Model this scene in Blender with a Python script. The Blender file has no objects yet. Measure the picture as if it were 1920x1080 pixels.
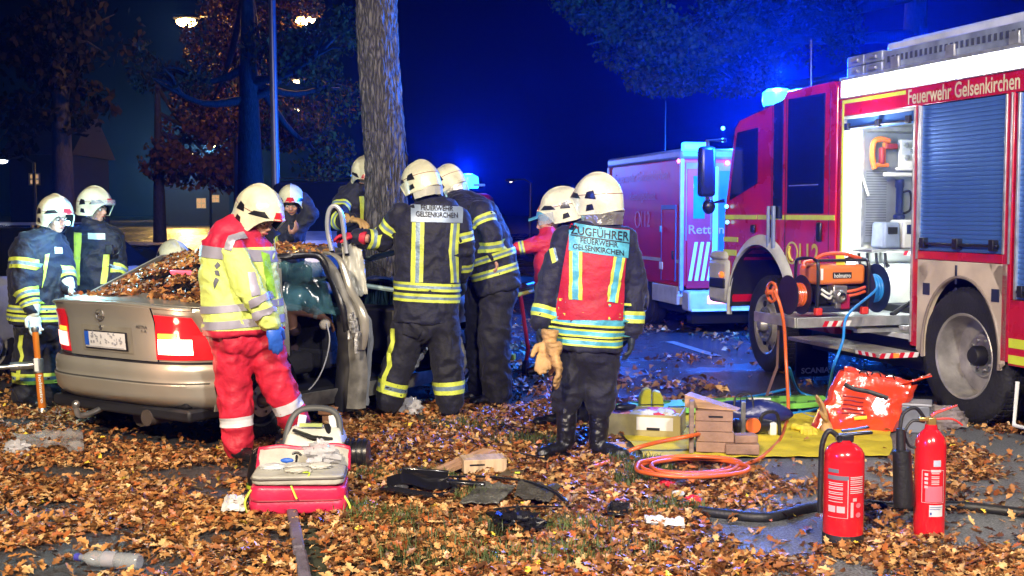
import bpy, bmesh, math, random
import numpy as np
from mathutils import Vector, Matrix, noise
from mathutils.bvhtree import BVHTree
random.seed(7); rng = np.random.default_rng(7)
scene = bpy.context.scene
COL = scene.collection
R = math.radians
V = Vector
# ---------------------------------------------------------------- camera
FPX = 2200.0; CAMH = 1.55; PITCH = math.atan(140/FPX)
cam_d = bpy.data.cameras.new('camera'); cam = bpy.data.objects.new('camera', cam_d); COL.objects.link(cam)
cam.location = (0, 0, CAMH); cam.rotation_euler = (math.pi/2 - PITCH, 0, 0)
cam_d.sensor_width = 36; cam_d.lens = FPX/1920*36; cam_d.clip_end = 900; cam_d.clip_start = .05
scene.camera = cam
# ---------------------------------------------------------------- night sky
w = bpy.data.worlds.new('World'); scene.world = w; w.use_nodes = True
nt = w.node_tree; bg = nt.nodes['Background']
sky = nt.nodes.new('ShaderNodeTexSky'); sky.sky_type = 'NISHITA'; sky.sun_disc = False
sky.sun_elevation = R(-4.5); sky.sun_rotation = R(60)
tint = nt.nodes.new('ShaderNodeMixRGB'); tint.blend_type = 'MULTIPLY'; tint.inputs[0].default_value = 1
tint.inputs[2].default_value = (.2, .3, 1.0, 1)
nt.links.new(sky.outputs[0], tint.inputs[1]); nt.links.new(tint.outputs[0], bg.inputs[0])
bg.inputs[1].default_value = .05
# ---------------------------------------------------------------- lamps
def lamp(kind, loc, energy, color, target=None, size=.3, spot=80, blend=.5):
    d = bpy.data.lights.new('light', kind); d.energy = energy; d.color = color
    if kind == 'SPOT': d.spot_size = R(spot); d.spot_blend = blend; d.shadow_soft_size = size
    elif kind == 'AREA': d.size = size
    else: d.shadow_soft_size = size
    o = bpy.data.objects.new('light', d); COL.objects.link(o); o.location = loc
    if target is not None: o.rotation_euler = (V(target) - V(loc)).to_track_quat('-Z', 'Y').to_euler()
    return o
# floodlights of the light mast behind the photographer, and a street lamp over the near kerb
lamp('SPOT', (-2.8, -2.6, 6.0), 7900, (1.0, .81, .57), (-.6, 8.2, -1.2), .3, 64, .45).name = 'floodlight'
lamp('SPOT', (2.6, -2.5, 6.5), 5700, (1.0, .92, .84), (2.2, 8, -1.0), .3, 62, .45).name = 'floodlight'
# blue spot added for an unseen vehicle's beacon, narrowed onto the shutter
lamp('SPOT', (-6.5, .5, 3.6), 1500, (.02, .12, 1.0), (3.7, 7.6, 1.7), .25, 36, .5).name = 'blue_shutter_spot'
scene.view_settings.view_transform = 'Standard'; scene.view_settings.look = 'None'
scene.view_settings.gamma = 1; scene.view_settings.exposure = 0
scene.render.engine = 'CYCLES'
scene.cycles.use_denoising = True
try: scene.cycles.denoiser = 'OPENIMAGEDENOISE'
except Exception: pass
scene.cycles.volume_bounces = 0; scene.cycles.max_bounces = 6; scene.cycles.transparent_max_bounces = 12
scene.cycles.sample_clamp_indirect = 4
# ---------------------------------------------------------------- projection helpers
def ray(u, v):
    x = (u-960)/FPX; z = (540-v)/FPX
    return V((x, math.cos(PITCH)+z*math.sin(PITCH), z*math.cos(PITCH)-math.sin(PITCH)))
def P(u, v, Y):
    r = ray(u, v); t = Y/r.y
    return V((t*r.x, Y, CAMH+t*r.z))
def G(u, v, z=0.0):
    r = ray(u, v); t = (z-CAMH)/r.z
    return V((t*r.x, t*r.y, z))
# ---------------------------------------------------------------- materials
MATS = {}
def mat(name, col, rough=.6, metal=0., var=.12, vscale=6., bump=0., bscale=40., emit=None, estr=0., alpha=None, trans=0., coat=0., col2=None, stretch=None, sheen=0., rvar=.1):
    if name in MATS: return MATS[name]
    m = bpy.data.materials.new(name); m.use_nodes = True; N = m.node_tree.nodes; L = m.node_tree.links
    b = N['Principled BSDF']; b.inputs['Roughness'].default_value = rough; b.inputs['Metallic'].default_value = metal
    c = tuple(col)+(1,)
    tc = N.new('ShaderNodeTexCoord'); mp = N.new('ShaderNodeMapping'); L.new(tc.outputs['Object'], mp.inputs[0])
    if stretch: mp.inputs['Scale'].default_value = stretch
    ns = N.new('ShaderNodeTexNoise'); ns.inputs['Scale'].default_value = vscale; ns.inputs['Detail'].default_value = 6
    L.new(mp.outputs[0], ns.inputs['Vector'])
    rp = N.new('ShaderNodeValToRGB'); e = rp.color_ramp.elements
    c2 = tuple(col2)+(1,) if col2 else tuple(max(0, x*(1-2.2*var)) for x in col)+(1,)
    e[0].position = .35; e[1].position = .62; e[0].color = c2; e[1].color = c
    L.new(ns.outputs[0], rp.inputs[0]); L.new(rp.outputs[0], b.inputs['Base Color'])
    if rvar:
        mr = N.new('ShaderNodeMapRange'); mr.inputs[3].default_value = max(.02, rough-rvar); mr.inputs[4].default_value = min(1, rough+rvar)
        L.new(ns.outputs[0], mr.inputs[0]); L.new(mr.outputs[0], b.inputs['Roughness'])
    if bump:
        n2 = N.new('ShaderNodeTexNoise'); n2.inputs['Scale'].default_value = bscale; n2.inputs['Detail'].default_value = 5
        L.new(mp.outputs[0], n2.inputs['Vector'])
        bp = N.new('ShaderNodeBump'); bp.inputs['Strength'].default_value = bump; bp.inputs['Distance'].default_value = .02
        L.new(n2.outputs[0], bp.inputs['Height']); L.new(bp.outputs[0], b.inputs['Normal'])
    if emit: b.inputs['Emission Color'].default_value = tuple(emit)+(1,); b.inputs['Emission Strength'].default_value = estr
    if alpha is not None: b.inputs['Alpha'].default_value = alpha
    if trans: b.inputs['Transmission Weight'].default_value = trans
    if coat: b.inputs['Coat Weight'].default_value = coat; b.inputs['Coat Roughness'].default_value = .08
    if sheen: b.inputs['Sheen Weight'].default_value = sheen
    MATS[name] = m; return m
navy = lambda: mat('navy aramid cloth', (.007, .009, .029), .72, bump=.6, bscale=22, var=.25, vscale=9, sheen=.06)
navyt = lambda: mat('dark trouser cloth', (.008, .009, .022), .75, bump=.7, bscale=18, var=.3, vscale=8, sheen=.05)
yel = lambda: mat('yellow reflective tape', (.62, .72, .09), .5, var=.12, vscale=14, bump=.3, bscale=60)
silv = lambda: mat('silver reflective tape', (.20, .30, .42), .4, metal=.2, var=.15, vscale=14, bump=.3, bscale=60)  # bluish tint of the beacon light is put into the silver
blk = lambda: mat('black rubber', (.012, .012, .014), .5, var=.2, bump=.2, bscale=60)
blkp = lambda: mat('black plastic', (.014, .014, .018), .32, var=.2, bump=.1)
leather = lambda: mat('black leather', (.010, .010, .013), .33, bump=.5, bscale=30, var=.2)
helm = lambda: mat('cream helmet lacquer', (.74, .73, .52), .30, var=.05, vscale=7, coat=.3, col2=(.50, .49, .36), bump=.25, bscale=25, rvar=.15)
skin = lambda: mat('skin', (.52, .27, .19), .5, var=.12, vscale=20, bump=.1, bscale=80)
white = lambda: mat('white plastic', (.74, .76, .74), .4, var=.08)
steel = lambda: mat('brushed steel', (.5, .5, .5), .32, metal=.9, var=.15, vscale=12)
alu = lambda: mat('aluminium', (.55, .57, .58), .4, metal=.7, var=.15, vscale=10, bump=.1)
redm = lambda: mat('red enamel', (.62, .012, .02), .22, coat=.5, var=.08, rvar=.04)
glassd = lambda: mat('dark glass', (.006, .008, .014), .06, var=0, coat=.3, rvar=.02)
# ---------------------------------------------------------------- mesh builder
def frame_from(z, hint=V((0, 0, 1))):
    z = z.normalized()
    if abs(z.dot(hint)) > .98: hint = V((0, 1, 0)) if abs(z.y) < .9 else V((1, 0, 0))
    x = hint.cross(z).normalized(); y = z.cross(x)
    return Matrix((x, y, z)).transposed()
def rotz(a): return Matrix.Rotation(a, 3, 'Z')
def eul(x, y, z):
    from mathutils import Euler
    return Euler((R(x), R(y), R(z))).to_matrix()
class MB:
    def __init__(s): s.v = []; s.f = []; s.m = []
    def add(s, vs, fs, mi=0):
        b = len(s.v); s.v += [tuple(q) for q in vs]
        s.f += [tuple(b+i for i in f) for f in fs]; s.m += [mi]*len(fs); return s
    def box(s, c, size, rot=None, mi=0, taper=None):
        c = V(c); hx, hy, hz = size[0]/2, size[1]/2, size[2]/2; vs = []
        for z in (-1, 1):
            t = 1 if (taper is None or z < 0) else taper
            for x, y in ((-1, -1), (1, -1), (1, 1), (-1, 1)):
                q = V((x*hx*t, y*hy*t, z*hz)); vs.append(c+(rot @ q if rot else q))
        return s.add(vs, [(3, 2, 1, 0), (4, 5, 6, 7), (0, 1, 5, 4), (1, 2, 6, 5), (2, 3, 7, 6), (3, 0, 4, 7)], mi)
    def tube(s, pts, r, n=10, mi=0, cap=True, flat=1.0, closed=False, hint=V((0, 0, 1))):
        pts = [V(p) for p in pts]; k = len(pts)
        rs = r if isinstance(r, (list, tuple)) else [r]*k
        vs = []; x = None
        for i, p in enumerate(pts):
            if closed: t = pts[(i+1) % k]-pts[i-1]
            else: t = pts[min(i+1, k-1)]-pts[max(i-1, 0)]
            if t.length < 1e-9: t = V((0, 0, 1))
            t.normalize()
            if x is None: M = frame_from(t, hint); x = M.col[0].copy()
            x = x-t*x.dot(t)
            if x.length < 1e-6: x = frame_from(t).col[0].copy()
            x.normalize(); y = t.cross(x)
            for j in range(n):
                a = 2*math.pi*j/n; vs.append(p+(x*math.cos(a)+y*math.sin(a)*flat)*rs[i])
        fs = []
        for i in range(k if closed else k-1):
            for j in range(n):
                a = i*n+j; b = i*n+(j+1) % n; c = ((i+1) % k)*n; fs.append((a, b, c+(j+1) % n, c+j))
        if cap and not closed: fs += [tuple(reversed(range(n))), tuple(range((k-1)*n, k*n))]
        return s.add(vs, fs, mi)
    def lathe(s, prof, c=(0, 0, 0), M=None, n=24, mi=0, arc=None):
        c = V(c); vs = []; fs = []; k = len(prof)
        full = arc is None; a0, a1 = (0, 2*math.pi) if full else arc
        m = n if full else n+1
        for r, z in prof:
            for j in range(m):
                a = a0+(a1-a0)*j/n; q = V((r*math.cos(a), r*math.sin(a), z)); vs.append(c+(M @ q if M else q))
        for i in range(k-1):
            for j in range(n):
                a = i*m+j; b = i*m+(j+1) % m; fs.append((a, b, b+m, a+m))
        return s.add(vs, fs, mi)
    def prism(s, poly, h, M=None, c=(0, 0, 0), mi=0):
        c = V(c); n = len(poly); vs = []
        for z in (0, h):
            for x, y in poly:
                q = V((x, y, z)); vs.append(c+(M @ q if M else q))
        fs = [tuple(reversed(range(n))), tuple(range(n, 2*n))]+[(i, (i+1) % n, n+(i+1) % n, n+i) for i in range(n)]
        return s.add(vs, fs, mi)
    def ell(s, c, r, M=None, nu=14, nv=9, mi=0):
        c = V(c); r = r if isinstance(r, (tuple, list)) else (r, r, r); vs = []
        for i in range(nv+1):
            th = math.pi*i/nv
            for j in range(nu):
                a = 2*math.pi*j/nu; q = V((r[0]*math.sin(th)*math.cos(a), r[1]*math.sin(th)*math.sin(a), r[2]*math.cos(th)))
                vs.append(c+(M @ q if M else q))
        fs = [(i*nu+j, (i+1)*nu+j, (i+1)*nu+(j+1) % nu, i*nu+(j+1) % nu) for i in range(nv) for j in range(nu)]
        return s.add(vs, fs, mi)
    def grid(s, fn, nu, nv, mi=0, thick=0., mifn=None):
        vs = [V(fn(i/nu, j/nv)) for j in range(nv+1) for i in range(nu+1)]
        fs = [(j*(nu+1)+i, j*(nu+1)+i+1, (j+1)*(nu+1)+i+1, (j+1)*(nu+1)+i) for j in range(nv) for i in range(nu)]
        if thick:
            W = nu+1; ns = []
            for j in range(nv+1):
                for i in range(nu+1):
                    a = vs[j*W+min(i+1, nu)]-vs[j*W+max(i-1, 0)]; b = vs[min(j+1, nv)*W+i]-vs[max(j-1, 0)*W+i]
                    q = a.cross(b); ns.append(q.normalized() if q.length > 1e-12 else V((0, 0, 1)))
            b0 = len(vs); vs2 = vs+[vs[k]-ns[k]*thick for k in range(len(vs))]
            f2 = [tuple(b0+k for k in reversed(f)) for f in fs]
            rim = [i for i in range(W)]+[j*W+nu for j in range(1, nv+1)]+[nv*W+i for i in range(nu-1, -1, -1)]+[j*W for j in range(nv-1, 0, -1)]
            side = [(rim[k], b0+rim[k], b0+rim[(k+1) % len(rim)], rim[(k+1) % len(rim)]) for k in range(len(rim))]
            s.add(vs2, fs+f2+side, mi)
        else: s.add(vs, fs, mi)
        return s
    def build(s, name, mats, parent=None, smooth=35, bevel=0., label=None, M=None, sub=0):
        me = bpy.data.meshes.new(name)
        vs = s.v if M is None else [tuple(M @ V(q)) for q in s.v]
        me.from_pydata(vs, [], s.f); me.validate(); 
        mats = mats if isinstance(mats, (list, tuple)) else [mats]
        for m in mats: me.materials.append(m() if callable(m) else m)
        if len(mats) > 1 and len(me.polygons) == len(s.m): me.polygons.foreach_set('material_index', s.m)
        return link(name, me, parent, smooth, bevel, label, sub)
def link(name, me, parent=None, smooth=35, bevel=0., label=None, sub=0):
    if smooth:
        me.shade_smooth()
        if smooth < 180: me.set_sharp_from_angle(angle=R(smooth))
    o = bpy.data.objects.new(name, me); COL.objects.link(o)
    if parent: o.parent = parent
    if bevel:
        b = o.modifiers.new('b', 'BEVEL'); b.width = bevel; b.segments = 2; b.limit_method = 'ANGLE'; b.angle_limit = R(40); b.harden_normals = False
    if sub: q = o.modifiers.new('s', 'SUBSURF'); q.levels = sub; q.render_levels = sub
    if label: o['label'] = label
    return o
def thing(name, label, cat, loc=(0, 0, 0), rz=0., group=None):
    o = bpy.data.objects.new(name, None); COL.objects.link(o); o.location = loc; o.rotation_euler = (0, 0, rz)
    o['label'] = label; o['category'] = cat; o.empty_display_size = .1
    if group: o['group'] = group
    return o
def tag(o, label=None, cat=None, group=None, kind=None):
    if label: o['label'] = label
    if cat: o['category'] = cat
    if group: o['group'] = group
    if kind: o['kind'] = kind
    return o
def dup_tree(root, loc, rz=None, label=None):
    r = root.copy(); COL.objects.link(r); r.location = loc
    if rz is not None: r.rotation_euler = (0, 0, rz)
    if label: r['label'] = label
    for ch in list(root.children):
        c = ch.copy(); COL.objects.link(c); c.parent = r
        for g in list(ch.children):
            d = g.copy(); COL.objects.link(d); d.parent = c
    return r
def catmull(pts, n=8, closed=False):
    pts = [V(p) for p in pts]; k = len(pts); out = []
    rngk = range(k) if closed else range(k-1)
    for i in rngk:
        if closed: a, b, c, d = pts[i-1], pts[i], pts[(i+1) % k], pts[(i+2) % k]
        else: a, b, c, d = pts[max(i-1, 0)], pts[i], pts[i+1], pts[min(i+2, k-1)]
        for j in range(n):
            t = j/n; out.append(.5*((2*b)+(c-a)*t+(2*a-5*b+4*c-d)*t*t+(3*b-a-3*c+d)*t**3))
    if not closed: out.append(pts[-1])
    return out
_tc = {}
def text_mesh(txt, bold=0.0):
    key = (txt, bold)
    if key in _tc: return _tc[key]
    c = bpy.data.curves.new('t', 'FONT'); c.body = txt; c.size = 1; c.offset = bold; c.resolution_u = 3
    o = bpy.data.objects.new('t', c); COL.objects.link(o)
    dg = bpy.context.evaluated_depsgraph_get(); me = bpy.data.meshes.new_from_object(o.evaluated_get(dg))
    vs = [V(v.co) for v in me.vertices]; fs = [tuple(p.vertices) for p in me.polygons]
    bpy.data.objects.remove(o); bpy.data.meshes.remove(me); bpy.data.curves.remove(c)
    x0 = min(v.x for v in vs); x1 = max(v.x for v in vs); y0 = min(v.y for v in vs); y1 = max(v.y for v in vs)
    vs = [((v.x-x0)/(x1-x0), (v.y-y0)/(y1-y0)) for v in vs]
    _tc[key] = (vs, fs, (x1-x0)/(y1-y0)); return _tc[key]
def text3(mb, txt, o, right, up, wdt, hgt, mi=0, bold=.01, off=0., italic=0.):
    """flat lettering filling the box o + right*wdt x up*hgt"""
    vs, fs, _ = text_mesh(txt, bold); o = V(o); right = V(right).normalized(); up = V(up).normalized(); n = right.cross(up)
    mb.add([o+right*(x*wdt+italic*y*hgt)+up*(y*hgt)+n*off for x, y in vs], fs, mi)
def project(bvh, u, v, off=.005, last=None):
    o = V((0, 0, CAMH)); d = ray(u, v).normalized(); h, n, i, dist = bvh.ray_cast(o, d)
    if h is None:
        t = (last-o).length if last is not None else 9.; q = o+d*t
        h, n, i, dist = bvh.find_nearest(q)
    if n.dot(d) > 0: n = -n
    return h+n*off
def pdecal(mb, bvh, quad, off=.006, nx=10, ny=4, mi=0):
    """surface patch whose corners are given as seen in the photograph, laid on the real surface"""
    (a, b, c, d) = quad; last = [None]; vs = []
    for j in range(ny+1):
        for i in range(nx+1):
            s, t = i/nx, j/ny
            u = (a[0]*(1-s)+b[0]*s)*(1-t)+(d[0]*(1-s)+c[0]*s)*t; v = (a[1]*(1-s)+b[1]*s)*(1-t)+(d[1]*(1-s)+c[1]*s)*t
            q = project(bvh, u, v, off, last[0]); last[0] = q; vs.append(q)
    W = nx+1
    mb.add(vs, [(j*W+i, (j+1)*W+i, (j+1)*W+i+1, j*W+i+1) for j in range(ny) for i in range(nx)], mi)
def ptext(mb, bvh, txt, quad, off=.010, mi=0, bold=.012):
    vs, fs, _ = text_mesh(txt, bold); (a, b, c, d) = quad; out = []; last = None
    for s, t in vs:
        t = 1-t
        u = (a[0]*(1-s)+b[0]*s)*(1-t)+(d[0]*(1-s)+c[0]*s)*t; v = (a[1]*(1-s)+b[1]*s)*(1-t)+(d[1]*(1-s)+c[1]*s)*t
        last = project(bvh, u, v, off, last); out.append(last)
    mb.add(out, fs, mi)
def remesh(mb, voxel, smooth=2):
    me = bpy.data.meshes.new('tmp'); me.from_pydata(mb.v, [], mb.f)
    bm = bmesh.new(); bm.from_mesh(me); bmesh.ops.recalc_face_normals(bm, faces=bm.faces[:]); bm.to_mesh(me); bm.free()
    o = bpy.data.objects.new('tmp', me); COL.objects.link(o)
    r = o.modifiers.new('r', 'REMESH'); r.mode = 'VOXEL'; r.voxel_size = voxel; r.adaptivity = 0
    dg = bpy.context.evaluated_depsgraph_get(); out = bpy.data.meshes.new_from_object(o.evaluated_get(dg))
    bpy.data.objects.remove(o); bpy.data.meshes.remove(me)
    bm = bmesh.new(); bm.from_mesh(out)
    for _ in range(smooth): bmesh.ops.smooth_vert(bm, verts=bm.verts[:], factor=.5, use_axis_x=True, use_axis_y=True, use_axis_z=True)
    bm.to_mesh(out); bm.free(); return out
def to_px(p):
    d = p-V((0, 0, CAMH)); c, s_ = math.cos(PITCH), math.sin(PITCH); f = d.y*c-d.z*s_; u_ = d.y*s_+d.z*c
    return 960+FPX*d.x/f, 540-FPX*u_/f
def wrinkle(me, amp, sc, seed=0., zs=1.6, flat=None):
    me.calc_loop_triangles(); ns = [V(v.normal) for v in me.vertices]; off = V((seed, seed*1.7, seed*.3))
    for v, n in zip(me.vertices, ns):
        p = V((v.co.x*sc, v.co.y*sc, v.co.z*sc*zs))+off
        q = p+noise.noise_vector(p*.6)*.9
        a = 1-2*abs(noise.noise(q)); b = noise.noise(q*2.3+off)
        w_ = 1.
        if flat:
            pu, pv_ = to_px(v.co)
            dx = max(flat[0]-pu, pu-flat[2], 0); dy = max(flat[1]-pv_, pv_-flat[3], 0); w_ = min(1, .08+math.hypot(dx, dy)/25)
        v.co = v.co+n*(amp*(a*.8+b*.45)-amp*.2)*w_
    me.update()
def bvh_of(me): return BVHTree.FromPolygons([v.co.copy() for v in me.vertices], [tuple(p.vertices) for p in me.polygons])
# ================================================================ people
def limb(mb, js, n=14):
    """js: list of (point, radius): closed tapered tube with ball joints"""
    for (a, ra), (b, rb) in zip(js[:-1], js[1:]):
        k = 3; mb.tube([a.lerp(b, i/k) for i in range(k+1)], [ra+(rb-ra)*i/k for i in range(k+1)], n)
    for a, ra in js[1:-1]: mb.ell(a, ra*1.0, nu=12, nv=8)
    mb.ell(js[0][0], js[0][1]*.98, nu=12, nv=8); mb.ell(js[-1][0], js[-1][1]*.9, nu=12, nv=8)
def torso_loft(mb, st, n=24):
    """st: list of (centre, lateral unit vector, depth unit vector, rx, ry) from the neck to the hem"""
    vs = []
    for c, l, d, rx, ry in st:
        for j in range(n):
            a = 2*math.pi*j/n; ca, sa = math.cos(a), math.sin(a)
            ex = .82
            vs.append(c+l*(rx*math.copysign(abs(ca)**ex, ca))+d*(ry*math.copysign(abs(sa)**ex, sa)))
    k = len(st); fs = [(i*n+j, (i+1)*n+j, (i+1)*n+(j+1) % n, i*n+(j+1) % n) for i in range(k-1) for j in range(n)]
    fs += [tuple(range(n)), tuple(reversed(range((k-1)*n, k*n)))]
    mb.add(vs, fs)
def hand(mb, wr, d, pn, side=1, s=1.0, curl=.5, gl=0.):
    """wr wrist point, d finger direction, pn palm normal (towards the grip), five bent fingers"""
    d = d.normalized(); pn = (pn-d*pn.dot(d)).normalized(); x = d.cross(pn)*side
    pc = wr+d*.048*s
    mb.ell(pc, ((.042+gl)*s, (.050+gl)*s, (.018+gl)*s), Matrix((x, d, pn)).transposed(), 12, 8)
    mb.ell(wr, (.030*s, .030*s, .024*s), Matrix((x, d, pn)).transposed(), 10, 6)
    L = (.072, .082, .076, .060)
    for i in range(4):
        b = wr+d*(.082-.006*abs(i-1.2))*s+x*(.030-.020*i)*s
        r = (.0098-.0006*(i == 3)+gl*.6)*s; ang = curl*(.5+.1*i); p = b; pts = [wr+d*.055*s+x*(.026-.017*i)*s, b]
        for k, f in enumerate((.42, .32, .26)):
            ang2 = ang*(k+1)*.75; v = d*math.cos(ang2)+pn*math.sin(ang2); p = p+v*L[i]*s*f*1.05; pts.append(p)
        mb.tube(pts, [r*1.05, r*1.08, r, r*.95, r*.8], 8); mb.ell(pts[-1], r*.8, nu=8, nv=5)
    b = wr+d*.022*s+x*.030*s; v1 = (d*.6+x*.75+pn*.35).normalized(); v2 = (d*.85+x*.25+pn*(.3+.5*curl)).normalized()
    p1 = b+v1*.034*s; p2 = p1+v2*.030*s; p3 = p2+v2*.024*s; r = (.012+gl*.6)*s
    mb.tube([wr+d*.02*s+x*.012*s, b, p1, p2, p3], [r, r*1.1, r, r*.92, r*.75], 8); mb.ell(p3, r*.75, nu=8, nv=5)
def head_prims(mb, c, Mh, s=1.0):
    """Mh columns: right, forward, up. c = head centre at eye level"""
    def q(x, y, z): return c+Mh @ V((x*s, y*s, z*s))
    mb.ell(q(0, -.012, .028), (.077*s, .096*s, .092*s), Mh, 18, 12)
    mb.ell(q(0, .030, -.030), (.060*s, .060*s, .072*s), Mh, 16, 10)
    mb.ell(q(0, .048, -.078), (.036*s, .036*s, .030*s), Mh, 12, 8)
    mb.ell(q(0, .082, .012), (.052*s, .016*s, .014*s), Mh, 12, 8)
    mb.tube([q(0, .086, .008), q(0, .104, -.022), q(0, .108, -.034)], [.009*s, .013*s, .014*s], 8)
    mb.ell(q(0, .100, -.037), (.020*s, .012*s, .009*s), Mh, 10, 6)
    mb.ell(q(0, .086, -.062), (.026*s, .012*s, .008*s), Mh, 10, 6)
    for sx in (-1, 1):
        mb.ell(q(.038*sx, .066, -.028), (.024*s, .020*s, .022*s), Mh, 10, 6)
        mb.ell(q(.078*sx, -.004, -.008), (.010*s, .022*s, .032*s), Mh, 10, 6)
def head_features(c, Mh, parent, org, s=1.0, beard=False):
    def q(x, y, z): return c+Mh @ V((x*s, y*s, z*s))-org
    mm = [mat('eye white', (.6, .6, .58), .3, var=0), mat('dark iris', (.01, .008, .006), .2, var=0)]
    for sx in (-1, 1):
        m = MB(); m.ell(q(.031*sx, .081, -.002), .0115*s, None, 10, 6, 0); m.ell(q(.031*sx, .0885, -.003), .0062*s, None, 8, 5, 1)
        m.build('eye', mm, parent)
        m = MB(); m.tube([q(.014*sx, .100, .016), q(.032*sx, .0975, .022), q(.050*sx, .084, .015)], [.003*s, .0045*s, .002*s], 6)
        m.build('eyebrow', mat('brown hair', (.03, .018, .01), .7), parent)
    m = MB(); m.tube([q(-.024, .088, -.062), q(-.010, .0985, -.060), q(0, .0995, -.062), q(.010, .0985, -.060), q(.024, .088, -.062)], [.002*s, .005*s, .0055*s, .005*s, .002*s], 6)
    m.build('mouth', mat('lips', (.30, .07, .06), .45), parent)
def helmet_fn(c, Mh, s, org):
    ax, ay, az = .128*s, .158*s, .150*s
    def e0(a):  # lower edge elevation; a = 0 in front
        f = math.cos(a)
        if f > .45: return .12-.55*((1-f)/.55)**1.5
        return -.50 if f > -.55 else -.50+.10*((-f-.55)/.45)
    def fn(i, j):
        a = 2*math.pi*i; lo = e0(a); e = lo+(math.pi/2-lo)*(1-(1-j)**1.0)
        ce = math.cos(e) if e > 0 else 1.0-.10*e*e
        sa, ca = math.sin(a), math.cos(a)
        k = max(0, ca)**3; low = max(0, 1-j*5)
        crest = .010*s*math.exp(-(sa/.22)**2)*min(1, j*2.2)
        x = ax*sa*ce; y = ay*ca*ce+.022*s*k*low+crest*ca*ce; z = az*math.sin(e) if e > 0 else .19*s*e
        z += crest*math.sin(max(e, 0))
        if ca < -.3: z += -.0*s; y -= .012*s*(-ca-.3)*max(0, 1-j*2)
        return c+Mh @ V((x, y, z+.030*s))-org
    return fn
def helmet(parent, c, look, up, org, s=1.0, visor=None, curtain=None, badge=True, dots=True):
    f = look.normalized(); r = f.cross(up).normalized(); u = r.cross(f); Mh = Matrix((r, f, u)).transposed()
    fn = helmet_fn(c, Mh, s, org)
    m = MB(); m.grid(fn, 44, 16, thick=-.0)
    rim = [fn(i/44, 0) for i in range(44)]; m.tube(rim, .0055*s, 8, closed=True)
    inner = MB()
    me = bpy.data.meshes.new('helmet'); me.from_pydata([tuple(q) for q in m.v], [], m.f); bv = bvh_of(me); bpy.data.meshes.remove(me)
    sh = m.build('helmet_shell', helm(), parent, 60)
    inner.grid(lambda i, j: (lambda q: (c-org)+(q-(c-org))*.955)(fn(i, j)), 28, 8); inner.build('helmet_lining', mat('black lining', (.008, .008, .010), .9), parent, 60)
    L = lambda x, y, z: c-org+Mh @ V((x*s, y*s, z*s))
    def patch(pts, mi_mat, name, nx=6, ny=5, off=.003):
        # pts: corners as (azimuth deg, height) cast from outside onto the shell
        mb = MB(); a, b, cc, d = pts; vs = []
        for j in range(ny+1):
            for i in range(nx+1):
                S, T = i/nx, j/ny
                az = (a[0]*(1-S)+b[0]*S)*(1-T)+(d[0]*(1-S)+cc[0]*S)*T; h = (a[1]*(1-S)+b[1]*S)*(1-T)+(d[1]*(1-S)+cc[1]*S)*T
                dr = Mh @ V((math.sin(R(az)), math.cos(R(az)), 0)); o = L(0, 0, h)+dr*.4
                hit, n, _, _ = bv.ray_cast(o, -dr)
                if hit is None: hit, n, _, _ = bv.find_nearest(o-dr*.26)
                vs.append(hit+dr*off*s)
        W = nx+1; mb.add(vs, [(j*W+i, j*W+i+1, (j+1)*W+i+1, (j+1)*W+i) for j in range(ny) for i in range(nx)])
        mb.build(name, mi_mat, parent, 60)
    bm_ = mat('black helmet trim', (.012, .012, .015), .3)
    if dots:
        for sx in (-1, 1):
            patch([(118*sx, .020), (86*sx, .030), (92*sx, .066), (112*sx, .074)], bm_, 'vent_cover')
            patch([(112*sx, -.040), (88*sx, -.046), (92*sx, -.010), (108*sx, -.006)], bm_, 'ear_cover')
            patch([(22*sx, .046), (72*sx, .030), (60*sx, .062), (34*sx, .074)], bm_, 'visor_mount')
    if badge: patch([(-16, .045), (16, .045), (10, .085), (-10, .085)], mat('red badge', (.6, .02, .03), .35), 'badge')
    if visor:
        mv = MB(); t0, t1 = visor  # height range of the visor
        mv.grid(lambda i, j: L(.132*math.sin(R(-75+150*i)), .165*math.cos(R(-75+150*i))*(1+.06*j)+.02, t1+(t0-t1)*j), 16, 4, thick=.003)
        mv.build('visor', mat('clear visor', (.5, .55, .6), .08, var=0, alpha=.28, coat=.4), parent, 60)
    if curtain:
        mc = MB(); a0, a1, ln, cm = curtain
        def cf(i, j):
            a = R(a0+(a1-a0)*i); w = 1+.04*math.sin(i*34)*j
            return L(.124*math.sin(a)*(1-.06*j)*w, .160*math.cos(a)*(1-.12*j)*w-.006, -.058-ln*j)
        mc.grid(cf, 30, 6, thick=.004); mc.build('neck_curtain', cm, parent, 80)
    # raised crown band and the seam line round the shell
    ml = MB(); sl = []
    for q in range(41):
        az_ = R(-150+300*q/40)+math.pi; dr = Mh @ V((math.sin(az_), math.cos(az_), 0)); o = L(0, 0, .050)+dr*.4; hit, n_, _, _ = bv.ray_cast(o, -dr)
        if hit is not None: sl.append(hit+dr*.0005)
    if len(sl) > 3: ml.tube(sl, .0022*s, 6); ml.build('shell_seam', mat('dark red seam', (.20, .02, .02), .5), parent)
    # chin strap
    ms = MB(); ms.tube(catmull([L(-.105, .0, -.05), L(-.075, .035, -.10), L(0, .06, -.128), L(.075, .035, -.10), L(.105, .0, -.05)], 5), .006*s, 6, flat=.5)
    ms.build('chin_strap', bm_, parent)
    return bv
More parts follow.
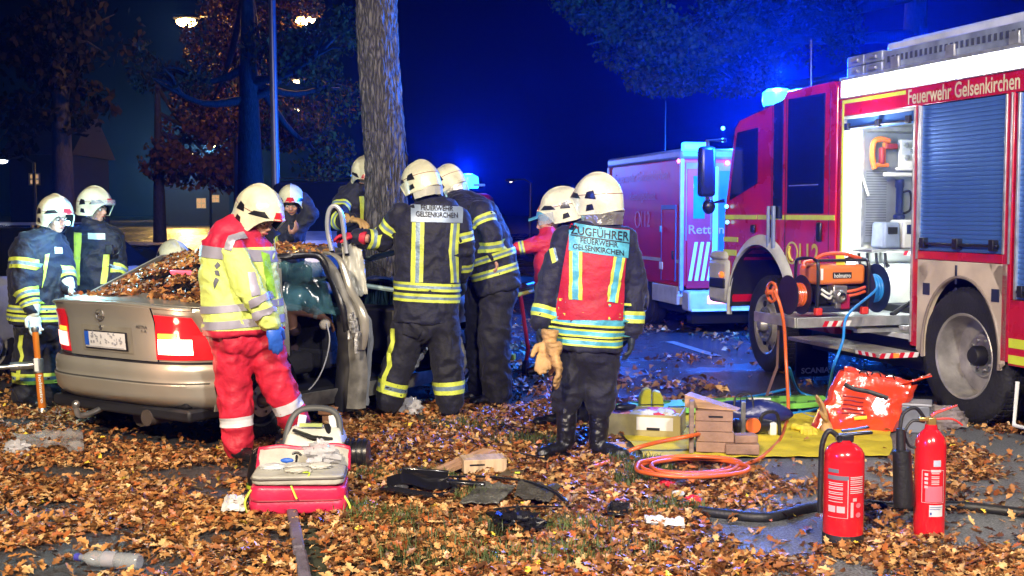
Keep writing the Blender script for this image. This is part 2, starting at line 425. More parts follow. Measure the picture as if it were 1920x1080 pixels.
def ring_band(mb, bvh, a, b, w, rg, mis=(0, 1, 0), org=V(), seg=30, off=.004, ell=None, tilt=None):
    """band wrapped round an axis a->b centred on a point; w = width; follows the cloth"""
    ax = (b-a).normalized(); M = frame_from(ax); X, Y = M.col[0].copy(), M.col[1].copy()
    if ell: X, Y = ell[0].normalized(), ell[1].normalized()
    rows = []; k = len(mis)
    for j in range(k+1):
        row = []
        for i in range(seg):
            t = 2*math.pi*i/seg; ca, sa = math.cos(t), math.sin(t)
            if ell: dr = X*ell[2]*math.copysign(abs(ca)**.82, ca)+Y*ell[3]*math.copysign(abs(sa)**.82, sa)
            else: dr = (X*ca+Y*sa)*rg
            r0 = dr.length; dn = dr/r0; c = a+ax*w*(j/k-.5)
            if tilt: c = c+ax*0
            o = c+dn*(r0+.05); h, n, _, dist = bvh.ray_cast(o, -dn, .11)
            row.append((h if h is not None else c+dr)+dn*off)
        rows.append(row)
    b0 = []
    for j in range(k):
        vs = rows[j]+rows[j+1]
        mb.add([q-org for q in vs], [(i, (i+1) % seg, seg+(i+1) % seg, seg+i) for i in range(seg)], mis[j])
def person(label, D, spec, group=None):
    """spec joints are (u, v, dy[, r]) : picture column, row, metres nearer(-)/farther(+) than D"""
    S = spec
    def W(q): return P(q[0], q[1], D+q[2])
    org = W(S['root']) if 'root' in S else V((0, 0, 0)); org.z = 0
    root = thing('person', label, 'person', org)
    if group: root['group'] = group
    px = D/FPX
    look = V(S['look']).normalized(); up = V(S.get('up', (0, 0, 1))).normalized()
    hs = S.get('hs', 1.0); hc = W(S['head'])
    r_ = look.cross(up).normalized(); u_ = r_.cross(look); Mh = Matrix((r_, look, u_)).transposed()
    # torso frame
    st = []
    for (u, v, dy, hw, ry, lat) in S['torso']:
        l = V((math.cos(R(lat)), math.sin(R(lat)), 0)); st.append([W((u, v, dy)), l, None, hw*px/max(.55, abs(math.cos(R(lat)))), ry])
    for i, s_ in enumerate(st):
        a = st[max(i-1, 0)][0]-st[min(i+1, len(st)-1)][0]; a.normalize()
        l = s_[1]; l = (l-a*l.dot(a)).normalized(); s_[1] = l; s_[2] = a.cross(l).normalized()
    jt = MB(); torso_loft(jt, [tuple(s_) for s_ in st])
    nk = st[0][0]
    if S.get('collar', 1):
        jt.tube([nk-V((0, 0, .04)), nk+(hc-nk)*.35], [.092, .080], 16)
    arms = [[(W(q), q[3]) for q in a] for a in S['arms']]
    for a in arms: limb(jt, a)
    for e in S.get('extra', []): jt.ell(W(e), e[3])
    jm = remesh(jt, S.get('vox', .013), 2); wrinkle(jm, S.get('wr', .017), 8.5, D, 1.1, flat=S.get('flat'))
    bj = bvh_of(jm)
    jw = jm.copy()
    for v in jm.vertices: v.co = v.co-org
    jm.materials.append(S.get('jmat') or navy()); jo = link('jacket', jm, root, 180)
    # trousers
    legs = [[(W(q), q[3]) for q in a] for a in S.get('legs', [])]
    bt = None
    if legs:
        t = MB()
        for a in legs: limb(t, a)
        pc, l, d, rx, ry = st[-1]
        if S.get('seat', 1): t.ell(pc+(V((0, 0, -.02))), (rx*.86, ry*.9, .14), Matrix((l, d, l.cross(d))).transposed(), 18, 12)
        tm = remesh(t, .013, 2); wrinkle(tm, S.get('wrt', .022), 8.0, D+3, 1.0); bt = bvh_of(tm)
        for v in tm.vertices: v.co = v.co-org
        tm.materials.append(S.get('tmat') or navyt()); link('trousers', tm, root, 180)
    # boots
    for b in S.get('boots', []):
        # b: ankle-top (u,v,dy), heel (u,v,dy), toe (u,v,dy), shaft radius
        at, hl, to, r = W(b[0]), W(b[1]), W(b[2]), b[3]
        m = MB(); ank = hl+(to-hl)*.22+V((0, 0, .085)); dirn = (to-hl); dirn.z = 0; L_ = max(dirn.length, .20); dirn.normalize()
        m.tube([at, at.lerp(ank, .5), ank, ank-V((0, 0, .04))], [r, r*.95, r*.86, r*.86], 16)
        hz = V((hl.x, hl.y, .0)); X = V((0, 0, 1)).cross(dirn)
        Mf = Matrix((X, dirn, V((0, 0, 1)))).transposed()
        m.ell(hz+dirn*.055+V((0, 0, .06)), (.044, .055, .058), Mf); m.ell(hz+dirn*.14+V((0, 0, .052)), (.046, .10, .044), Mf)
        m.ell(hz+dirn*.225+V((0, 0, .045)), (.050, .060, .040), Mf)
        bm_ = remesh(m, .010, 3); wrinkle(bm_, .006, 14, D)
        for v in bm_.vertices: v.co = v.co-org
        bm_.materials.append(leather()); bo = link('boot', bm_, root, 180)
        so = MB(); out = []
        for i in range(20):
            a = 2*math.pi*i/20; yy = math.cos(a); w_ = .050*(1+.12*yy)
            out.append((math.sin(a)*w_, .142+yy*.150))
        so.prism(out, .028, Mf, hz-org+V((0, 0, .001))); so.build('sole', blk(), bo, 40)
    # body: one continuous figure under the clothes
    b = MB(); head_prims(b, hc, Mh, hs)
    inner = [(c, l, d, rx*.80, ry*.80) for c, l, d, rx, ry in st]; torso_loft(b, inner)
    b.tube([nk-V((0, 0, .05)), hc+Mh @ V((0, -.02, -.05))], [.060, .055], 14)
    for a in arms: limb(b, [(p, r*.70) for p, r in a], 10)
    for a in legs: limb(b, [(p, r*.72) for p, r in a], 10)
    gl = MB(); ng = 0
    for hd in S.get('hands', []):
        wr, d, pn = W(hd['w']), V(hd['d']), V(hd['n'])
        if hd.get('glove'):
            g = MB(); hand(g, wr, d, pn, hd.get('side', 1), hd.get('s', 1.12), hd.get('curl', .6), .004)
            if hd.get('cuff', 1): g.tube([wr-d.normalized()*.075, wr-d.normalized()*.02, wr+d.normalized()*.02], [.052, .045, .036], 14)
            gm = remesh(g, .0065, 1)
            for v in gm.vertices: v.co = v.co-org
            gm.materials.append(hd['glove']); link('glove', gm, root, 180)
            b.ell(wr+d.normalized()*.04, .022)
        else: hand(b, wr, d, pn, hd.get('side', 1), hd.get('s', 1.0), hd.get('curl', .5))
        b.tube([wr-d.normalized()*.10, wr], [.036, .028], 10)
    bm2 = remesh(b, S.get('bvox', .0085 if S.get('face', 1) else .012), 1)
    for v in bm2.vertices: v.co = v.co-org
    bm2.materials.append(skin()); link('body', bm2, root, 180)
    if S.get('face', 1): head_features(hc, Mh, root, org, hs)
    if S.get('helmet', 1):
        H_ = S.get('hopt', {}); helmet(root, hc+Mh @ V((0, -.005, .012)), look, up, org, S.get('hsz', 1.0), **H_)
    # reflective bands
    ms = [yel(), S.get('silver') or silv()]
    def frac(a, t):
        k = min(int(t), len(a)-2); f = t-k; return a[k][0].lerp(a[k+1][0], f), a[k+1][0], a[k][1]*(1-f)+a[k+1][1]*f
    for ai, t, wd in S.get('abands', []):
        c, e, r = frac(arms[ai], t); m = MB(); ring_band(m, bj, c, c+(e-arms[ai][int(t)][0] if (e-c).length < .02 else e-c), wd, r, org=org); m.build('reflective_band', ms, root, 80)
    for li, t, wd in S.get('lbands', []):
        c, e, r = frac(legs[li], t); m = MB(); ring_band(m, bt, c, e, wd, r, org=org); m.build('reflective_band', S.get('lbm', ms), root, 80)
    for t, wd, mis in S.get('tbands', []):
        k = min(int(t), len(st)-2); f = t-k; A, B = st[k], st[k+1]; c = A[0].lerp(B[0], f); ax = B[0]-A[0]
        m = MB(); ring_band(m, bj, c, c+ax, wd, 0, mis=mis, org=org, seg=44, off=.006, ell=(A[1].lerp(B[1], f), A[2].lerp(B[2], f), A[3]*(1-f)+B[3]*f, A[4]*(1-f)+B[4]*f))
        m.build('reflective_band', ms, root, 80)
    for d_ in S.get('decals', []):
        # (name, mats, [(quad, mi)...], on)
        m = MB()
        for quad, mi in d_[2]: pdecal(m, bt if (len(d_) > 3 and d_[3] == 't') else bj, quad, .007 if len(d_) < 5 else d_[4], mi=mi, nx=12, ny=12 if abs(quad[0][1]-quad[3][1]) > 60 else 4)
        m.v = [tuple(V(q)-org) for q in m.v]; m.build(d_[0], d_[1], root, 80)
    for name, mt, txt, quad in S.get('texts', []):
        m = MB(); ptext(m, bj, txt, quad, .019); m.v = [tuple(V(q)-org) for q in m.v]; m.build(name, mt, root, 0)
    return root, org, bj, bt, jw
gl_white = lambda: mat('pale work glove', (.62, .66, .60), .7, bump=.4, bscale=30, var=.12)
gl_blue = lambda: mat('blue nitrile glove', (.03, .13, .62), .4, bump=.2, bscale=30)
gl_red = lambda: mat('red work glove', (.55, .02, .05), .6, bump=.4)
gl_tan = lambda: mat('tan leather glove', (.55, .33, .12), .7, bump=.6, bscale=25, var=.2)
gl_dark = lambda: mat('dark work glove', (.02, .03, .04), .6, bump=.4)
silver_curtain = lambda: mat('aluminised cloth', (.62, .60, .52), .3, metal=.75, bump=.9, bscale=18, var=.2)
cy = lambda: mat('silver tape tinted by blue light', (.10, .46, .62), .4, metal=.1, var=.15, vscale=14, bump=.3)  # silver tape: the blue beacon light on it is put into the colour
def band(q0, q1, w):  # vertical strip: two centres and a width in px
    return ((q0[0]-w/2, q0[1]), (q0[0]+w/2, q0[1]), (q1[0]+w/2, q1[1]), (q1[0]-w/2, q1[1]))
def polyband(pts, w): return [(band(a, b, w), 0) for a, b in zip(pts[:-1], pts[1:])]
# ---- commander (H)
redvest = mat('red vest cloth', (.50, .012, .03), .62, bump=.5, bscale=20, var=.15)
H_dec = [('vest', redvest, [(((1071, 421), (1180, 432), (1171, 500), (1057, 500)), 0), (((1057, 500), (1171, 500), (1166, 600), (1041, 600)), 0)], 'j', .009),
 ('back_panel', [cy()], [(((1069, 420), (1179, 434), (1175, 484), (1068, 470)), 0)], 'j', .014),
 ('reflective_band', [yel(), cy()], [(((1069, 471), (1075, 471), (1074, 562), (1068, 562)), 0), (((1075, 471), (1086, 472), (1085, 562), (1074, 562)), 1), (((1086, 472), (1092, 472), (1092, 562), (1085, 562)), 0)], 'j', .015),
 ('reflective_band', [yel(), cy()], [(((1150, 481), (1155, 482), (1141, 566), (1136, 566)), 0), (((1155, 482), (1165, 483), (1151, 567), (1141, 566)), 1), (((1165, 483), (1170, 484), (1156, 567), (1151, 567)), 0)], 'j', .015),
 ('seam', [blk()], [(((1071, 441), (1178, 455), (1178, 457), (1071, 443)), 0)], 'j', .0155),
 ('sleeve_patch', [yel(), silv()], [(((1031, 468), (1038, 465), (1044, 490), (1036, 494)), 0), (((1038, 466), (1042, 465), (1047, 488), (1043, 490)), 1)], 'j', .008)]
persH = person('commander seen from behind in a red vest lettered ZUGFÜHRER and tall black boots', 7.45, dict(
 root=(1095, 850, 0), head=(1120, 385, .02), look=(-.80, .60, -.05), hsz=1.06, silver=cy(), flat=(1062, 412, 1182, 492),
 torso=[(1117, 412, 0, 28, .09, 0), (1117, 424, 0, 52, .115, 0), (1117, 448, 0, 70, .14, 0), (1114, 490, 0, 70, .16, 0), (1107, 560, 0, 64, .155, 0), (1100, 655, 0, 67, .175, 0)],
 arms=[[(1062, 446, 0, .085), (1030, 530, 0, .080), (1012, 606, -.05, .062)], [(1172, 448, 0, .085), (1188, 530, .02, .082), (1185, 622, 0, .066)]],
 legs=[[(1075, 645, 0, .115), (1067, 712, -.02, .110), (1064, 748, 0, .098), (1063, 768, 0, .070)], [(1128, 645, 0, .115), (1126, 716, 0, .110), (1125, 752, 0, .098), (1124, 772, 0, .070)]],
 boots=[((1063, 755, 0), (1068, 848, 0), (1036, 846, -.10), .068), ((1124, 760, 0), (1114, 856, 0), (1150, 856, -.12), .068)],
 hands=[dict(w=(1012, 612, -.05), d=(0, 0, -1), n=(1, 0, 0), glove=gl_dark(), cuff=0), dict(w=(1184, 625, 0), d=(0, .1, -1), n=(-1, 0, 0), glove=gl_dark(), cuff=0)],
 hopt=dict(curtain=(70, 290, .075, silver_curtain())), face=0,
 tbands=[(4.13, .072, (0, 1, 1, 1, 0)), (4.40, .072, (0, 1, 1, 1, 0)), (4.64, .050, (0, 1, 1, 0)), (4.82, .048, (0, 1, 1, 0))],
 abands=[(0, 1.72, .075), (1, 1.70, .075)], decals=H_dec,
 texts=[('lettering', blk(), 'ZUGFÜHRER', ((1072, 421.5), (1176, 434), (1175.5, 453), (1072, 440))),
        ('lettering', blk(), 'FEUERWEHR', ((1089, 446), (1157, 455), (1157, 465), (1089, 456))),
        ('lettering', blk(), 'GELSENKIRCHEN', ((1076, 457), (1167, 470), (1167, 480), (1076, 467)))]))
# red strip over the commander's helmet
# ---- centre firefighter (F)
F_dec = [('back_panel', [mat('grey reflective panel', (.30, .38, .52), .4, metal=.2)], [(((771, 384), (868, 388), (867, 418), (771, 416)), 0)], 'j', .007),
 ('reflective_band', [yel(), silv()], [(((773, 417), (780, 417), (779, 530), (770, 530)), 0), (((780, 417), (788, 417), (786, 530), (779, 530)), 1), (((788, 417), (796, 417), (793, 530), (786, 530)), 0)], 'j', .008),
 ('reflective_band', [yel(), silv()], [(((845, 419), (850, 419), (846, 470), (841, 470)), 0), (((850, 419), (856, 419), (852, 470), (846, 470)), 1), (((856, 419), (861, 419), (858, 470), (852, 470)), 0),
   (((841, 470), (846, 470), (850, 530), (845, 530)), 0), (((846, 470), (852, 470), (855, 530), (850, 530)), 1), (((852, 470), (858, 470), (859, 530), (855, 530)), 0)], 'j', .008),
 ('trouser_stripe', [yel()], polyband([(737, 616), (738, 640), (731, 662), (731, 686), (722, 706), (716, 735)], 9), 't', .008),
 ('pocket_flap', [navyt()], [(((757, 612), (790, 618), (786, 632), (755, 626)), 0)], 't', .02)]
persF = person('firefighter seen from behind, grey back panel lettered FEUERWEHR, reaching left to the tree', 8.8, dict(
 root=(790, 786, 0), flat=(765, 380, 872, 422), head=(790, 350, .02), look=(-.72, .65, -.30), hsz=1.02,
 torso=[(802, 374, 0, 27, .09, 3), (805, 385, 0, 50, .12, 3), (808, 405, 0, 64, .145, 3), (806, 450, 0, 66, .165, 3), (801, 520, 0, 60, .158, 3), (798, 604, 0, 60, .175, 3)],
 arms=[[(752, 400, 0, .088), (716, 452, .08, .080), (690, 448, .02, .066), (668, 444, -.04, .055)], [(860, 408, .0, .088), (872, 468, .02, .080), (866, 520, .15, .062)]],
 legs=[[(770, 600, 0, .125), (752, 668, 0, .120), (729, 752, 0, .105)], [(828, 600, 0, .125), (838, 672, 0, .118), (843, 755, 0, .105)]],
 boots=[((728, 750, 0), (727, 786, 0), (716, 780, .25), .09), ((843, 752, 0), (842, 788, 0), (846, 780, .25), .09)],
 hands=[dict(w=(668, 444, -.04), d=(-.95, .1, .15), n=(0, 0, -1), glove=gl_red(), curl=.9, cuff=1), dict(w=(866, 524, .15), d=(.2, .5, -.8), n=(-1, 0, 0), glove=gl_dark(), curl=.9)],
 hopt=dict(curtain=(95, 265, .06, mat('pale neck cloth', (.5, .5, .44), .6, bump=.5, bscale=20))), face=0,
 tbands=[(4.19, .060, (0, 1, 0)), (4.43, .062, (0, 1, 0))],
 abands=[(0, .50, .07), (0, 1.75, .075), (1, .6, .07), (1, 1.5, .07)], lbands=[(0, 1.68, .095), (1, 1.64, .095)], decals=F_dec,
 texts=[('lettering', blk(), 'FEUERWEHR', ((790, 386), (848, 388), (848, 397), (790, 395))), ('lettering', blk(), 'GELSENKIRCHEN', ((781, 397.5), (856, 400), (856, 409), (781, 406.5)))]))
# ---- leaning firefighter (G)
persG = person('firefighter bending away beside the wreck, bare hand at his hip', 9.4, dict(
 root=(925, 764, 0), head=(842, 352, .35), look=(-.7, .55, -.5), hsz=1.0,
 torso=[(856, 374, .25, 22, .09, 12), (868, 386, .15, 36, .12, 12), (886, 405, .05, 48, .145, 12), (905, 445, 0, 48, .165, 10), (922, 490, 0, 46, .16, 8), (936, 545, 0, 42, .175, 5)],
 arms=[[(862, 402, .2, .085), (856, 460, .3, .078), (846, 500, .35, .06)], [(902, 396, -.10, .095), (921, 440, -.16, .086), (926, 482, -.14, .064)]],
 legs=[[(900, 545, .15, .125), (902, 640, .2, .12), (905, 742, .2, .11)], [(932, 545, 0, .135), (926, 640, 0, .13), (932, 748, 0, .115)]],
 boots=[((905, 742, .2), (915, 755, .2), (888, 752, .15), .08), ((932, 745, 0), (942, 766, 0), (912, 768, -.05), .09)],
 hands=[dict(w=(926, 482, -.14), d=(.35, -.1, -.9), n=(-.9, 0, -.2), curl=1.0, s=1.0), dict(w=(846, 505, .35), d=(-.3, .2, -.9), n=(0, 1, 0), glove=gl_dark())],
 hopt=dict(curtain=(95, 265, .06, silver_curtain())), face=0,
 tbands=[(3.85, .055, (0, 1, 0)), (4.35, .060, (0, 1, 0))], abands=[(1, .42, .065), (1, 1.5, .08)]))
# ---- paramedic (C)
mz = mat('paramedic jacket cloth', (.5, .5, .5), .6, bump=.5, bscale=20)
Nn = mz.node_tree.nodes; Ll = mz.node_tree.links
tc = Nn.new('ShaderNodeTexCoord'); sx = Nn.new('ShaderNodeSeparateXYZ'); Ll.new(tc.outputs['Object'], sx.inputs[0])
cr = Nn.new('ShaderNodeValToRGB'); cr.color_ramp.interpolation = 'CONSTANT'
mrr = Nn.new('ShaderNodeMapRange'); mrr.inputs[1].default_value = 0; mrr.inputs[2].default_value = 2; Ll.new(sx.outputs[2], mrr.inputs[0]); Ll.new(mrr.outputs[0], cr.inputs[0])
e = cr.color_ramp.elements; e[0].position = 0; e[0].color = (.55, .02, .05, 1); e[1].position = .668; e[1].color = (.50, .015, .05, 1)
q = e.new(.420); q.color = (.66, .78, .20, 1)
Ll.new(cr.outputs[0], Nn['Principled BSDF'].inputs['Base Color'])
s_only = mat('lilac grey reflective tape', (.40, .38, .48), .4, metal=.2, var=.12)
redtr = mat('red trouser cloth', (.66, .018, .05), .6, bump=.6, bscale=18, var=.18)
wht_tape = mat('white reflective tape', (.66, .66, .70), .4, var=.1)
persC = person('paramedic in red trousers and yellow and red jacket looking down at the silver car', 7.25, dict(
 root=(470, 862, 0), head=(484, 408, .0), look=(.74, -.50, -.40), hsz=1.06, hs=1.04, jmat=mz, tmat=redtr, silver=s_only,
 torso=[(466, 424, 0, 27, .10, 42), (456, 438, 0, 42, .13, 42), (448, 462, 0, 52, .155, 42), (447, 510, 0, 54, .17, 42), (453, 560, 0, 55, .17, 42), (458, 624, 0, 58, .178, 42)],
 arms=[[(436, 462, -.16, .088), (468, 545, -.24, .080), (507, 604, -.20, .064)], [(478, 462, .20, .085), (498, 530, .20, .075), (510, 590, .05, .06)]],
 legs=[[(436, 630, -.05, .122), (438, 715, 0, .108), (445, 800, 0, .094), (448, 842, 0, .088)], [(490, 630, .03, .122), (517, 712, .08, .105), (550, 785, .15, .092), (560, 815, .15, .085)]],
 boots=[((449, 838, 0), (446, 868, 0), (470, 866, -.10), .075), ((560, 810, .15), (556, 830, .15), (580, 832, .02), .07)],
 hands=[dict(w=(510, 610, -.20), d=(.22, 0, -1), n=(-.6, .8, 0), glove=gl_blue(), curl=.5, cuff=0), dict(w=(512, 592, .05), d=(.5, -.2, -.8), n=(-1, 0, 0), glove=gl_blue(), cuff=0)],
 tbands=[(2.26, .070, (1,)), (4.20, .045, (1,)), (4.66, .050, (1,))], abands=[], lbm=[wht_tape, wht_tape], lbands=[(0, 1.86, .06), (1, 1.62, .065)],
 decals=[('reflective_band', [s_only], [(((421, 468), (434, 473), (440, 452), (428, 444)), 0), (((428, 444), (440, 452), (463, 446), (456, 436)), 0)], 'j', .010),
  ('reflective_band', [s_only], [(((464, 511), (477, 510), (487, 553), (472, 556)), 0)], 'j', .010),
  ('reflective_band', [s_only], [(((466, 563), (508, 545), (511, 558), (470, 577)), 0), (((474, 586), (514, 573), (517, 583), (478, 600)), 0)], 'j', .012),
  ('zigzag_mark', [mat('grey print', (.13, .13, .17), .6)], [(((409, 490), (415, 497), (407, 505), (403, 498)), 0), (((403, 507), (411, 507), (414, 517), (405, 515)), 0), (((405, 520), (412, 524), (403, 541), (401, 530)), 0)], 'j', .008),
  ('jacket_front', [mat('lime lining cloth', (.30, .62, .05), .6, bump=.4)], [(((488, 470), (503, 478), (516, 560), (500, 545)), 0)], 'j', .012)]))
# ---- left pair (A, B)
persA = person('firefighter with glasses resting a pale gloved hand on the orange rescue ram', 9.35, dict(
 root=(70, 762, 0), head=(104, 410, 0), look=(.80, -.58, -.12), hsz=1.0,
 torso=[(90, 440, 0, 22, .09, 42), (84, 452, 0, 36, .12, 42), (77, 478, 0, 42, .145, 42), (77, 520, 0, 44, .16, 42), (80, 560, 0, 43, .16, 42), (78, 606, 0, 44, .17, 42)],
 arms=[[(52, 464, -.12, .088), (42, 530, -.18, .080), (60, 580, -.22, .062)], [(108, 458, .14, .085), (126, 510, .05, .075), (130, 540, -.05, .055)]],
 legs=[[(62, 605, -.05, .122), (52, 680, 0, .112), (48, 748, 0, .098)], [(94, 605, .1, .12), (94, 680, .1, .108), (98, 742, .1, .095)]],
 boots=[((48, 745, 0), (42, 764, 0), (66, 768, -.12), .08), ((98, 738, .1), (96, 756, .1), (124, 758, 0), .08)],
 hands=[dict(w=(64, 588, -.22), d=(.05, -.1, -1), n=(.7, -.7, 0), glove=gl_white(), curl=.9, s=1.25), dict(w=(132, 540, -.06), d=(.4, -.3, -.8), n=(-1, 0, 0), glove=gl_white(), s=1.2)],
 tbands=[(4.35, .055, (0, 1, 0)), (4.72, .055, (0, 1, 0))], abands=[(0, .48, .085), (0, 1.45, .07), (0, 1.8, .05), (1, 1.3, .08)], lbands=[(0, 1.40, .085), (1, 1.42, .085)],
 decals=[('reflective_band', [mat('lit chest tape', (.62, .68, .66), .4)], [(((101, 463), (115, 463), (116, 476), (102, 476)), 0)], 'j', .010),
         ('reflective_band', [yel()], [(((84, 478), (92, 476), (84, 520), (78, 540)), 0)], 'j', .010),
         ('trouser_stripe', [yel()], polyband([(41, 628), (38, 650), (42, 668), (36, 690), (34, 715)], 7), 't', .008)]))
persB = person('firefighter facing right behind the trunk of the silver car, helmet visor pushed up', 10.1, dict(
 root=(178, 740, 0), head=(178, 392, 0), look=(.93, -.32, -.05), hsz=1.0,
 torso=[(172, 420, 0, 22, .09, 15), (174, 432, 0, 38, .12, 15), (177, 455, 0, 44, .145, 15), (179, 500, 0, 44, .16, 15), (179, 560, 0, 43, .16, 15), (178, 600, 0, 43, .17, 15)],
 arms=[[(143, 442, -.02, .085), (136, 505, -.05, .078), (148, 552, -.12, .062)], [(212, 444, .0, .085), (222, 505, 0, .078), (214, 545, -.12, .06)]],
 legs=[[(162, 600, 0, .12), (160, 670, 0, .11), (158, 728, 0, .095)], [(196, 600, 0, .12), (197, 670, 0, .11), (198, 728, 0, .095)]],
 boots=[((158, 726, 0), (156, 738, .05), (150, 745, -.2), .08), ((198, 726, 0), (198, 738, .05), (205, 745, -.2), .08)],
 hands=[dict(w=(150, 556, -.12), d=(.6, -.4, -.4), n=(0, 0, -1), glove=gl_dark()), dict(w=(212, 548, -.12), d=(-.6, -.4, -.4), n=(0, 0, -1), glove=gl_dark())],
 abands=[(1, 1.15, .08), (0, 1.2, .08)], tbands=[(4.5, .055, (0, 1, 0))],
 hopt=dict(visor=(.03, .075)),
 decals=[('reflective_band', [yel()], [(((140, 436), (154, 438), (150, 534), (140, 534)), 0)], 'j', .010),
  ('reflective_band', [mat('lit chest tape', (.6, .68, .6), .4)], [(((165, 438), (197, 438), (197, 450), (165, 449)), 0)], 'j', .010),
  ('reflective_band', [yel()], [(((194, 478), (205, 478), (201, 532), (188, 532)), 0)], 'j', .010)]))
# headset wire of B
# ---- behind the car (D, E, K)
persD = person('firefighter smiling behind the car roof, one arm bent up beside the helmet', 11.3, dict(
 root=(545, 700, 0), head=(546, 383, 0), look=(.12, -.96, -.22), hsz=1.0,
 torso=[(540, 404, .02, 20, .09, 0), (538, 414, .02, 34, .12, 0), (535, 430, .03, 38, .145, 0), (532, 470, .08, 38, .16, 0), (530, 520, .15, 38, .165, 0), (530, 560, .15, 38, .17, 0)],
 arms=[[(508, 425, 0, .08), (515, 465, -.20, .07), (545, 440, -.35, .055)], [(562, 424, 0, .08), (584, 400, -.02, .074), (568, 372, .0, .058)]],
 legs=[[(518, 560, .15, .12), (517, 620, .15, .11), (515, 680, .15, .09)], [(545, 560, .15, .12), (546, 620, .15, .11), (547, 680, .15, .09)]],
 boots=[((515, 676, .15), (515, 690, .2), (510, 700, -.05), .08), ((547, 676, .15), (547, 690, .2), (552, 700, -.05), .08)],
 hands=[dict(w=(546, 440, -.36), d=(.5, -.3, .5), n=(0, 0, 1), curl=1.0), dict(w=(567, 370, .0), d=(-.5, .1, .8), n=(-.6, 0, -.4), glove=gl_dark())],
 abands=[(0, 1.5, .06)]))
persE = person('firefighter half hidden by the tree trunk, bending over the wreck with yellow striped sleeve', 10.9, dict(
 root=(672, 720, 0), head=(684, 330, .05), look=(.15, -.85, -.50), hsz=.98,
 torso=[(676, 352, .05, 20, .09, 5), (670, 362, .08, 34, .12, 5), (668, 385, .12, 38, .145, 5), (670, 430, .2, 38, .16, 5), (672, 480, .3, 38, .165, 5), (672, 530, .3, 38, .17, 5)],
 arms=[[(642, 378, .02, .085), (634, 415, -.20, .076), (660, 412, -.40, .056)], [(704, 378, .1, .085), (716, 420, .1, .076), (706, 455, -.1, .06)]],
 legs=[[(655, 530, .3, .12), (655, 600, .3, .11), (655, 690, .3, .09)], [(692, 530, .3, .12), (692, 600, .3, .11), (692, 690, .3, .09)]],
 boots=[((655, 688, .3), (655, 700, .35), (652, 712, .1), .08), ((692, 688, .3), (692, 700, .35), (696, 712, .1), .08)],
 hands=[dict(w=(660, 412, -.42), d=(.7, -.4, -.1), n=(0, 0, -1), glove=gl_tan(), curl=.8, s=1.2), dict(w=(706, 458, -.1), d=(0, -.5, -.8), n=(0, 0, -1), glove=gl_dark())],
 abands=[(0, .35, .075), (0, 1.15, .075)], face=0,
 decals=[('reflective_band', [yel(), silv()], [(((674, 368), (682, 368), (682, 420), (676, 420)), 0)], 'j', .01)]))
persK = person('crouching firefighter with only the pale helmet dome showing above the leaf covered rear window', 11.0, dict(
 root=(322, 690, 0), head=(324, 492, 0), look=(.5, -.6, -.6), hsz=1.15,
 torso=[(318, 515, .05, 20, .09, 0), (316, 525, .08, 34, .12, 0), (314, 545, .12, 38, .145, 0), (312, 580, .2, 38, .16, 0), (312, 620, .3, 36, .165, 0)],
 arms=[[(285, 545, 0, .08), (280, 590, -.1, .07), (300, 600, -.2, .055)], [(345, 545, 0, .08), (350, 590, -.1, .07), (330, 600, -.2, .055)]],
 legs=[[(300, 625, .25, .12), (292, 640, -.15, .11), (298, 690, .1, .09)], [(325, 625, .25, .12), (335, 640, -.15, .11), (328, 690, .1, .09)]],
 boots=[((298, 690, .1), (298, 708, .15), (294, 718, -.1), .07), ((328, 690, .1), (328, 708, .15), (332, 718, -.1), .07)], face=0))
# ---- behind the commander (I, J)
persI = person('firefighter turned left, mostly hidden behind the commander, brown visor over the face', 8.5, dict(
 root=(1070, 790, 0), head=(1056, 402, 0), look=(-.97, .12, -.2), hsz=1.02,
 torso=[(1068, 422, 0, 24, .09, 60), (1074, 436, 0, 34, .12, 60), (1080, 460, 0, 38, .14, 60), (1084, 520, 0, 40, .16, 60), (1086, 580, 0, 40, .16, 60), (1086, 640, 0, 40, .17, 60)],
 arms=[[(1068, 462, -.14, .085), (1062, 530, -.15, .078), (1050, 580, -.18, .062)], [(1082, 462, .2, .085), (1070, 530, .2, .078), (1060, 570, .1, .06)]],
 legs=[[(1078, 640, -.03, .12), (1066, 710, 0, .105), (1060, 775, 0, .09)], [(1095, 640, .1, .12), (1098, 710, .1, .105), (1100, 775, .1, .09)]],
 boots=[((1060, 772, 0), (1064, 792, 0), (1038, 794, -.05), .07), ((1100, 772, .1), (1104, 786, .1), (1085, 786, .05), .07)],
 hopt=dict(visor=(-.055, .02)), face=1))
capm = mat('pale blue cap', (.10, .42, .70), .5)
persJ = person('ambulance worker in red jacket and pale blue cap behind the commander', 11.2, dict(
 root=(1035, 700, 0), head=(1026, 415, 0), look=(-.95, -.1, -.3), helmet=0, jmat=mat('red jacket cloth', (.6, .02, .05), .6, bump=.5, bscale=20), tmat=redtr,
 torso=[(1030, 432, 0, 18, .09, 30), (1034, 442, 0, 32, .12, 30), (1038, 462, 0, 36, .14, 30), (1042, 500, 0, 36, .155, 30), (1045, 555, 0, 36, .165, 30)],
 arms=[[(1018, 456, -.1, .078), (988, 462, -.15, .066), (968, 466, -.15, .055)], [(1062, 460, .1, .08), (1072, 510, .1, .07), (1070, 550, .0, .06)]],
 legs=[[(1030, 555, 0, .115), (1028, 625, 0, .1), (1026, 690, 0, .085)], [(1056, 555, 0, .115), (1058, 625, 0, .1), (1060, 690, 0, .085)]],
 boots=[((1026, 688, 0), (1028, 702, 0), (1012, 706, -.05), .07), ((1060, 688, 0), (1062, 702, 0), (1046, 706, -.05), .07)],
 hands=[dict(w=(968, 466, -.15), d=(-1, 0, -.1), n=(0, 0, -1), glove=gl_blue(), cuff=0)],
 abands=[(0, 1.5, .05)]))
rJ, oJ = persJ[0], persJ[1]
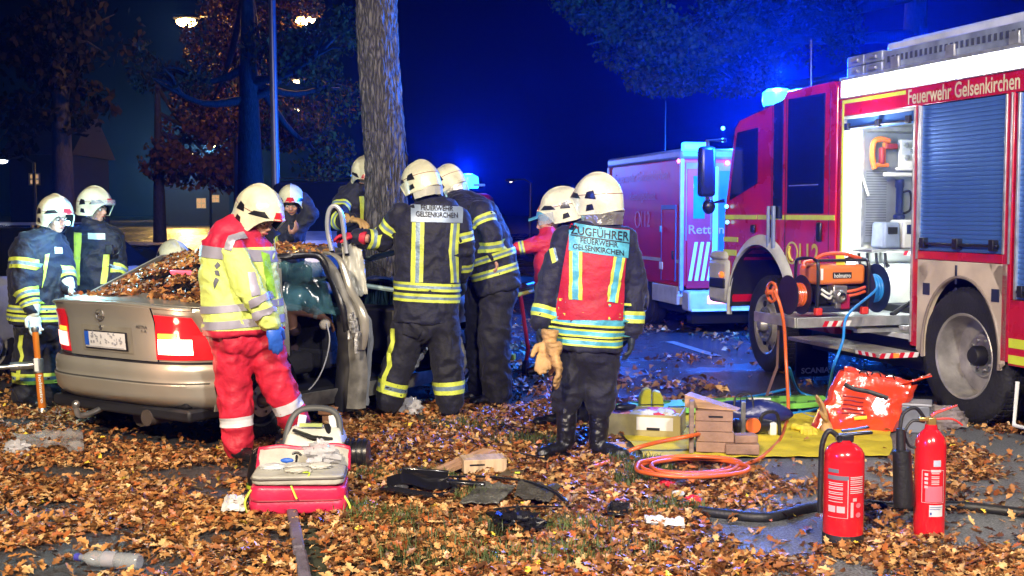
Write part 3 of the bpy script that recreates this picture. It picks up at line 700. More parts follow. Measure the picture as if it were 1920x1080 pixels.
cj = P(1026, 415, 11.2)-oJ
m = MB(); m.ell(cj+V((0, -.005, .055)), (.105, .092, .085), None, 18, 10); m.grid(lambda i, j: cj+V((-.09-.09*j, -.07+.14*i, .055-.03*j-.02*(2*i-1)**2)), 8, 4, thick=.008); m.build('cap', capm, rJ, 60)
# headlamp glow on A's helmet and the headset wire of B
m = MB(); hc = P(127, 418, 9.15)-persA[1]; m.ell(hc, .020, None, 10, 6); m.build('head_lamp', mat('helmet lamp glow', (.4, .9, 1), .3, emit=(.35, .85, 1), estr=9), persA[0])
lamp('POINT', P(132, 418, 9.10)+V((.1, -.15, 0)), 70, (.35, .8, 1.0), None, .05).name = 'head_lamp_light'
m = MB(); m.tube([q-persB[1] for q in catmull([P(195, 408, 10), P(200, 425, 9.9), P(222, 440, 9.9), P(230, 458, 9.9), P(222, 474, 9.9), P(212, 480, 9.88)], 6)], .004, 6); m.ell(P(196, 409, 9.98)-persB[1], .014); m.build('headset_cord', blkp(), persB[0])
m = MB(); m.box(P(205, 468, 9.88)-persB[1], (.06, .04, .08)); m.build('radio', blkp(), persB[0], bevel=.006)
for q0, q1 in (((112, 407), (122, 408)),):
    m = MB()
    for du in (-4, 5): 
        c = P(113+du, 411, 9.24 if du < 0 else 9.2)-persA[1]; m.tube([c+V((.020*math.cos(a), -.012*math.cos(a), .014*math.sin(a))) for a in [2*math.pi*k/12 for k in range(12)]], .0022, 5, closed=True)
    m.build('glasses', blkp(), persA[0])
# ================================================================ ground
RD = V((-.10, 1, 0)).normalized()           # the verge and its kerbs run this way
def asphalt(name, wet=.0, base=(.050, .052, .058)):
    m = bpy.data.materials.new(name); m.use_nodes = True; N = m.node_tree.nodes; L = m.node_tree.links; b = N['Principled BSDF']
    tc = N.new('ShaderNodeTexCoord'); n1 = N.new('ShaderNodeTexNoise'); n1.inputs['Scale'].default_value = 90; n1.inputs['Detail'].default_value = 4
    n2 = N.new('ShaderNodeTexNoise'); n2.inputs['Scale'].default_value = 1.1; n2.inputs['Detail'].default_value = 6
    vo = N.new('ShaderNodeTexVoronoi'); vo.inputs['Scale'].default_value = 160
    for n in (n1, n2, vo): L.new(tc.outputs['Object'], n.inputs['Vector'])
    r1 = N.new('ShaderNodeValToRGB'); e = r1.color_ramp.elements; e[0].position = .35; e[0].color = tuple(x*.45 for x in base)+(1,); e[1].position = .7; e[1].color = tuple(x*1.9 for x in base)+(1,)
    L.new(n1.outputs[0], r1.inputs[0]); mx = N.new('ShaderNodeMixRGB'); mx.blend_type = 'MULTIPLY'; mx.inputs[0].default_value = .6
    r2 = N.new('ShaderNodeValToRGB'); e = r2.color_ramp.elements; e[0].position = .35; e[0].color = (.35, .33, .32, 1); e[1].position = .65; e[1].color = (1, 1, 1, 1)
    L.new(n2.outputs[0], r2.inputs[0]); L.new(r1.outputs[0], mx.inputs[1]); L.new(r2.outputs[0], mx.inputs[2]); L.new(mx.outputs[0], b.inputs['Base Color'])
    mr = N.new('ShaderNodeMapRange'); mr.inputs[1].default_value = .4; mr.inputs[2].default_value = .62; mr.inputs[3].default_value = .75-.45*wet; mr.inputs[4].default_value = .5-.38*wet
    L.new(n2.outputs[0], mr.inputs[0]); L.new(mr.outputs[0], b.inputs['Roughness'])
    bp = N.new('ShaderNodeBump'); bp.inputs['Strength'].default_value = .7; bp.inputs['Distance'].default_value = .008
    L.new(vo.outputs[0], bp.inputs['Height']); L.new(bp.outputs[0], b.inputs['Normal']); return m
soil = mat('dark soil and litter', (.060, .038, .020), .95, var=.3, vscale=5, bump=1., bscale=30, col2=(.020, .022, .010))
g = MB(); g.add([(-300, -60, -.012), (300, -60, -.012), (300, 600, -.012), (-300, 600, -.012)], [(0, 1, 2, 3)])
tag(g.build('ground', mat('night meadow', (.03, .035, .015), .95, bump=.6, bscale=8), smooth=0), kind='structure')
verge_l = lambda y: -.93-.235*(y-5.0)      # left kerb line
verge_r = lambda y: 1.09-.150*(y-5.0)      # right edge of the verge
def strip(name, mt, f0, f1, y0, y1, z, n=24, kind='structure', und=0.):
    m = MB()
    def fn(i, j):
        y = y0+(y1-y0)*j; x = f0(y)+(f1(y)-f0(y))*i
        return V((x, y, z+und*noise.noise(V((x*1.3, y*1.3, 0)))))
    m.grid(fn, n, n*3); return tag(m.build(name, mt, smooth=180), kind=kind)
strip('verge', soil, lambda y: verge_l(y)+.13, verge_r, 3.0, 40, .0, und=.006)
strip('left_lane', asphalt('left asphalt', .25), lambda y: -22-.25*y, verge_l, 3.0, 60, -.004, 6)
strip('road', asphalt('wet road asphalt', 1.0, (.050, .05, .058)), verge_r, lambda y: 16.0, 3.0, 90, -.004, 6)
# far road under the sodium lamps, curving away to the left
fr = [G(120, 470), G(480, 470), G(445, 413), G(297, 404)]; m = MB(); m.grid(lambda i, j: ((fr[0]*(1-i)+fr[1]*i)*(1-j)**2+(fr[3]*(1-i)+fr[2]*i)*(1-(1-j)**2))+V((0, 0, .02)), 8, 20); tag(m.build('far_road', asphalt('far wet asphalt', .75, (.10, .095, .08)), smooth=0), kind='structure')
# kerb stones of the verge
kerbm = mat('grey violet kerb stone', (.13, .11, .15), .6, var=.2, vscale=12, bump=.5, bscale=60)
kerb = thing('kerb', 'long grey kerb of edging stones along the leaf covered verge', 'kerb', (0, 0, 0))
kb = MB(); kb.box((0, 0, 0), (.055, .98, .08)); kme = None
y = 3.2
while y < 14:
    x = verge_l(y+.5)+.02
    if kme is None: ko = kb.build('kerb_stone', kerbm, kerb, bevel=.012); kme = ko
    else: ko = kme.copy(); COL.objects.link(ko); ko.parent = kerb
    ko.location = (x, y+.5, .005+random.uniform(-.004, .004)); ko.rotation_euler = (0, 0, math.atan(.235)+random.uniform(-.008, .008)); y += 1.0/math.cos(math.atan(.235))-.015
strip('near_road', asphalt('near asphalt with floodlit tone', .35, (.15, .165, .18)), verge_r, lambda y: 6.0-.3*y, 3.0, 8.6, .002, 6)  # paler than the road: the floodlight on it is put into the colour
# painted lane line on the wet road
lm = mat('worn road paint', (.22, .22, .21), .6, var=.3, vscale=10)
for k, (a, b) in enumerate([((1255, 640), (1345, 668)), ((1120, 598), (1165, 612))]):
    A, B = G(*a), G(*b); d = (B-A).normalized(); n = V((-d.y, d.x, 0))*.06; m = MB()
    m.add([A-n+V((0, 0, .002)), B-n+V((0, 0, .002)), B+n+V((0, 0, .002)), A+n+V((0, 0, .002))], [(0, 1, 2, 3)]); tag(m.build('lane_marking', lm, smooth=0), kind='structure')
# ---------------------------------------------------------------- fallen oak leaves
def leaf_variants(k):
    """lobed oak leaf outlines, cupped, unit length"""
    out = []
    for s in range(k):
        r = random.Random(s); pts = []
        n = 6 if s < 5 else (4 if s < 8 else 2)
        for i in range(n+1):
            t = i/n; wd = .30*math.sin(math.pi*min(1, t*.95+.08))**.8
            if i % 2 == 0: wd *= .55+.15*r.random()
            else: wd *= 1.15+.25*r.random()
            pts.append((t, wd))
        mid = [(t, 0) for t, _ in pts]
        vs = [(-.12, 0, 0)]
        cup = r.uniform(.15, .55); cl = r.uniform(-.5, .6); tw = r.uniform(-.5, .5)
        def z(x, y): return cup*abs(y)*1.0+cl*(x-.5)**2+tw*y*(x-.4)
        L_, M_, R_ = [], [], []
        for t, wd in pts:
            L_.append(len(vs)); vs.append((t-.5, wd, z(t, wd))); M_.append(len(vs)); vs.append((t-.5, 0, z(t, 0))); R_.append(len(vs)); vs.append((t-.5, -wd, z(t, -wd)))
        vs[0] = (-.68, 0, z(-.1, 0)); fs = []
        for i in range(n):
            fs += [(L_[i], M_[i], M_[i+1], L_[i+1]), (M_[i], R_[i], R_[i+1], M_[i+1])]
        fs += [(0, M_[0], L_[0]), (0, R_[0], M_[0])]
        out.append((np.array(vs, dtype=np.float64), fs))
    return out
LV_ALL = leaf_variants(10); LV = LV_ALL[:8]; LV_S = LV_ALL[8:10]; LV_T = [(np.array([(-.5, 0, 0), (-.15, .32, .12), (.5, 0, .05), (-.05, -.30, .12)]), [(0, 3, 2, 1)]), (np.array([(-.5, 0, 0), (.1, .30, -.1), (.5, .05, .1), (.0, -.34, .05)]), [(0, 3, 2, 1)])]
def leaf_mat(name):
    m = bpy.data.materials.new(name); m.use_nodes = True; N = m.node_tree.nodes; L = m.node_tree.links; b = N['Principled BSDF']
    at = N.new('ShaderNodeAttribute'); at.attribute_name = 'leafcol'; L.new(at.outputs['Color'], b.inputs['Base Color'])
    b.inputs['Roughness'].default_value = .42
    ns = N.new('ShaderNodeTexNoise'); ns.inputs['Scale'].default_value = 45; bp = N.new('ShaderNodeBump'); bp.inputs['Strength'].default_value = .35; bp.inputs['Distance'].default_value = .01
    tc = N.new('ShaderNodeTexCoord'); L.new(tc.outputs['Object'], ns.inputs['Vector']); L.new(ns.outputs[0], bp.inputs['Height']); L.new(bp.outputs[0], b.inputs['Normal']); return m
lmat = leaf_mat('oak leaf'); tmat_ = leaf_mat('crown leaf'); tmat_.node_tree.nodes['Principled BSDF'].inputs['Roughness'].default_value = .95; tmat_.node_tree.nodes['Principled BSDF'].inputs['Specular IOR Level'].default_value = .08
PAL = np.array([(.46, .22, .07), (.34, .14, .04), (.55, .30, .11), (.20, .075, .025), (.42, .18, .05), (.10, .04, .016), (.60, .38, .16), (.42, .12, .03), (.26, .10, .035)])*np.array([.92, .92, .92])
def leaves(name, pos, size, tilt=.35, kind='stuff', parent=None, pal=PAL, normal=None, yellow=.008, LVS=None):
    """pos (n,3) float array; every leaf its own geometry, joined"""
    LV = LVS or LV_ALL[:8]
    n = len(pos); V_, F_, C_ = [], [], []; base = 0
    var = rng.integers(0, len(LV), n); az = rng.uniform(0, 2*np.pi, n); tx = rng.normal(0, tilt, n); ty = rng.normal(0, tilt, n)
    sz = size*rng.uniform(.65, 1.25, n); ci = rng.integers(0, len(pal), n); br = rng.uniform(.65, 1.2, n)
    faces_all = []; ls = []; allv = []; cols = []
    for k, (vs, fs) in enumerate(LV):
        idx = np.nonzero(var == k)[0]; 
        if len(idx) == 0: continue
        q = vs[None, :, :]*sz[idx, None, None]; x, y_, z = q[..., 0], q[..., 1], q[..., 2]
        a = tx[idx, None]; y2 = y_*np.cos(a)-z*np.sin(a); z2 = y_*np.sin(a)+z*np.cos(a)
        a = ty[idx, None]; x2 = x*np.cos(a)+z2*np.sin(a); z3 = -x*np.sin(a)+z2*np.cos(a)
        a = az[idx, None]; X = x2*np.cos(a)-y2*np.sin(a); Y = x2*np.sin(a)+y2*np.cos(a)
        W = np.stack([X, Y, z3], -1)
        if normal is not None:
            nn = normal[idx]; up = np.tile(np.array([0, 0, 1.]), (len(idx), 1)); t1 = np.cross(np.array([0, 1., 0]), nn); t1 /= np.linalg.norm(t1, axis=1, keepdims=True)+1e-9; t2 = np.cross(nn, t1)
            W = X[..., None]*t1[:, None, :]+Y[..., None]*t2[:, None, :]+z3[..., None]*nn[:, None, :]
        W = W+pos[idx, None, :]; nv = vs.shape[0]
        c = pal[ci[idx]]*br[idx, None]; yl = rng.random(len(idx)) < yellow; c[yl] = np.array([.75, .55, .06])
        allv.append(W.reshape(-1, 3)); cols.append(np.repeat(c, nv, 0))
        off = base+np.arange(len(idx))*nv
        for f in fs: ls.append((len(f), (off[:, None]+np.array(f)[None, :])))
        base += nv*len(idx)
    AV = np.concatenate(allv); AC = np.concatenate(cols)
    loops = np.concatenate([a.reshape(-1) for _, a in ls]); cnt = np.concatenate([np.full(len(a), k) for k, a in ls])
    me = bpy.data.meshes.new(name); me.vertices.add(len(AV)); me.vertices.foreach_set('co', AV.reshape(-1).astype(np.float32))
    me.loops.add(len(loops)); me.loops.foreach_set('vertex_index', loops.astype(np.int32)); me.polygons.add(len(cnt))
    st = np.concatenate([[0], np.cumsum(cnt)[:-1]]); me.polygons.foreach_set('loop_start', st.astype(np.int32)); 
    me.update(calc_edges=True); me.validate(); me.shade_smooth()
    at = me.color_attributes.new('leafcol', 'FLOAT_COLOR', 'POINT'); at.data.foreach_set('color', np.concatenate([AC, np.ones((len(AC), 1))], 1).astype(np.float32).reshape(-1))
    me.materials.append(tmat_ if name == 'crown' else lmat)
    o = bpy.data.objects.new(name, me); COL.objects.link(o)
    if parent: o.parent = parent
    if kind: o['kind'] = kind
    return o
def vnoise(x, y, f, o=0.):
    return np.array([noise.noise(V((a*f+o, b*f-o, o))) for a, b in zip(x, y)])
def scatter(n, y0, y1, dens):
    """density in the view: more candidates than kept"""
    y = y0+(y1-y0)*rng.random(n)**.85; hw = y*.47+.5; x = rng.uniform(-1, 1, n)*hw
    p = dens(x, y); k = rng.random(n) < p; return x[k], y[k]
def car_gap(x, y):
    dx, dy = x+2.02, y-7.38; a = math.radians(57); u = dx*math.cos(a)+dy*math.sin(a); v = -dx*math.sin(a)+dy*math.cos(a)
    return np.where((u > .12) & (u < 3.4) & (v > .05) & (v < 1.5), .12, 1.)
def dens(x, y):
    a = vnoise(x, y, 1.3, 3.1); b = vnoise(x, y, 3.6, 9.7)
    xl = -.93-.235*(y-5.0); xr = 1.09-.150*(y-5.0)
    p = np.where(x < xr, np.clip(.80+1.0*a+.8*b, .08, 1), np.clip(.24+1.4*a+1.1*b, .03, .9))
    p = np.where((x < xl), np.clip(.70+1.2*a+1.0*b, .05, 1), p)
    p = np.where((x > xr) & (y > 9.3), np.clip(.30+1.8*a+.6*b-.05*(y-9.3), 0, .8), p)
    p = np.where((x > xr+.5) & (y > 10.8), p*.35, p)
    p = np.where((x > xl) & (x < xl+.13) & (y < 6.1), p*.2, p); p = p*car_gap(x, y)                       # kerb shows
    tarp = (x > .75) & (x < 2.75) & (y > 7.35) & (y < 9.2); p = np.where(tarp, p*.02, p)
    return p
xs, ys = scatter(41000, 4.6, 6.8, dens)
leaves('fallen_leaves', np.stack([xs, ys, .008+rng.random(len(xs))**1.8*.034], -1), .049, .45, LVS=LV_ALL[:5])
xs, ys = scatter(46000, 6.8, 9.6, dens)
leaves('fallen_leaves', np.stack([xs, ys, .008+rng.random(len(xs))**1.8*.034], -1), .047, .45, LVS=LV_ALL[5:8])
xs, ys = scatter(36000, 9.3, 20, dens)
leaves('fallen_leaves', np.stack([xs, ys, .012+rng.random(len(xs))*.03], -1), .075, .40, LVS=LV_S)
# small litter between the leaves
xs, ys = scatter(32000, 4.6, 9.0, dens)
leaves('leaf_litter', np.stack([xs, ys, .004+rng.random(len(xs))*.012], -1), .030, .35, pal=PAL*.6, LVS=LV_S[:1])
# grass tufts
def grass(name, cs, per, h):
    vs, fs = [], []
    for cx, cy, rad in cs:
        for _ in range(per):
            a = random.uniform(0, 6.28); r = rad*math.sqrt(random.random()); x = cx+r*math.cos(a)*1.5; y = cy+r*math.sin(a)*.8
            t = random.uniform(0, 6.28); hh = h*random.uniform(.4, 1.2); ln = hh*random.uniform(.2, .9); w_ = .0025; b = len(vs)
            dx, dy = math.cos(t), math.sin(t); vs += [(x-dy*w_, y+dx*w_, 0), (x+dy*w_, y-dx*w_, 0), (x+dx*ln*.4+dy*w_*.8, y+dy*ln*.4-dx*w_*.8, hh*.7), (x+dx*ln*.4-dy*w_*.8, y+dy*ln*.4+dx*w_*.8, hh*.7), (x+dx*ln, y+dy*ln, hh*.95)]
            fs += [(b, b+1, b+2, b+3), (b+3, b+2, b+4)]
    m = MB(); m.add(vs, fs); tag(m.build(name, mat('grass blade', (.09, .13, .03), .6, var=.35, vscale=3), smooth=0), kind='stuff')
cs = []
for u, v, r in [(760, 990, .22), (720, 975, .15), (790, 1030, .2), (830, 1060, .2), (960, 1000, .12), (1190, 870, .12), (1215, 885, .1), (1185, 905, .1), (690, 900, .15), (1080, 1000, .15), (1030, 1050, .2), (900, 940, .1), (1250, 960, .14), (640, 960, .1), (1000, 830, .2), (880, 800, .2), (1130, 1040, .2), (800, 900, .12), (1000, 990, .2)]:
    p = G(u, v); cs.append((p.x, p.y, r))
grass('grass', cs, 260, .075)
# ================================================================ trees
bark = mat('furrowed bark', (.035, .03, .03), .8, var=.35, vscale=22, bump=1., bscale=40, stretch=(1, 1, .35), col2=(.010, .009, .010))
def bark_mat():
    m = bpy.data.materials.new('furrowed oak bark'); m.use_nodes = True; N = m.node_tree.nodes; L = m.node_tree.links; b = N['Principled BSDF']; b.inputs['Roughness'].default_value = .75
    tc = N.new('ShaderNodeTexCoord'); mp = N.new('ShaderNodeMapping'); mp.inputs['Scale'].default_value = (1, 1, .20); L.new(tc.outputs['Object'], mp.inputs[0])
    n0 = N.new('ShaderNodeTexNoise'); n0.inputs['Scale'].default_value = 9; n0.inputs['Detail'].default_value = 4; L.new(mp.outputs[0], n0.inputs['Vector'])
    ad = N.new('ShaderNodeVectorMath'); ad.operation = 'MULTIPLY_ADD'; ad.inputs[1].default_value = (.16, .16, .16); L.new(n0.outputs['Color'], ad.inputs[0]); L.new(mp.outputs[0], ad.inputs[2])
    vo = N.new('ShaderNodeTexVoronoi'); vo.feature = 'DISTANCE_TO_EDGE'; vo.inputs['Scale'].default_value = 24; L.new(ad.outputs[0], vo.inputs['Vector'])
    r = N.new('ShaderNodeValToRGB'); e = r.color_ramp.elements; e[0].position = .0; e[0].color = (.020, .019, .022, 1); e[1].position = .30; e[1].color = (.17, .16, .165, 1)
    L.new(vo.outputs[0], r.inputs[0]); n1 = N.new('ShaderNodeTexNoise'); n1.inputs['Scale'].default_value = 60; n1.inputs['Detail'].default_value = 6; L.new(mp.outputs[0], n1.inputs['Vector'])
    mx = N.new('ShaderNodeMixRGB'); mx.blend_type = 'MULTIPLY'; mx.inputs[0].default_value = .8; L.new(r.outputs[0], mx.inputs[1]); L.new(n1.outputs[0], mx.inputs[2])
    gm_ = N.new('ShaderNodeGamma'); gm_.inputs[1].default_value = .9; L.new(mx.outputs[0], gm_.inputs[0]); L.new(gm_.outputs[0], b.inputs['Base Color'])
    ma = N.new('ShaderNodeMath'); ma.operation = 'MULTIPLY_ADD'; ma.inputs[1].default_value = .25; L.new(n1.outputs[0], ma.inputs[0]); L.new(vo.outputs[0], ma.inputs[2])
    bp = N.new('ShaderNodeBump'); bp.inputs['Strength'].default_value = 1; bp.inputs['Distance'].default_value = .06; L.new(ma.outputs[0], bp.inputs['Height']); L.new(bp.outputs[0], b.inputs['Normal']); return m
barkt = bark_mat()
def big_trunk():
    root = thing('tree', 'thick bare tree trunk with furrowed bark rising behind the wreck', 'tree', P(722, 560, 10.6).xy.to_3d())
    org = root.location.copy(); pts = [(725, 700), (724, 620), (724, 540), (722, 430), (722, 300), (716, 200), (710, 100), (706, 0), (700, -150), (690, -400), (680, -800)]; pts = pts[:10]
    rad = [.24, .20, .185, .178, .178, .178, .175, .170, .165, .15, .12]
    ax = catmull([P(u, v, 10.6)-org for u, v in pts], 60); n = 170; k = len(ax); m = MB()
    def rr(t): 
        f = t*(len(rad)-1); i = min(int(f), len(rad)-2); return rad[i]+(rad[i+1]-rad[i])*(f-i)
    def fn(i, j):
        a = 2*math.pi*i; c = ax[min(int(round(j*(k-1))), k-1)]; r = rr(j)
        q = V((math.cos(a)*7, math.sin(a)*7, c.z*4.5)); w_ = noise.noise_vector(q*.35)*1.6
        rid = 1-abs(noise.noise(q*1.25+w_))*2; fine = noise.noise(V((math.cos(a)*22, math.sin(a)*22, c.z*16)))
        plate = noise.noise(V((math.cos(a)*10, math.sin(a)*10, c.z*9)))
        return c+V((math.cos(a), math.sin(a), 0))*(r+.010*rid+.006*fine+.014*plate+.02*noise.noise(V((a, c.z*.8, 0))))
    m.grid(fn, n, k); m.build('trunk', barkt, root, 180)
    # a few limbs and the crown above the frame
    m = MB(); top = ax[-1]
    for a in range(6):
        t = a*1.05; s = ax[-1-10*(a % 3)]; e = s+V((math.cos(t)*2.2, math.sin(t)*2.2, 2.2)); m.tube(catmull([s, s.lerp(e, .5)+V((0, 0, -.15)), e], 5), [.08-.006*i for i in range(11)], 8)
    m.build('limb', bark, root)
    return root
big_trunk()
def leafmass(cs, n, size, pal, name, parent, org):
    pos = []
    for c, r in cs:
        k = int(n*r[0]*r[1]/sum(q[1][0]*q[1][1] for q in cs)); d = rng.normal(0, 1, (k, 3)); d /= np.linalg.norm(d, axis=1, keepdims=True)
        rr_ = rng.random((k, 1))**.45; pos.append(np.array(c)+d*rr_*np.array(r))
    pos = np.concatenate(pos); f = np.array([noise.noise(V(p)*.9) for p in pos]); pos = pos[f > -.12]
    return leaves(name, pos-np.array(org), size, 1.2, None, parent, pal, yellow=0, LVS=LV_T)
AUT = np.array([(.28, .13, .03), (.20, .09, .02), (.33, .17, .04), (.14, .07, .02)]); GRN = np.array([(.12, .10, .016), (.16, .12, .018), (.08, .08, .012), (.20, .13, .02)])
def tree(label, base, h, crown, r0, n, size, pal, lean=(0, 0), cat='tree', group=None, seed=0):
    rn = random.Random(seed); root = thing('tree', label, cat, base, group=group); m = MB(); top = V((lean[0], lean[1], h))
    tr = catmull([V((0, 0, -.1)), V((lean[0]*.2, lean[1]*.2, h*.35)), V((lean[0]*.6, lean[1]*.6, h*.7)), top], 7)
    m.tube(tr, [r0*(1-.75*i/(len(tr)-1)) for i in range(len(tr))], 12); m.build('trunk', bark, root, 60)
    lm_ = MB()
    for c, r in crown:
        c = V(c); s = tr[rn.randrange(len(tr)//2, len(tr)-2)]; mid = s.lerp(c, .5)+V((0, 0, -.3)); pp = catmull([s, mid, c], 5); lm_.tube(pp, [r0*.32*(1-.8*i/(len(pp)-1)) for i in range(len(pp))], 7)
        for _ in range(4):
            e = c+V((rn.uniform(-1, 1)*r[0]*.8, rn.uniform(-1, 1)*r[1]*.8, rn.uniform(-.8, .8)*r[2])); lm_.tube([pp[-4], pp[-4].lerp(e, .5)+V((0, 0, .1)), e], [r0*.12, r0*.08, r0*.03], 5)
    lm_.build('limb', bark, root, 60); o = leafmass([(tuple(c), r) for c, r in crown], n, size, pal, 'crown', root, (0, 0, 0)); return root
def crown_px(pts, Y, base):
    return [(P(u, v, Y+dy)-base, (r*Y/FPX, r*Y/FPX*.9, r2*Y/FPX)) for u, v, dy, r, r2 in pts]
b = V((P(470, 420, 27).x, 27, 0))
tree('broad autumn tree with brown crown behind the blue lit pole, under the street lamps', b, 7.5, crown_px([(330, 130, 0, 90, 60), (430, 80, 2, 100, 70), (560, 90, 0, 110, 70), (640, 150, 1, 70, 90), (400, 190, 2, 90, 50), (520, 230, 2, 120, 60), (600, 290, 1, 70, 60), (290, 150, -1, 45, 28), (480, 10, 2, 140, 50), (640, 60, -1, 50, 50)], 27, b), .38, 20000, .13, AUT*.55, seed=1)
b = V((P(300, 440, 38).x, 38, 0))
tree('smaller autumn tree farther down the lit road', b, 6, crown_px([(340, 300, 0, 80, 55), (420, 320, 0, 60, 45), (370, 240, 0, 70, 40), (450, 250, 0, 60, 50)], 38, b), .25, 5000, .22, AUT*.4, seed=2)
b = V((P(1500, 440, 21).x+3, 24, 0))
tree('tall tree over the ambulance, its crown lit blue by the beacons', b, 8.5, crown_px([(1130, 40, 0, 75, 50), (1110, 5, 0, 90, 36), (1200, 90, 1, 95, 55), (1290, 50, 0, 130, 80), (1420, 30, 2, 130, 80), (1250, 150, 1, 90, 35), (1380, 130, 2, 110, 60), (1520, 60, 3, 120, 90)], 19, b), .42, 30000, .085, GRN*.3, seed=4)
b = V((P(120, 440, 32).x, 32, 0))
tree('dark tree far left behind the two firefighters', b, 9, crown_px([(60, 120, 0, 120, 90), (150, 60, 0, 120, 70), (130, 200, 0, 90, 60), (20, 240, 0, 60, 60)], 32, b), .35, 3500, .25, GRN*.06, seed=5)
# hedge mass behind the scene
# ================================================================ street lamps and poles
pole_m = mat('dark pole with blue light tint', (.05, .06, .10), .35, metal=.2, var=.1)  # blue light on the pole is put into its paint colour
root = thing('lamp_post', 'tall slim metal pole rising behind the smiling firefighter', 'pole', V((P(519, 330, 15).x, 15, 0)))
m = MB(); o_ = root.location; t0 = P(510, 0, 15)-o_; t0.y = 0; d = (t0-V((0, 0, 0))); m.tube([V((0, 0, 0)), d*.33, d*.66, d, d*1.5], [.06, .055, .05, .045, .04], 14); m.build('pole', pole_m, root)
m = MB(); m.box((0, -.08, .9), (.09, .03, .4)); m.build('service_door', pole_m, root, bevel=.004)
sod = mat('sodium lamp glass', (1, .7, .3), .3, emit=(1.0, .60, .16), estr=60)
lampw = mat('far lamp glass', (1, .8, .5), .3, emit=(1.0, .78, .45), estr=10)
darkp = mat('dark painted steel', (.03, .03, .035), .5, metal=.3)
def street_lamp(u, v, Y, r, em, label, energy=0, side=-1):
    c = P(u, v, Y); base = V((c.x-side*1.2, Y, 0)); root = thing('street_lamp', label, 'street lamp', base, group='street lamps along the far road')
    l = c-base; m = MB(); m.tube([V((0, 0, 0)), V((0, 0, l.z*.6)), V((0, 0, l.z*.97)), V((side*.4, 0, l.z+.12)), l+V((-side*.25, 0, .1))], [.09, .07, .055, .045, .04], 10); m.build('pole', darkp, root)
    m = MB(); m.ell(l+V((0, 0, .06)), (.36, .16, .09), None, 14, 8); m.build('lamp_head', darkp, root)
    m = MB(); m.ell(l+V((0, 0, -.02)), (r*1.35, r*.8, r*.75), None, 14, 8); m.build('lamp_glass', em, root)
    if energy: lamp('POINT', c+V((0, -.1, -.35)), energy, (1, .55, .18), None, .2).name = 'street_lamp_light'
street_lamp(350, 38, 30, .20, sod, 'sodium street lamp left above the autumn tree, the left of the two largest', 700)
street_lamp(572, 35, 30, .19, sod, 'sodium street lamp right above the autumn tree, next to the blue lit pole', 400, side=1)
street_lamp(558, 150, 45, .13, lampw, 'small street lamp directly right of the blue lit pole, halfway up', 120)
street_lamp(555, 205, 60, .15, lampw, 'small street lamp just below the one right of the blue lit pole', 120)
street_lamp(403, 272, 62, .15, lampw, 'highest of the three far street lamps over the bend of the road', 300)
street_lamp(358, 288, 75, .13, lampw, 'far street lamp left of the three over the bend', 200)
street_lamp(418, 290, 80, .13, lampw, 'far street lamp right of the three over the bend', 200)
street_lamp(4, 300, 45, .16, mat('white lamp glass', (1, 1, 1), .3, emit=(.8, .9, 1), estr=12), 'white street lamp at the left edge of the picture', 0)
street_lamp(958, 340, 70, .06, lampw, 'tiny distant lamp in the dark between the firefighters and the commander', 0)
for u, v, e_ in ((350, 427, 13000), (395, 437, 10000), (330, 414, 13000)):
    q = G(u, v); lamp('POINT', (q.x, q.y, 6.5), e_, (1, .60, .14), None, .3).name = 'street_lamp_light'
# ================================================================ far houses
hw_ = mat('dim render wall', (.02, .018, .016), .9, var=.15, bump=.3); winm = mat('lit window', (.7, .5, .3), .3, emit=(1, .62, .3), estr=.5); rfm = mat('dark roof tile', (.05, .03, .03), .8)
def house(label, u0, u1, v0, v1, Y, wins):
    A, B = P(u0, v1, Y), P(u1, v1, Y); z1 = P(u0, v0, Y).z; base = V(((A.x+B.x)/2, Y, 0)); wd = B.x-A.x; root = thing('house', label, 'house', base)
    m = MB(); m.box((0, 3, z1/2), (wd, 6, z1)); m.build('wall', hw_, root)
    m = MB(); m.add([(-wd/2-.3, -.3, z1), (wd/2+.3, -.3, z1), (wd/2+.3, 6.3, z1), (-wd/2-.3, 6.3, z1), (-wd/2-.3, 3, z1+2.5), (wd/2+.3, 3, z1+2.5)], [(0, 1, 5, 4), (2, 3, 4, 5), (1, 2, 5), (3, 0, 4), (3, 2, 1, 0)]); m.build('roof', rfm, root, 0)
    for (a, b_, c, d) in wins:
        p, q = P(a, b_, Y)-base, P(c, d, Y)-base; w_ = q.x-p.x; h_ = p.z-q.z; m = MB(); cx, cz = (p.x+q.x)/2, (p.z+q.z)/2
        m.box((cx, -.03, cz), (w_, .04, h_)); wi = m.build('window', winm, root)
        f = MB(); t = .07
        for xx in (cx-w_/2, cx, cx+w_/2): f.box((xx, -.06, cz), (t, .05, h_+t))
        for zz in (cz-h_/2, cz, cz+h_/2): f.box((cx, -.066, zz), (w_, .05, t))
        f.build('frame', white(), wi)
house('low pale house with two lit windows beyond the bend of the road', 296, 430, 356, 402, 150, [(398, 366, 411, 379), (369, 372, 386, 390)])
house('dark house with one bright window behind the left firefighters', 20, 130, 290, 400, 60, [(56, 326, 75, 346)])
# ================================================================ haze lit by the beacons, their blue also put into its colour
m = MB(); m.box((0, 110, 4.0), (260, 232, 12.0)); hz = MATS.get('x'); hm = bpy.data.materials.new('haze'); hm.use_nodes = True; N = hm.node_tree.nodes; N.remove(N['Principled BSDF'])
pv = N.new('ShaderNodeVolumePrincipled'); pv.inputs['Anisotropy'].default_value = .82; pv.inputs['Density'].default_value = .0016; pv.inputs['Color'].default_value = (.03, .13, 1.0, 1); hm.node_tree.links.new(pv.outputs[0], N['Material Output'].inputs['Volume'])
ho = m.build('haze', hm, smooth=0); ho['kind'] = 'stuff'
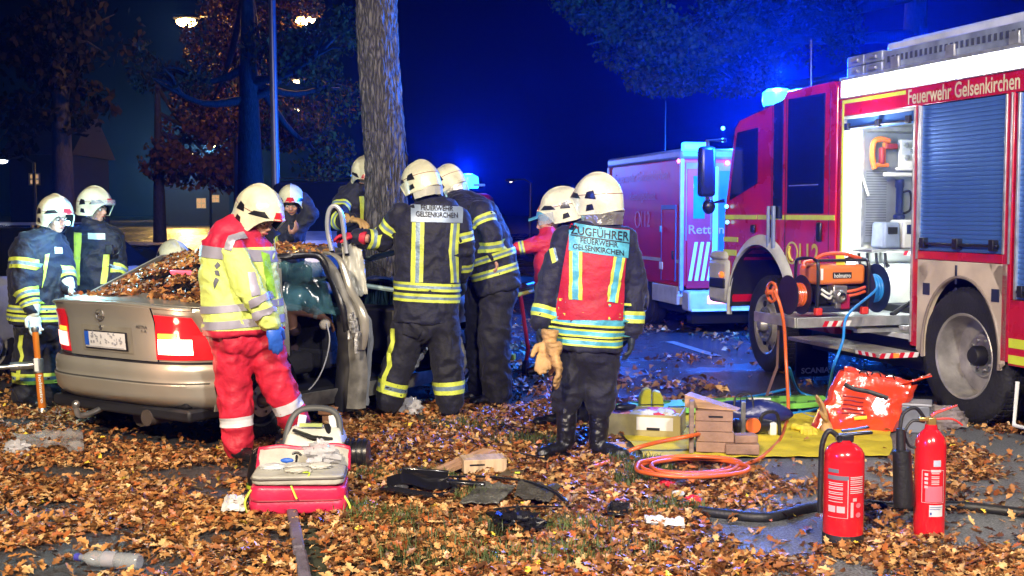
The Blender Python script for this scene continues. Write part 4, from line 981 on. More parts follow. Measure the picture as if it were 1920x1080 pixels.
# ================================================================ fire engine
tred = mat('fire engine red', (.52, .008, .035), .28, coat=.6, var=.16, vscale=2.2, rvar=.10)
tyel = mat('lime yellow stripe', (.60, .68, .05), .4, var=.08)
beige = mat('beige arch panel', (.60, .50, .38), .5, var=.16, vscale=3)
rollm = mat('shutter aluminium tinted by blue light', (.09, .22, .60), .36, metal=.55, var=.08, vscale=4)  # blue light falling on the aluminium is painted into its base colour
ledm = mat('white work light', (1, 1, 1), .3, emit=(.93, .97, 1), estr=8)
led2 = mat('locker light', (1, 1, 1), .3, emit=(.95, 1, 1), estr=9)
beam = mat('blue beacon glass', (.1, .6, 1), .2, emit=(.02, .30, 1.0), estr=9)
greyp = mat('grey white plastic', (.50, .50, .48), .5, var=.12)
chass = mat('chassis black', (.012, .012, .016), .6, var=.2)
lgrey = mat('light grey locker panel', (.55, .58, .55), .5, var=.08)
tyre = mat('tyre rubber', (.016, .016, .018), .75, bump=.5, bscale=50, var=.3)
rimm = mat('grey steel rim', (.45, .43, .40), .42, metal=.5, var=.2, bump=.2)
def wheel(parent, c, r, w_, rr_, yaw=0., out=1, deep=False, nuts=10, name='wheel', rim=None):
    """axis along local y; out=+1 faces +y"""
    M = rotz(yaw) @ Matrix(((1, 0, 0), (0, 0, -out), (0, out, 0))).transposed().inverted() if False else rotz(yaw) @ Matrix(((1, 0, 0), (0, 0, out), (0, -out, 0)))
    c = V(c); t = MB(); h = w_/2
    prof = [(rr_*.98, h*.80), (rr_*1.02, h*.95), (r*.82, h*1.02), (r*.93, h*.98), (r*.975, h*.86), (r, h*.70), (r, h*.62), (r*.985, h*.60), (r*.985, h*.50), (r, h*.48), (r, h*.06), (r*.985, h*.04), (r*.985, -h*.04), (r, -h*.06), (r, -h*.7), (r*.95, -h*.95), (rr_, -h)]
    t.lathe(prof, c, M, 48)
    k = 56
    for i in range(k):
        a = 2*math.pi*i/k
        for zz in (.28, .60): t.box(c+M @ V((math.cos(a)*(r+.002), math.sin(a)*(r+.002), h*zz)), (.016, r*2*math.pi/k*.62, h*.26), M @ rotz(a))
    wt = t.build(name, tyre, parent, 40)
    m = MB()
    if deep: pr = [(rr_*1.03, h*.90), (rr_*1.0, h*.97), (rr_*.95, h*.92), (rr_*.93, h*.2), (rr_*.90, -h*.15), (rr_*.55, -h*.22), (rr_*.50, -h*.05), (rr_*.45, -h*.02), (0, -h*.02)]
    else: pr = [(rr_*1.03, h*.90), (rr_*1.0, h*.97), (rr_*.94, h*.90), (rr_*.90, h*.55), (rr_*.70, h*.62), (rr_*.55, h*.95), (rr_*.42, h*1.0), (rr_*.40, h*.85), (0, h*.85)]
    m.lathe(pr, c, M, 40); rm = m.build('rim', rim or rimm, wt, 35)
    m = MB(); rad0 = rr_*(.36 if deep else .48); m.lathe([(rad0-.028, (0 if deep else h)-.01), (rad0-.028, (0 if deep else h)+.006), (rad0+.028, (0 if deep else h)+.006), (rad0+.028, (0 if deep else h)-.01)], c, M, 30)
    for i in range(nuts):
        a = 2*math.pi*i/nuts; rad = rr_*(.36 if deep else .48); zz = (-h*.0) if deep else h*1.0
        m.lathe([(.016*rr_/.3, -.02), (.016*rr_/.3, .022), (0, .024)], c+M @ V((math.cos(a)*rad, math.sin(a)*rad, zz)), M, 6)
    tag(m.build('wheel_nut_ring', steel(), wt), kind='stuff')
    m = MB(); hz_ = (-h*.02 if deep else h*.85)
    m.lathe([(rr_*.24, hz_-.02), (rr_*.24, hz_+.06), (rr_*.18, hz_+.085), (0, hz_+.09)], c, M, 20); m.build('hub', chass if deep else rimm, wt, 40)
    if not deep:
        m = MB()
        for i in range(nuts):
            a = 2*math.pi*(i+.5)/nuts; m.lathe([(.0, .006), (.034*rr_/.3, .004), (.034*rr_/.3, -.01)], c+M @ V((math.cos(a)*rr_*.80, math.sin(a)*rr_*.80, h*.64)), M, 10)
        tag(m.build('rim_holes', chass, wt), kind='stuff')
    return wt
T = thing('fire_engine', 'red fire engine at right with open equipment locker and lit side light strip', 'fire engine', (3.28, 8.57, 0), R(107))
def tb(name, mt, boxes, bevel=.006, parent=None, smooth=35):
    """boxes: (s0, s1, y0, y1, z0, z1)"""
    for s0, s1, y0, y1, z0, z1 in boxes:
        m = MB(); m.box(((s0+s1)/2, (y0+y1)/2, (z0+z1)/2), (abs(s1-s0), abs(y1-y0), abs(z1-z0))); o = m.build(name, mt, parent or T, smooth, bevel)
    return o
tb('chassis', chass, [(-3.0, 3.7, -2.1, -.35, .45, .78), (-3.0, -.62, -2.2, -.12, .42, .60), (.62, 2.3, -2.2, -.18, .30, .62)])
# body walls around the lockers
tb('body', tred, [(-3.0, 1.62, -2.40, -2.36, .6, 2.68), (-3.0, 1.62, -2.36, -.9, 2.60, 2.68), (1.585, 1.625, -2.36, 0, .58, 2.68), (.50, .585, -.9, .0, .52, 2.38), (-.52, -.44, -.9, 0, .52, 2.38), (-3.0, 1.585, -.5, 0, 2.375, 2.535), (-.44, .50, -.4, 0, 1.20, 1.262), (-3.0, -.52, -.4, 0, .50, .955), (-3.0, 1.62, -.9, -.02, 2.535, 2.60)], .004)
tb('cornice', alu(), [(-3.0, 1.62, -.05, .012, 2.672, 2.70), (-3.0, 1.62, -.03, .012, 2.522, 2.532)], .003)
tb('light_strip', ledm, [(-3.0, 1.595, -.03, .006, 2.538, 2.668)], 0)
tb('stripe', tyel, [(.70, 1.58, 0, .003, 2.478, 2.508), (1.555, 1.58, 0, .0035, .62, 2.478), (-3.0, -.525, 0, .003, .625, .69), (-3.0, -.525, 0, .003, .515, .575)], 0)
m = MB(); text3(m, 'Feuerwehr Gelsenkirchen', (.665, .004, 2.392), (-1, 0, 0), (0, 0, 1), 1.235, .118, bold=.015); m.build('lettering', mat('cream lettering', (.62, .58, .36), .5), T, 0)
# roller shutters: every slat its own part
def shutter(s0, s1, z0, z1, n):
    m = MB(); m.box(((s0+s1)/2, -.06, (z0+z1)/2), (s1-s0, .02, z1-z0)); sh = m.build('roller_shutter', chass, T); tb('guide_rail', alu(), [(s0-.02, s0, -.03, .008, z0, z1), (s1, s1+.02, -.03, .008, z0, z1)], .003, sh)
    prof = [(-.005, -.5), (.0, -.45), (.0015, -.2), (.0015, .2), (0, .45), (-.005, .5)]; h = (z1-z0)/n
    m = MB(); vs = []
    for s in (s0, s1):
        for y_, z_ in prof: vs.append((s, y_, z_*h))
    k = len(prof); m.add(vs, [(i, i+1, k+i+1, k+i) for i in range(k-1)]); first = None
    for i in range(n):
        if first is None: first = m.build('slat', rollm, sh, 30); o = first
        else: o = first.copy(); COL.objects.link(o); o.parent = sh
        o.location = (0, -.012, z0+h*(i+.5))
    tb('handle_bar', blkp(), [(s0+.03, s1-.03, .0, .03, z0+.045, z0+.065), (s0+.05, s0+.10, -.01, .04, z0+.02, z0+.10), ((s0+s1)/2-.03, (s0+s1)/2+.03, -.01, .04, z0+.02, z0+.10), (s1-.10, s1-.05, -.01, .04, z0+.02, z0+.10)], .004, sh)
shutter(-.435, .495, 1.265, 2.37, 34)
shutter(-2.2, -.58, .96, 2.37, 40)
tb('post_trim', alu(), [(.505, .522, 0, .012, 1.2, 2.375), (.565, .58, 0, .012, .55, 2.375), (-.512, -.498, 0, .012, 1.2, 2.375)], .002)
# beige panel with wheel arch
def arch_panel():
    pts = [(-.49, .50), (-.49, 1.197), (.505, 1.197), (.505, .50)]; inner = []
    for i in range(25):
        a = R(-8)+(math.pi+R(16))*i/24; inner.append((math.cos(a)*.535, .53+math.sin(a)*.555))
    inner = [(.43, .50)]+[(min(.43, max(-.43, x*.81)), z) for x, z in inner]+[(-.43, .50)]
    m = MB(); M = Matrix(((1, 0, 0), (0, 0, 1), (0, 1, 0)))
    k = len(inner); vs = []; 
    outer = []
    for x, z in inner:
        t = (x+.43)/.86
        if z <= .501: outer.append((.505 if x > 0 else -.49, .50))
        else:
            a = math.atan2(z-.53, x/.81); d = V((math.cos(a), math.sin(a))); kx = .5/max(1e-6, abs(d.x)); kz = (1.197-.53)/max(1e-6, d.y) if d.y > 0 else 1e9; q = min(kx, kz); outer.append((max(-.49, min(.505, d.x*q)), max(.50, min(1.197, .53+d.y*q))))
    for (x, z), (X, Z) in zip(inner, outer): vs += [(x, 0, z), (X, 0, Z), (x, -.05, z), (X, -.05, Z)]
    fs = []
    for i in range(k-1):
        a, b = 4*i, 4*(i+1); fs += [(a, a+1, b+1, b), (a, b, b+2, a+2)]
    # corners
    m.add(vs, fs); m.add([(-.49, 0, 1.197), (-.49, 0, .9), (-.3, 0, 1.197), (.505, 0, 1.197), (.505, 0, .9), (.3, 0, 1.197)], [(0, 1, 2), (3, 5, 4)])
    o = m.build('arch_panel', beige, T, 30)
    m = MB(); m.tube([V((x, .0, z)) for x, z in inner], .012, 6); m.build('arch_trim', mat('arch rubber', (.25, .2, .16), .5), T)
    tb('vent', mat('dark blue vent', (.02, .025, .06), .4), [(.35, .43, 0, .006, .93, 1.02), (-.42, -.34, 0, .006, .93, 1.02), (.035, .055, 0, .008, 1.03, 1.17), (.035, .055, 0, .008, .985, 1.005)], .002)
arch_panel()
m = MB(); m.grid(lambda i, j: V((math.cos(math.pi*i)*.60, -.03-.55*j, .50+math.sin(math.pi*i)*.60)), 20, 2); m.build('wheel_housing', chass, T)
wheel(T, (0, -.20, .50), .50, .34, .315, deep=True)
wheel(T, (0, -2.15, .50), .50, .34, .315, deep=True, out=-1)
wheel(T, (2.93, -.20, .47), .47, .30, .29, yaw=R(-7))
wheel(T, (2.93, -2.15, .47), .47, .30, .29, out=-1)
# open equipment locker
tb('locker', lgrey, [(.585, 1.585, -.95, -.92, .58, 2.37), (.585, 1.585, -.92, -.02, .56, .60), (.585, 1.585, -.92, 0, 2.345, 2.372), (1.56, 1.584, -.92, -.01, .60, 2.345), (.586, .60, -.92, -.01, .60, 2.345)], .003)
tb('locker_light', led2, [(1.50, 1.555, -.10, -.055, .62, 2.26), (.62, 1.50, -.16, -.13, 2.325, 2.343)], 0)
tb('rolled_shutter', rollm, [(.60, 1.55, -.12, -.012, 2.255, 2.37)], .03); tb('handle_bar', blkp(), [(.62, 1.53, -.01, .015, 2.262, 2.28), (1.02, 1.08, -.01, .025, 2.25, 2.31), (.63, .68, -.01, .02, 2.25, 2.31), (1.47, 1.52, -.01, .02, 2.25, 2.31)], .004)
tb('shelf', alu(), [(1.20, 1.50, -.66, -.06, 1.225, 1.25)], .004)
def hazard(s0, s1, y, z0, z1, n, parent, name='hazard_tape'):
    m = MB(); w_ = (s1-s0)/n
    for i in range(n):
        a = s0+w_*i; sl = (z1-z0)*.5; m.add([(a, y, z0), (a+w_, y, z0), (min(a+w_+sl, s1+sl), y, z1), (a+sl, y, z1)], [(0, 1, 2, 3)], i % 2)
    return m.build(name, [mat('red tape', (.6, .01, .03), .4), mat('white tape', (.72, .72, .72), .4)], parent, 0)
hz0 = hazard(.0, .20, 0, 0, .035, 6, T); hz0.rotation_euler = (0, 0, R(-90)); hz0.location = (1.196, -.36, 1.20)
for cd in ((-.36, -.05), (-.90, -.375)): tb('cabinet_door', lgrey, [(1.46, 1.48, cd[0], cd[1], .62, 1.12)], .008)
for y in (-.12, -.20, -.29, -.38):
    m = MB(); m.tube([V((1.48, y, 1.21)), V((1.47, y, 1.14)), V((1.44, y, 1.09)), V((1.42, y, 1.105))], .013, 8); m.build('hook', blkp(), T)
tb('pull_out_wall', mat('perforated aluminium', (.38, .42, .48), .4, metal=.6, var=.05, vscale=20), [(1.51, 1.53, -.66, -.17, 1.30, 2.24)], .004)
m = MB()
for i in range(26): m.box((1.507, -.30, 1.36+i*.022), (.004, .20, .007))
m.build('ventilation_slit', mat('slit grey', (.15, .17, .2), .5), T)
tb('wall_frame', alu(), [(1.49, 1.53, -.69, -.66, 1.26, 2.28)], .004); tb('wall_frame', alu(), [(1.49, 1.53, -.17, -.14, 1.26, 2.28)], .004); tb('wall_frame', alu(), [(1.48, 1.53, -.69, -.10, 2.25, 2.29)], .004)
m = MB(); m.tube([V((1.44, -.06, 2.00)), V((1.44, -.18, 1.70))], .010, 6); m.build('gas_strut', white(), T)
def tthing(name, label, cat, s, y, z, rz=107):
    f = V((-math.sin(R(17)), math.cos(R(17)), 0)); l = V((-math.cos(R(17)), -math.sin(R(17)), 0))
    return thing(name, label, cat, V((3.28, 8.57, 0))+f*s+l*y+V((0, 0, z)), R(rz))
org_ = mat('orange plastic', (.75, .20, .03), .45, var=.1)
t1 = tthing('rescue_saw', 'orange handled saw hanging top left in the open truck locker', 'saw', 1.45, -.30, 1.93, 197)
m = MB(); m.tube(catmull([V((.06, 0, .00)), V((.085, 0, .10)), V((.075, 0, .22)), V((.0, 0, .25)), V((-.08, 0, .235))], 5), .024, 8); m.tube([V((.06, 0, .03)), V((-.07, 0, .03))], .018, 8); m.tube([V((-.03, 0, .03)), V((-.03, 0, .22))], .014, 8); m.build('handle', org_, t1)
m = MB(); m.box((-.09, .0, .19), (.12, .06, .05)); m.box((.0, .01, .11), (.04, .05, .14)); m.build('motor', mat('dark red plastic', (.30, .03, .03), .5), t1, bevel=.012)
t1 = tthing('hand_lamp', 'dark blue torch shaped tool clipped upright in the middle of the locker', 'tool', 1.45, -.49, 1.50, 197)
m = MB(); m.tube([V((0, 0, 0)), V((0, 0, .03)), V((0, 0, .05)), V((0, 0, .26)), V((0, 0, .28)), V((0, 0, .34))], [.05, .05, .03, .03, .04, .04], 14); m.build('barrel', mat('dark blue plastic', (.01, .02, .10), .35), t1)
m = MB(); m.tube(catmull([V((-.03, 0, .23)), V((-.10, 0, .24)), V((-.12, 0, .17)), V((-.11, 0, .08)), V((-.05, .0, .05))], 5), .011, 8); m.build('grip', blkp(), t1)
t1 = tthing('tool_bracket', 'white tool holder with round knobs top right in the locker', 'tool holder', 1.46, -.57, 1.90, 197)
m = MB(); m.box((0, 0, .16), (.17, .04, .24)); m.box((.10, .03, -.02), (.30, .05, .035)); m.box((.04, .02, .03), (.16, .05, .03)); m.build('plate', white(), t1, bevel=.01)
for x, z in ((.04, .23), (-.03, .18), (.03, .13)):
    m = MB(); m.lathe([(.022, 0), (.022, .03), (0, .035)], (x, .02, z), Matrix(((1, 0, 0), (0, 0, 1), (0, -1, 0))), 12); m.build('knob', alu(), t1)
t1 = tthing('battery_charger', 'blue grey charger unit on the locker shelf, left of the white one', 'charger', 1.36, -.30, 1.255, 197)
m = MB(); m.box((0, 0, .11), (.17, .2, .22), taper=.92); m.build('case', mat('blue grey plastic', (.30, .38, .55), .45, var=.15), t1, bevel=.02); m = MB(); m.box((.0, .096, .15), (.09, .02, .06)); m.build('display', blkp(), t1, bevel=.005)
t1 = tthing('charger_box', 'white box with dark display on the locker shelf beside the blue unit', 'box', 1.36, -.51, 1.255, 197)
m = MB(); m.box((0, 0, .12), (.21, .2, .24)); m.build('case', white(), t1, bevel=.015); m = MB(); m.box((.0, .098, .16), (.15, .02, .08)); m.build('display', mat('dark blue display', (.01, .015, .06), .2), t1, bevel=.005)
m = MB(); m.lathe([(.03, 0), (.03, .01), (0, .012)], (1.50, -.50, 1.40), Matrix(((0, 0, -1), (0, 1, 0), (1, 0, 0))), 12); m.build('sticker', mat('red tape', (.6, .01, .03)), T)
# ---- cab
def cab():
    prof = [(1.66, .62), (1.66, 2.64), (1.72, 2.69), (2.50, 2.68), (2.56, 2.62), (2.62, 2.60), (3.42, 2.48), (3.52, 2.40), (3.72, 1.55), (3.74, .95), (3.60, .62)]
    M = Matrix(((1, 0, 0), (0, 0, 1), (0, 1, 0)))
    # arch cut on the lower edge
    arc = [(3.60, .62)]
    for i in range(13):
        a = math.pi*i/12; arc.append((2.95+math.cos(a)*.60, .62+math.sin(a)*.60))
    poly = prof[:-1]+arc+[(2.30, .62)]
    m = MB(); m.prism(poly, -2.30, M, (0, -.0, 0)); o = m.build('cab', tred, T, 30, .012)
    return o
cabo = cab()
def side_quad(name, mt, pts, y=.004, th=.006, parent=None, bev=0.):
    m = MB(); M = Matrix(((1, 0, 0), (0, 0, 1), (0, 1, 0))); m.prism(pts, th, M, (0, y, 0)); return m.build(name, mt, parent or T, 0, bev)
side_quad('window', mat('blue black window', (.006, .010, .05), .08, var=0, coat=.5), [(1.84, 1.55), (1.84, 2.60), (2.46, 2.60), (2.46, 1.55)])
tb('window_rail', alu(), [(1.93, 2.42, .011, .016, 1.80, 1.808)], 0)
w1 = side_quad('window', mat('blue black window', (.006, .010, .05)), [(3.03, 1.84), (3.03, 2.38), (3.45, 2.36), (3.60, 1.68)])
side_quad('door_pillar', mat('dark blue panel', (.008, .012, .05), .25, coat=.4), [(2.55, 1.50), (2.55, 2.60), (2.72, 2.58), (2.72, 1.50)])
tb('door_gap', chass, [(2.50, 2.508, .0, .003, .70, 2.62), (1.76, 1.766, 0, .003, .7, 2.62), (2.76, 2.766, 0, .003, 1.25, 2.56), (3.66, 3.665, 0, .003, 1.0, 1.6)], 0)
tb('stripe', tyel, [(1.67, 2.49, 0, .0045, 1.49, 1.535), (2.52, 3.02, 0, .0045, 1.49, 1.535), (3.04, 3.70, 0, .0045, 1.49, 1.535), (3.42, 3.73, 0, .0045, 1.26, 1.31), (3.45, 3.73, 0, .0045, 1.12, 1.18)], 0)
m = MB(); text3(m, '112', (2.24, .006, 1.09), (-1, 0, 0), (0, 0, 1), .33, .19, bold=.02)
m.lathe([(.105, 0), (.105, .004), (.088, .004), (.088, 0)], (2.37, .002, 1.185), Matrix(((1, 0, 0), (0, 0, 1), (0, -1, 0))), 28)
m.tube(catmull([V((2.40, .006, 1.245)), V((2.42, .006, 1.19)), V((2.385, .006, 1.125)), V((2.35, .006, 1.12))], 5), .012, 6)
m.build('lettering', mat('yellow lettering', (.66, .58, .10), .45), T, 0)
tb('door_handle', blkp(), [(1.86, 1.93, .0, .03, 1.30, 1.47), (3.05, 3.13, 0, .03, 1.36, 1.44)], .012)
tb('grab_rail', mat('blue grey rail', (.2, .25, .4), .4), [(2.64, 2.68, .02, .05, 1.22, 1.62), (2.74, 2.77, .02, .05, 1.22, 1.62)], .008)
for s, z in ((3.62, 1.62), (3.60, 1.46), (3.72, 2.42), (3.72, 2.30)):
    m = MB(); m.ell((s, .03, z), .022, None, 8, 6); m.build('marker_lamp', mat('small cyan lamp', (.1, .7, 1), .3, emit=(.2, .8, 1), estr=3), T)
m = MB(); m.ell((3.38, -.35, 2.10), .045, None, 10, 7); m.build('cab_lamp', mat('warm cab lamp', (1, .6, .3), .3, emit=(1, .6, .25), estr=7), T)
# front fender and step of grey plastic
m = MB()
def fend(i, j):
    a = -.12+(math.pi+.12)*i; r = .60+.10*j*(1 if a > .6 else .6); return V((2.95+math.cos(a)*r*1.0, .05-.06*j*j, .60+math.sin(a)*r*1.08))
m.grid(fend, 28, 4, thick=.03); m.build('fender', greyp, T, 40)
m = MB(); m.grid(lambda i, j: V((2.95+math.cos(math.pi*i)*.60, .04-.7*j, .60+math.sin(math.pi*i)*.62)), 20, 2); m.build('wheel_housing', chass, T)
tb('bumper', greyp, [(3.58, 4.02, -2.3, .04, .62, 1.08), (3.62, 3.98, -.05, .05, 1.06, 1.16)], .05)
tb('step', chass, [(3.62, 3.95, .03, .055, .78, .88)], .01)
m = MB(); m.ell((3.66, .06, .92), (.05, .02, .035), None, 10, 6); m.build('side_marker', mat('orange lamp glass', (.8, .2, .02), .3, emit=(1, .25, .05), estr=.8), T)
m = MB(); m.ell((2.62, .01, 1.12), .022, None, 8, 6); m.build('side_marker', mat('yellow lamp glass', (1, .7, .1), .3, emit=(1, .7, .15), estr=3), T)
# sill below the cab
tb('sill', tred, [(1.66, 2.32, -.3, -.01, .50, .70)], .01); tb('stripe', tyel, [(1.70, 2.30, -.01, -.004, .57, .63)], 0)
# mudflap with lettering
m = MB(); m.box((2.36, -.22, .20), (.02, .34, .34)); mf = m.build('mudflap', blkp(), T)
m = MB(); text3(m, 'SCANIA', (2.345, -.10, .06), (0, -1, 0), (0, 0, 1), .30, .055, bold=.03); m.build('lettering', white(), mf, 0)
# mirror
m = MB(); m.box((3.80, .17, 1.98), (.12, .18, .52)); m.build('mirror', mat('dark blue mirror shell', (.01, .015, .05), .3), T, bevel=.04)
m = MB(); m.tube([V((3.70, .0, 2.30)), V((3.80, .16, 2.30)), V((3.80, .16, 1.65)), V((3.72, .0, 1.68))], .022, 8); m.ell((3.80, .14, 1.62), (.06, .07, .08)); m.build('mirror_arm', blkp(), T)
# roof: beacon, antenna, crates, ladder, mast
m = MB(); m.lathe([(.15, 0), (.13, .10), (.12, .14)], (3.28, -.34, 2.49), None, 24); m.build('beacon_base', blkp(), T)
m = MB(); m.lathe([(.15, 0), (.13, .10), (.12, .14)], (3.28, -1.95, 2.49), None, 24); m.build('beacon_base', blkp(), T); m = MB(); m.lathe([(.125, 0), (.135, .05), (.13, .11), (.09, .135), (0, .14)], (3.28, -1.95, 2.63), None, 24); m.build('beacon', beam, T)
m = MB(); m.lathe([(.135, 0), (.15, .05), (.145, .13), (.10, .165), (0, .17)], (3.28, -.34, 2.62), None, 24); m.build('beacon', beam, T)
m = MB(); m.tube([V((2.42, -.2, 2.66)), V((2.43, -.2, 3.15))], [.006, .003], 6); m.build('antenna', blkp(), T)
roofm = mat('weathered roof aluminium', (.34, .40, .50), .45, metal=.4, var=.2)
for s in (1.22, 1.48):
    for z in (2.70, 2.79):
        o = tb('roof_box', roofm, [(s-.12, s+.12, -.55, -.05, z, z+.085)], .008); tb('latch', alu(), [(s-.05, s+.05, -.05, -.035, z+.03, z+.055)], .003, o)
tb('roof_rail', roofm, [(-3.0, 1.08, -.10, -.06, 2.70, 2.86)], .004)
m = MB()
for i in range(60):
    s = 1.02-i*.06; m.box((s, -.058, 2.79), (.03, .006, .05))
tag(m.build('rail_perforation', mat('dark slot', (.05, .06, .09), .6), T), kind='stuff')
tb('rail_bracket', alu(), [(.86, .96, -.055, -.035, 2.71, 2.80), (.18, .28, -.055, -.035, 2.71, 2.80), (-.50, -.40, -.055, -.035, 2.71, 2.80)], .004)
m = MB(); m.box((-.95, -.30, 2.90), (4.2, .34, .07)); m.box((-.95, -.30, 2.945), (4.0, .20, .03)); m.build('roof_cover', mat('pale grey cover', (.5, .54, .6), .5), T, bevel=.02)
m = MB(); m.tube([V((-.15, -.75, 2.65)), V((-.15, -.75, 5.2))], .045, 14); m.build('light_mast', alu(), T)
# pull out platform with fold down step
pf = tb('platform', alu(), [(.80, 1.45, -.60, .88, .69, .72), (.78, .80, -.55, .88, .66, .74), (.80, 1.45, .86, .89, .66, .74)], .004)
hz2 = hazard(.0, .24, 0, 0, .045, 6, T); hz2.rotation_euler = (0, 0, R(-90)); hz2.location = (.776, .66, .665)
tb('guide_rail', alu(), [(.84, .90, -.80, .30, .60, .64), (.60, .66, -.7, .05, .64, .67)], .004)
m = MB(); m.tube([V((.80, .02, .74)), V((.80, -.30, .92))], .02, 6); m.build('brace', blkp(), T)
m = MB(); m.box((1.15, .17, .46), (1.35, .36, .03)); stp = m.build('fold_step', mat('tread plate', (.52, .48, .42), .4, metal=.5, bump=1., bscale=70), T, bevel=.004)
hazard(.50, .78, .356, .445, .475, 6, T); 
h3 = hazard(.0, .34, 0, 0, .04, 8, T); h3.rotation_euler = (0, 0, R(-90)); h3.location = (.472, .35, .44)
m = MB(); m.box((.471, .20, .46), (.006, .05, .035)); m.build('reflector', mat('orange lamp glass', (.8, .2, .02)), T)
m = MB(); m.tube([V((1.2, .80, .70)), V((1.25, .78, .30)), V((1.36, .82, .02))], .02, 4, flat=.15); m.build('strap', mat('brown webbing', (.25, .14, .11), .8), T)
m = MB(); m.tube([V((-.62, .0, .40)), V((-.62, .02, .10)), V((-1.2, .02, .10)), V((-1.2, 0, .40))], .014, 8); m.build('step_bracket', white(), T)
tb('underrun_box', chass, [(-2.4, -.60, -1.2, -.10, .12, .48)], .01)
# ---- hydraulic pump on the platform
pump = tthing('hydraulic_pump', 'orange hydraulic rescue pump lettered holmatro on the pull out platform', 'rescue pump', 1.10, .38, .725)
orp = mat('orange pump housing', (.72, .19, .03), .35, coat=.3, var=.06)
m = MB(); m.box((0, 0, .335), (.30, .44, .16)); m.build('tank', orp, pump, bevel=.03)
m = MB(); m.box((-.152, .0, .33), (.006, .17, .05)); pl_ = m.build('name_plate', blkp(), pump)
m = MB(); text3(m, 'holmatro', (-.157, .075, .312), (0, -1, 0), (0, 0, 1), .150, .034, bold=.02); m.build('lettering', white(), pump, 0)
m = MB(); m.box((-.152, .185, .34), (.004, .022, .09)); m.build('label_strip', white(), pump)
m = MB(); m.box((0, .02, .06), (.30, .46, .05)); m.build('base_frame', mat('dark blue frame', (.015, .02, .06), .5), pump, bevel=.01)
m = MB()
for y in (.23, -.23):
    m.tube(catmull([V((-.16, y, .02)), V((-.17, y, .38)), V((-.12, y, .455)), V((.12, y, .455)), V((.17, y, .38)), V((.16, y, .02))], 5), .014, 8)
m.tube([V((-.13, .23, .45)), V((-.13, -.23, .45))], .012, 8); m.build('tube_frame', blkp(), pump)
m = MB(); m.tube(catmull([V((-.10, .24, .44)), V((-.1, .14, .495)), V((-.1, -.05, .50)), V((-.1, -.2, .46))], 6), .016, 8); m.tube(catmull([V((-.16, .36, .40)), V((-.1, .30, .44)), V((-.1, .10, .45))], 5), .016, 8); m.build('carry_handle', mat('orange handle', (.70, .10, .03), .45), pump)
m = MB(); m.box((-.12, .03, .18), (.12, .13, .14)); m.box((-.13, .03, .10), (.08, .07, .07)); m.lathe([(.05, 0), (.05, .05), (.03, .06)], (-.18, .05, .17), Matrix(((0, 0, -1), (0, 1, 0), (1, 0, 0))), 12); m.build('engine_block', steel(), pump, bevel=.01)
m = MB(); m.box((0.02, -.02, .17), (.22, .40, .16)); m.build('engine', chass, pump, bevel=.02)
m = MB()
for z in (.20, .165): m.tube(catmull([V((-.16, -.02, z)), V((-.18, -.10, z+.01)), V((-.17, -.20, z+.035))], 5), .012, 8)
m.build('pipe', mat('orange handle', (.7, .1, .03)), pump)
m = MB()
for z in (.205, .17): m.tube(catmull([V((-.16, .10, z)), V((-.19, .14, z-.02)), V((-.17, .20, z+.02))], 5), .010, 8)
m.build('pipe', white(), pump)
m = MB(); m.box((-.17, -.02, .12), (.02, .08, .12)); m.build('recoil_starter', mat('dark red cover', (.35, .01, .06), .4), pump, bevel=.008)
m = MB()
for y in (-.20, .22): m.box((-.16, y, .045), (.05, .06, .06))
m.build('foot', mat('red rubber foot', (.7, .04, .03), .5), pump, bevel=.01)
m = MB(); m.add([(-.10, .03, .50), (-.10, -.05, .51), (-.13, -.04, .40), (-.13, .04, .39)], [(0, 1, 2, 3)]); m.build('tag', mat('yellow tag', (.8, .7, .05), .6), pump, 0)
def reel(label, y, r, wd, mt, rope, hub):
    rt = tthing('hose_reel', label, 'hose reel', 1.05, y, .74+r); Y_ = Matrix(((1, 0, 0), (0, 0, 1), (0, -1, 0)))
    for sgn in (-1, 1):
        m = MB(); m.lathe([(0, .0), (r*.3, 0), (r*.95, .004), (r, .012), (r*.97, .016), (r*.3, .012), (0, .012)], (0, sgn*wd/2-.006, 0), Y_, 36); m.build('flange', mt, rt, 40)
    m = MB(); n = 5
    for i in range(n): m.lathe([(r*.52+math.cos(a)*.014, math.sin(a)*.014) for a in [2*math.pi*k/8 for k in range(9)]], (0, -wd/2+wd*(i+.7)/(n+.4), 0), Y_, 28)
    m.build('hose', rope, rt); m = MB(); m.lathe([(r*.5, -wd/2), (r*.5, wd/2)], (0, 0, 0), Y_, 20); m.build('drum', hub, rt)
    return rt
bluehose = mat('blue hose', (.02, .25, .70), .4, coat=.2, var=.08); orhose = mat('orange hose', (.72, .13, .02), .4, coat=.2, var=.15)
reel('black and orange hose reel at the left end of the platform', .74, .16, .12, blkp(), orhose, steel())
rr_ = reel('large dark hose reel at the right end of the platform', .06, .20, .14, mat('dark blue reel', (.012, .02, .06), .35), bluehose, chass)
m = MB(); m.lathe([(.075+math.cos(a)*.012, math.sin(a)*.012) for a in [2*math.pi*k/8 for k in range(9)]], (0, .0, 0), Matrix(((1, 0, 0), (0, 0, 1), (0, -1, 0))), 24); m.tube([V((0, -.03, -.07)), V((0, .0, 0)), V((0, -.03, .07))], .012, 6); m.tube([V((0, 0, 0)), V((0, .05, 0))], .02, 8)
cr_ = tthing('crank_handle', 'orange ring shaped crank handle hanging left of the platform reel', 'crank handle', 1.0, .98, .93); m.build('ring', orhose, cr_)
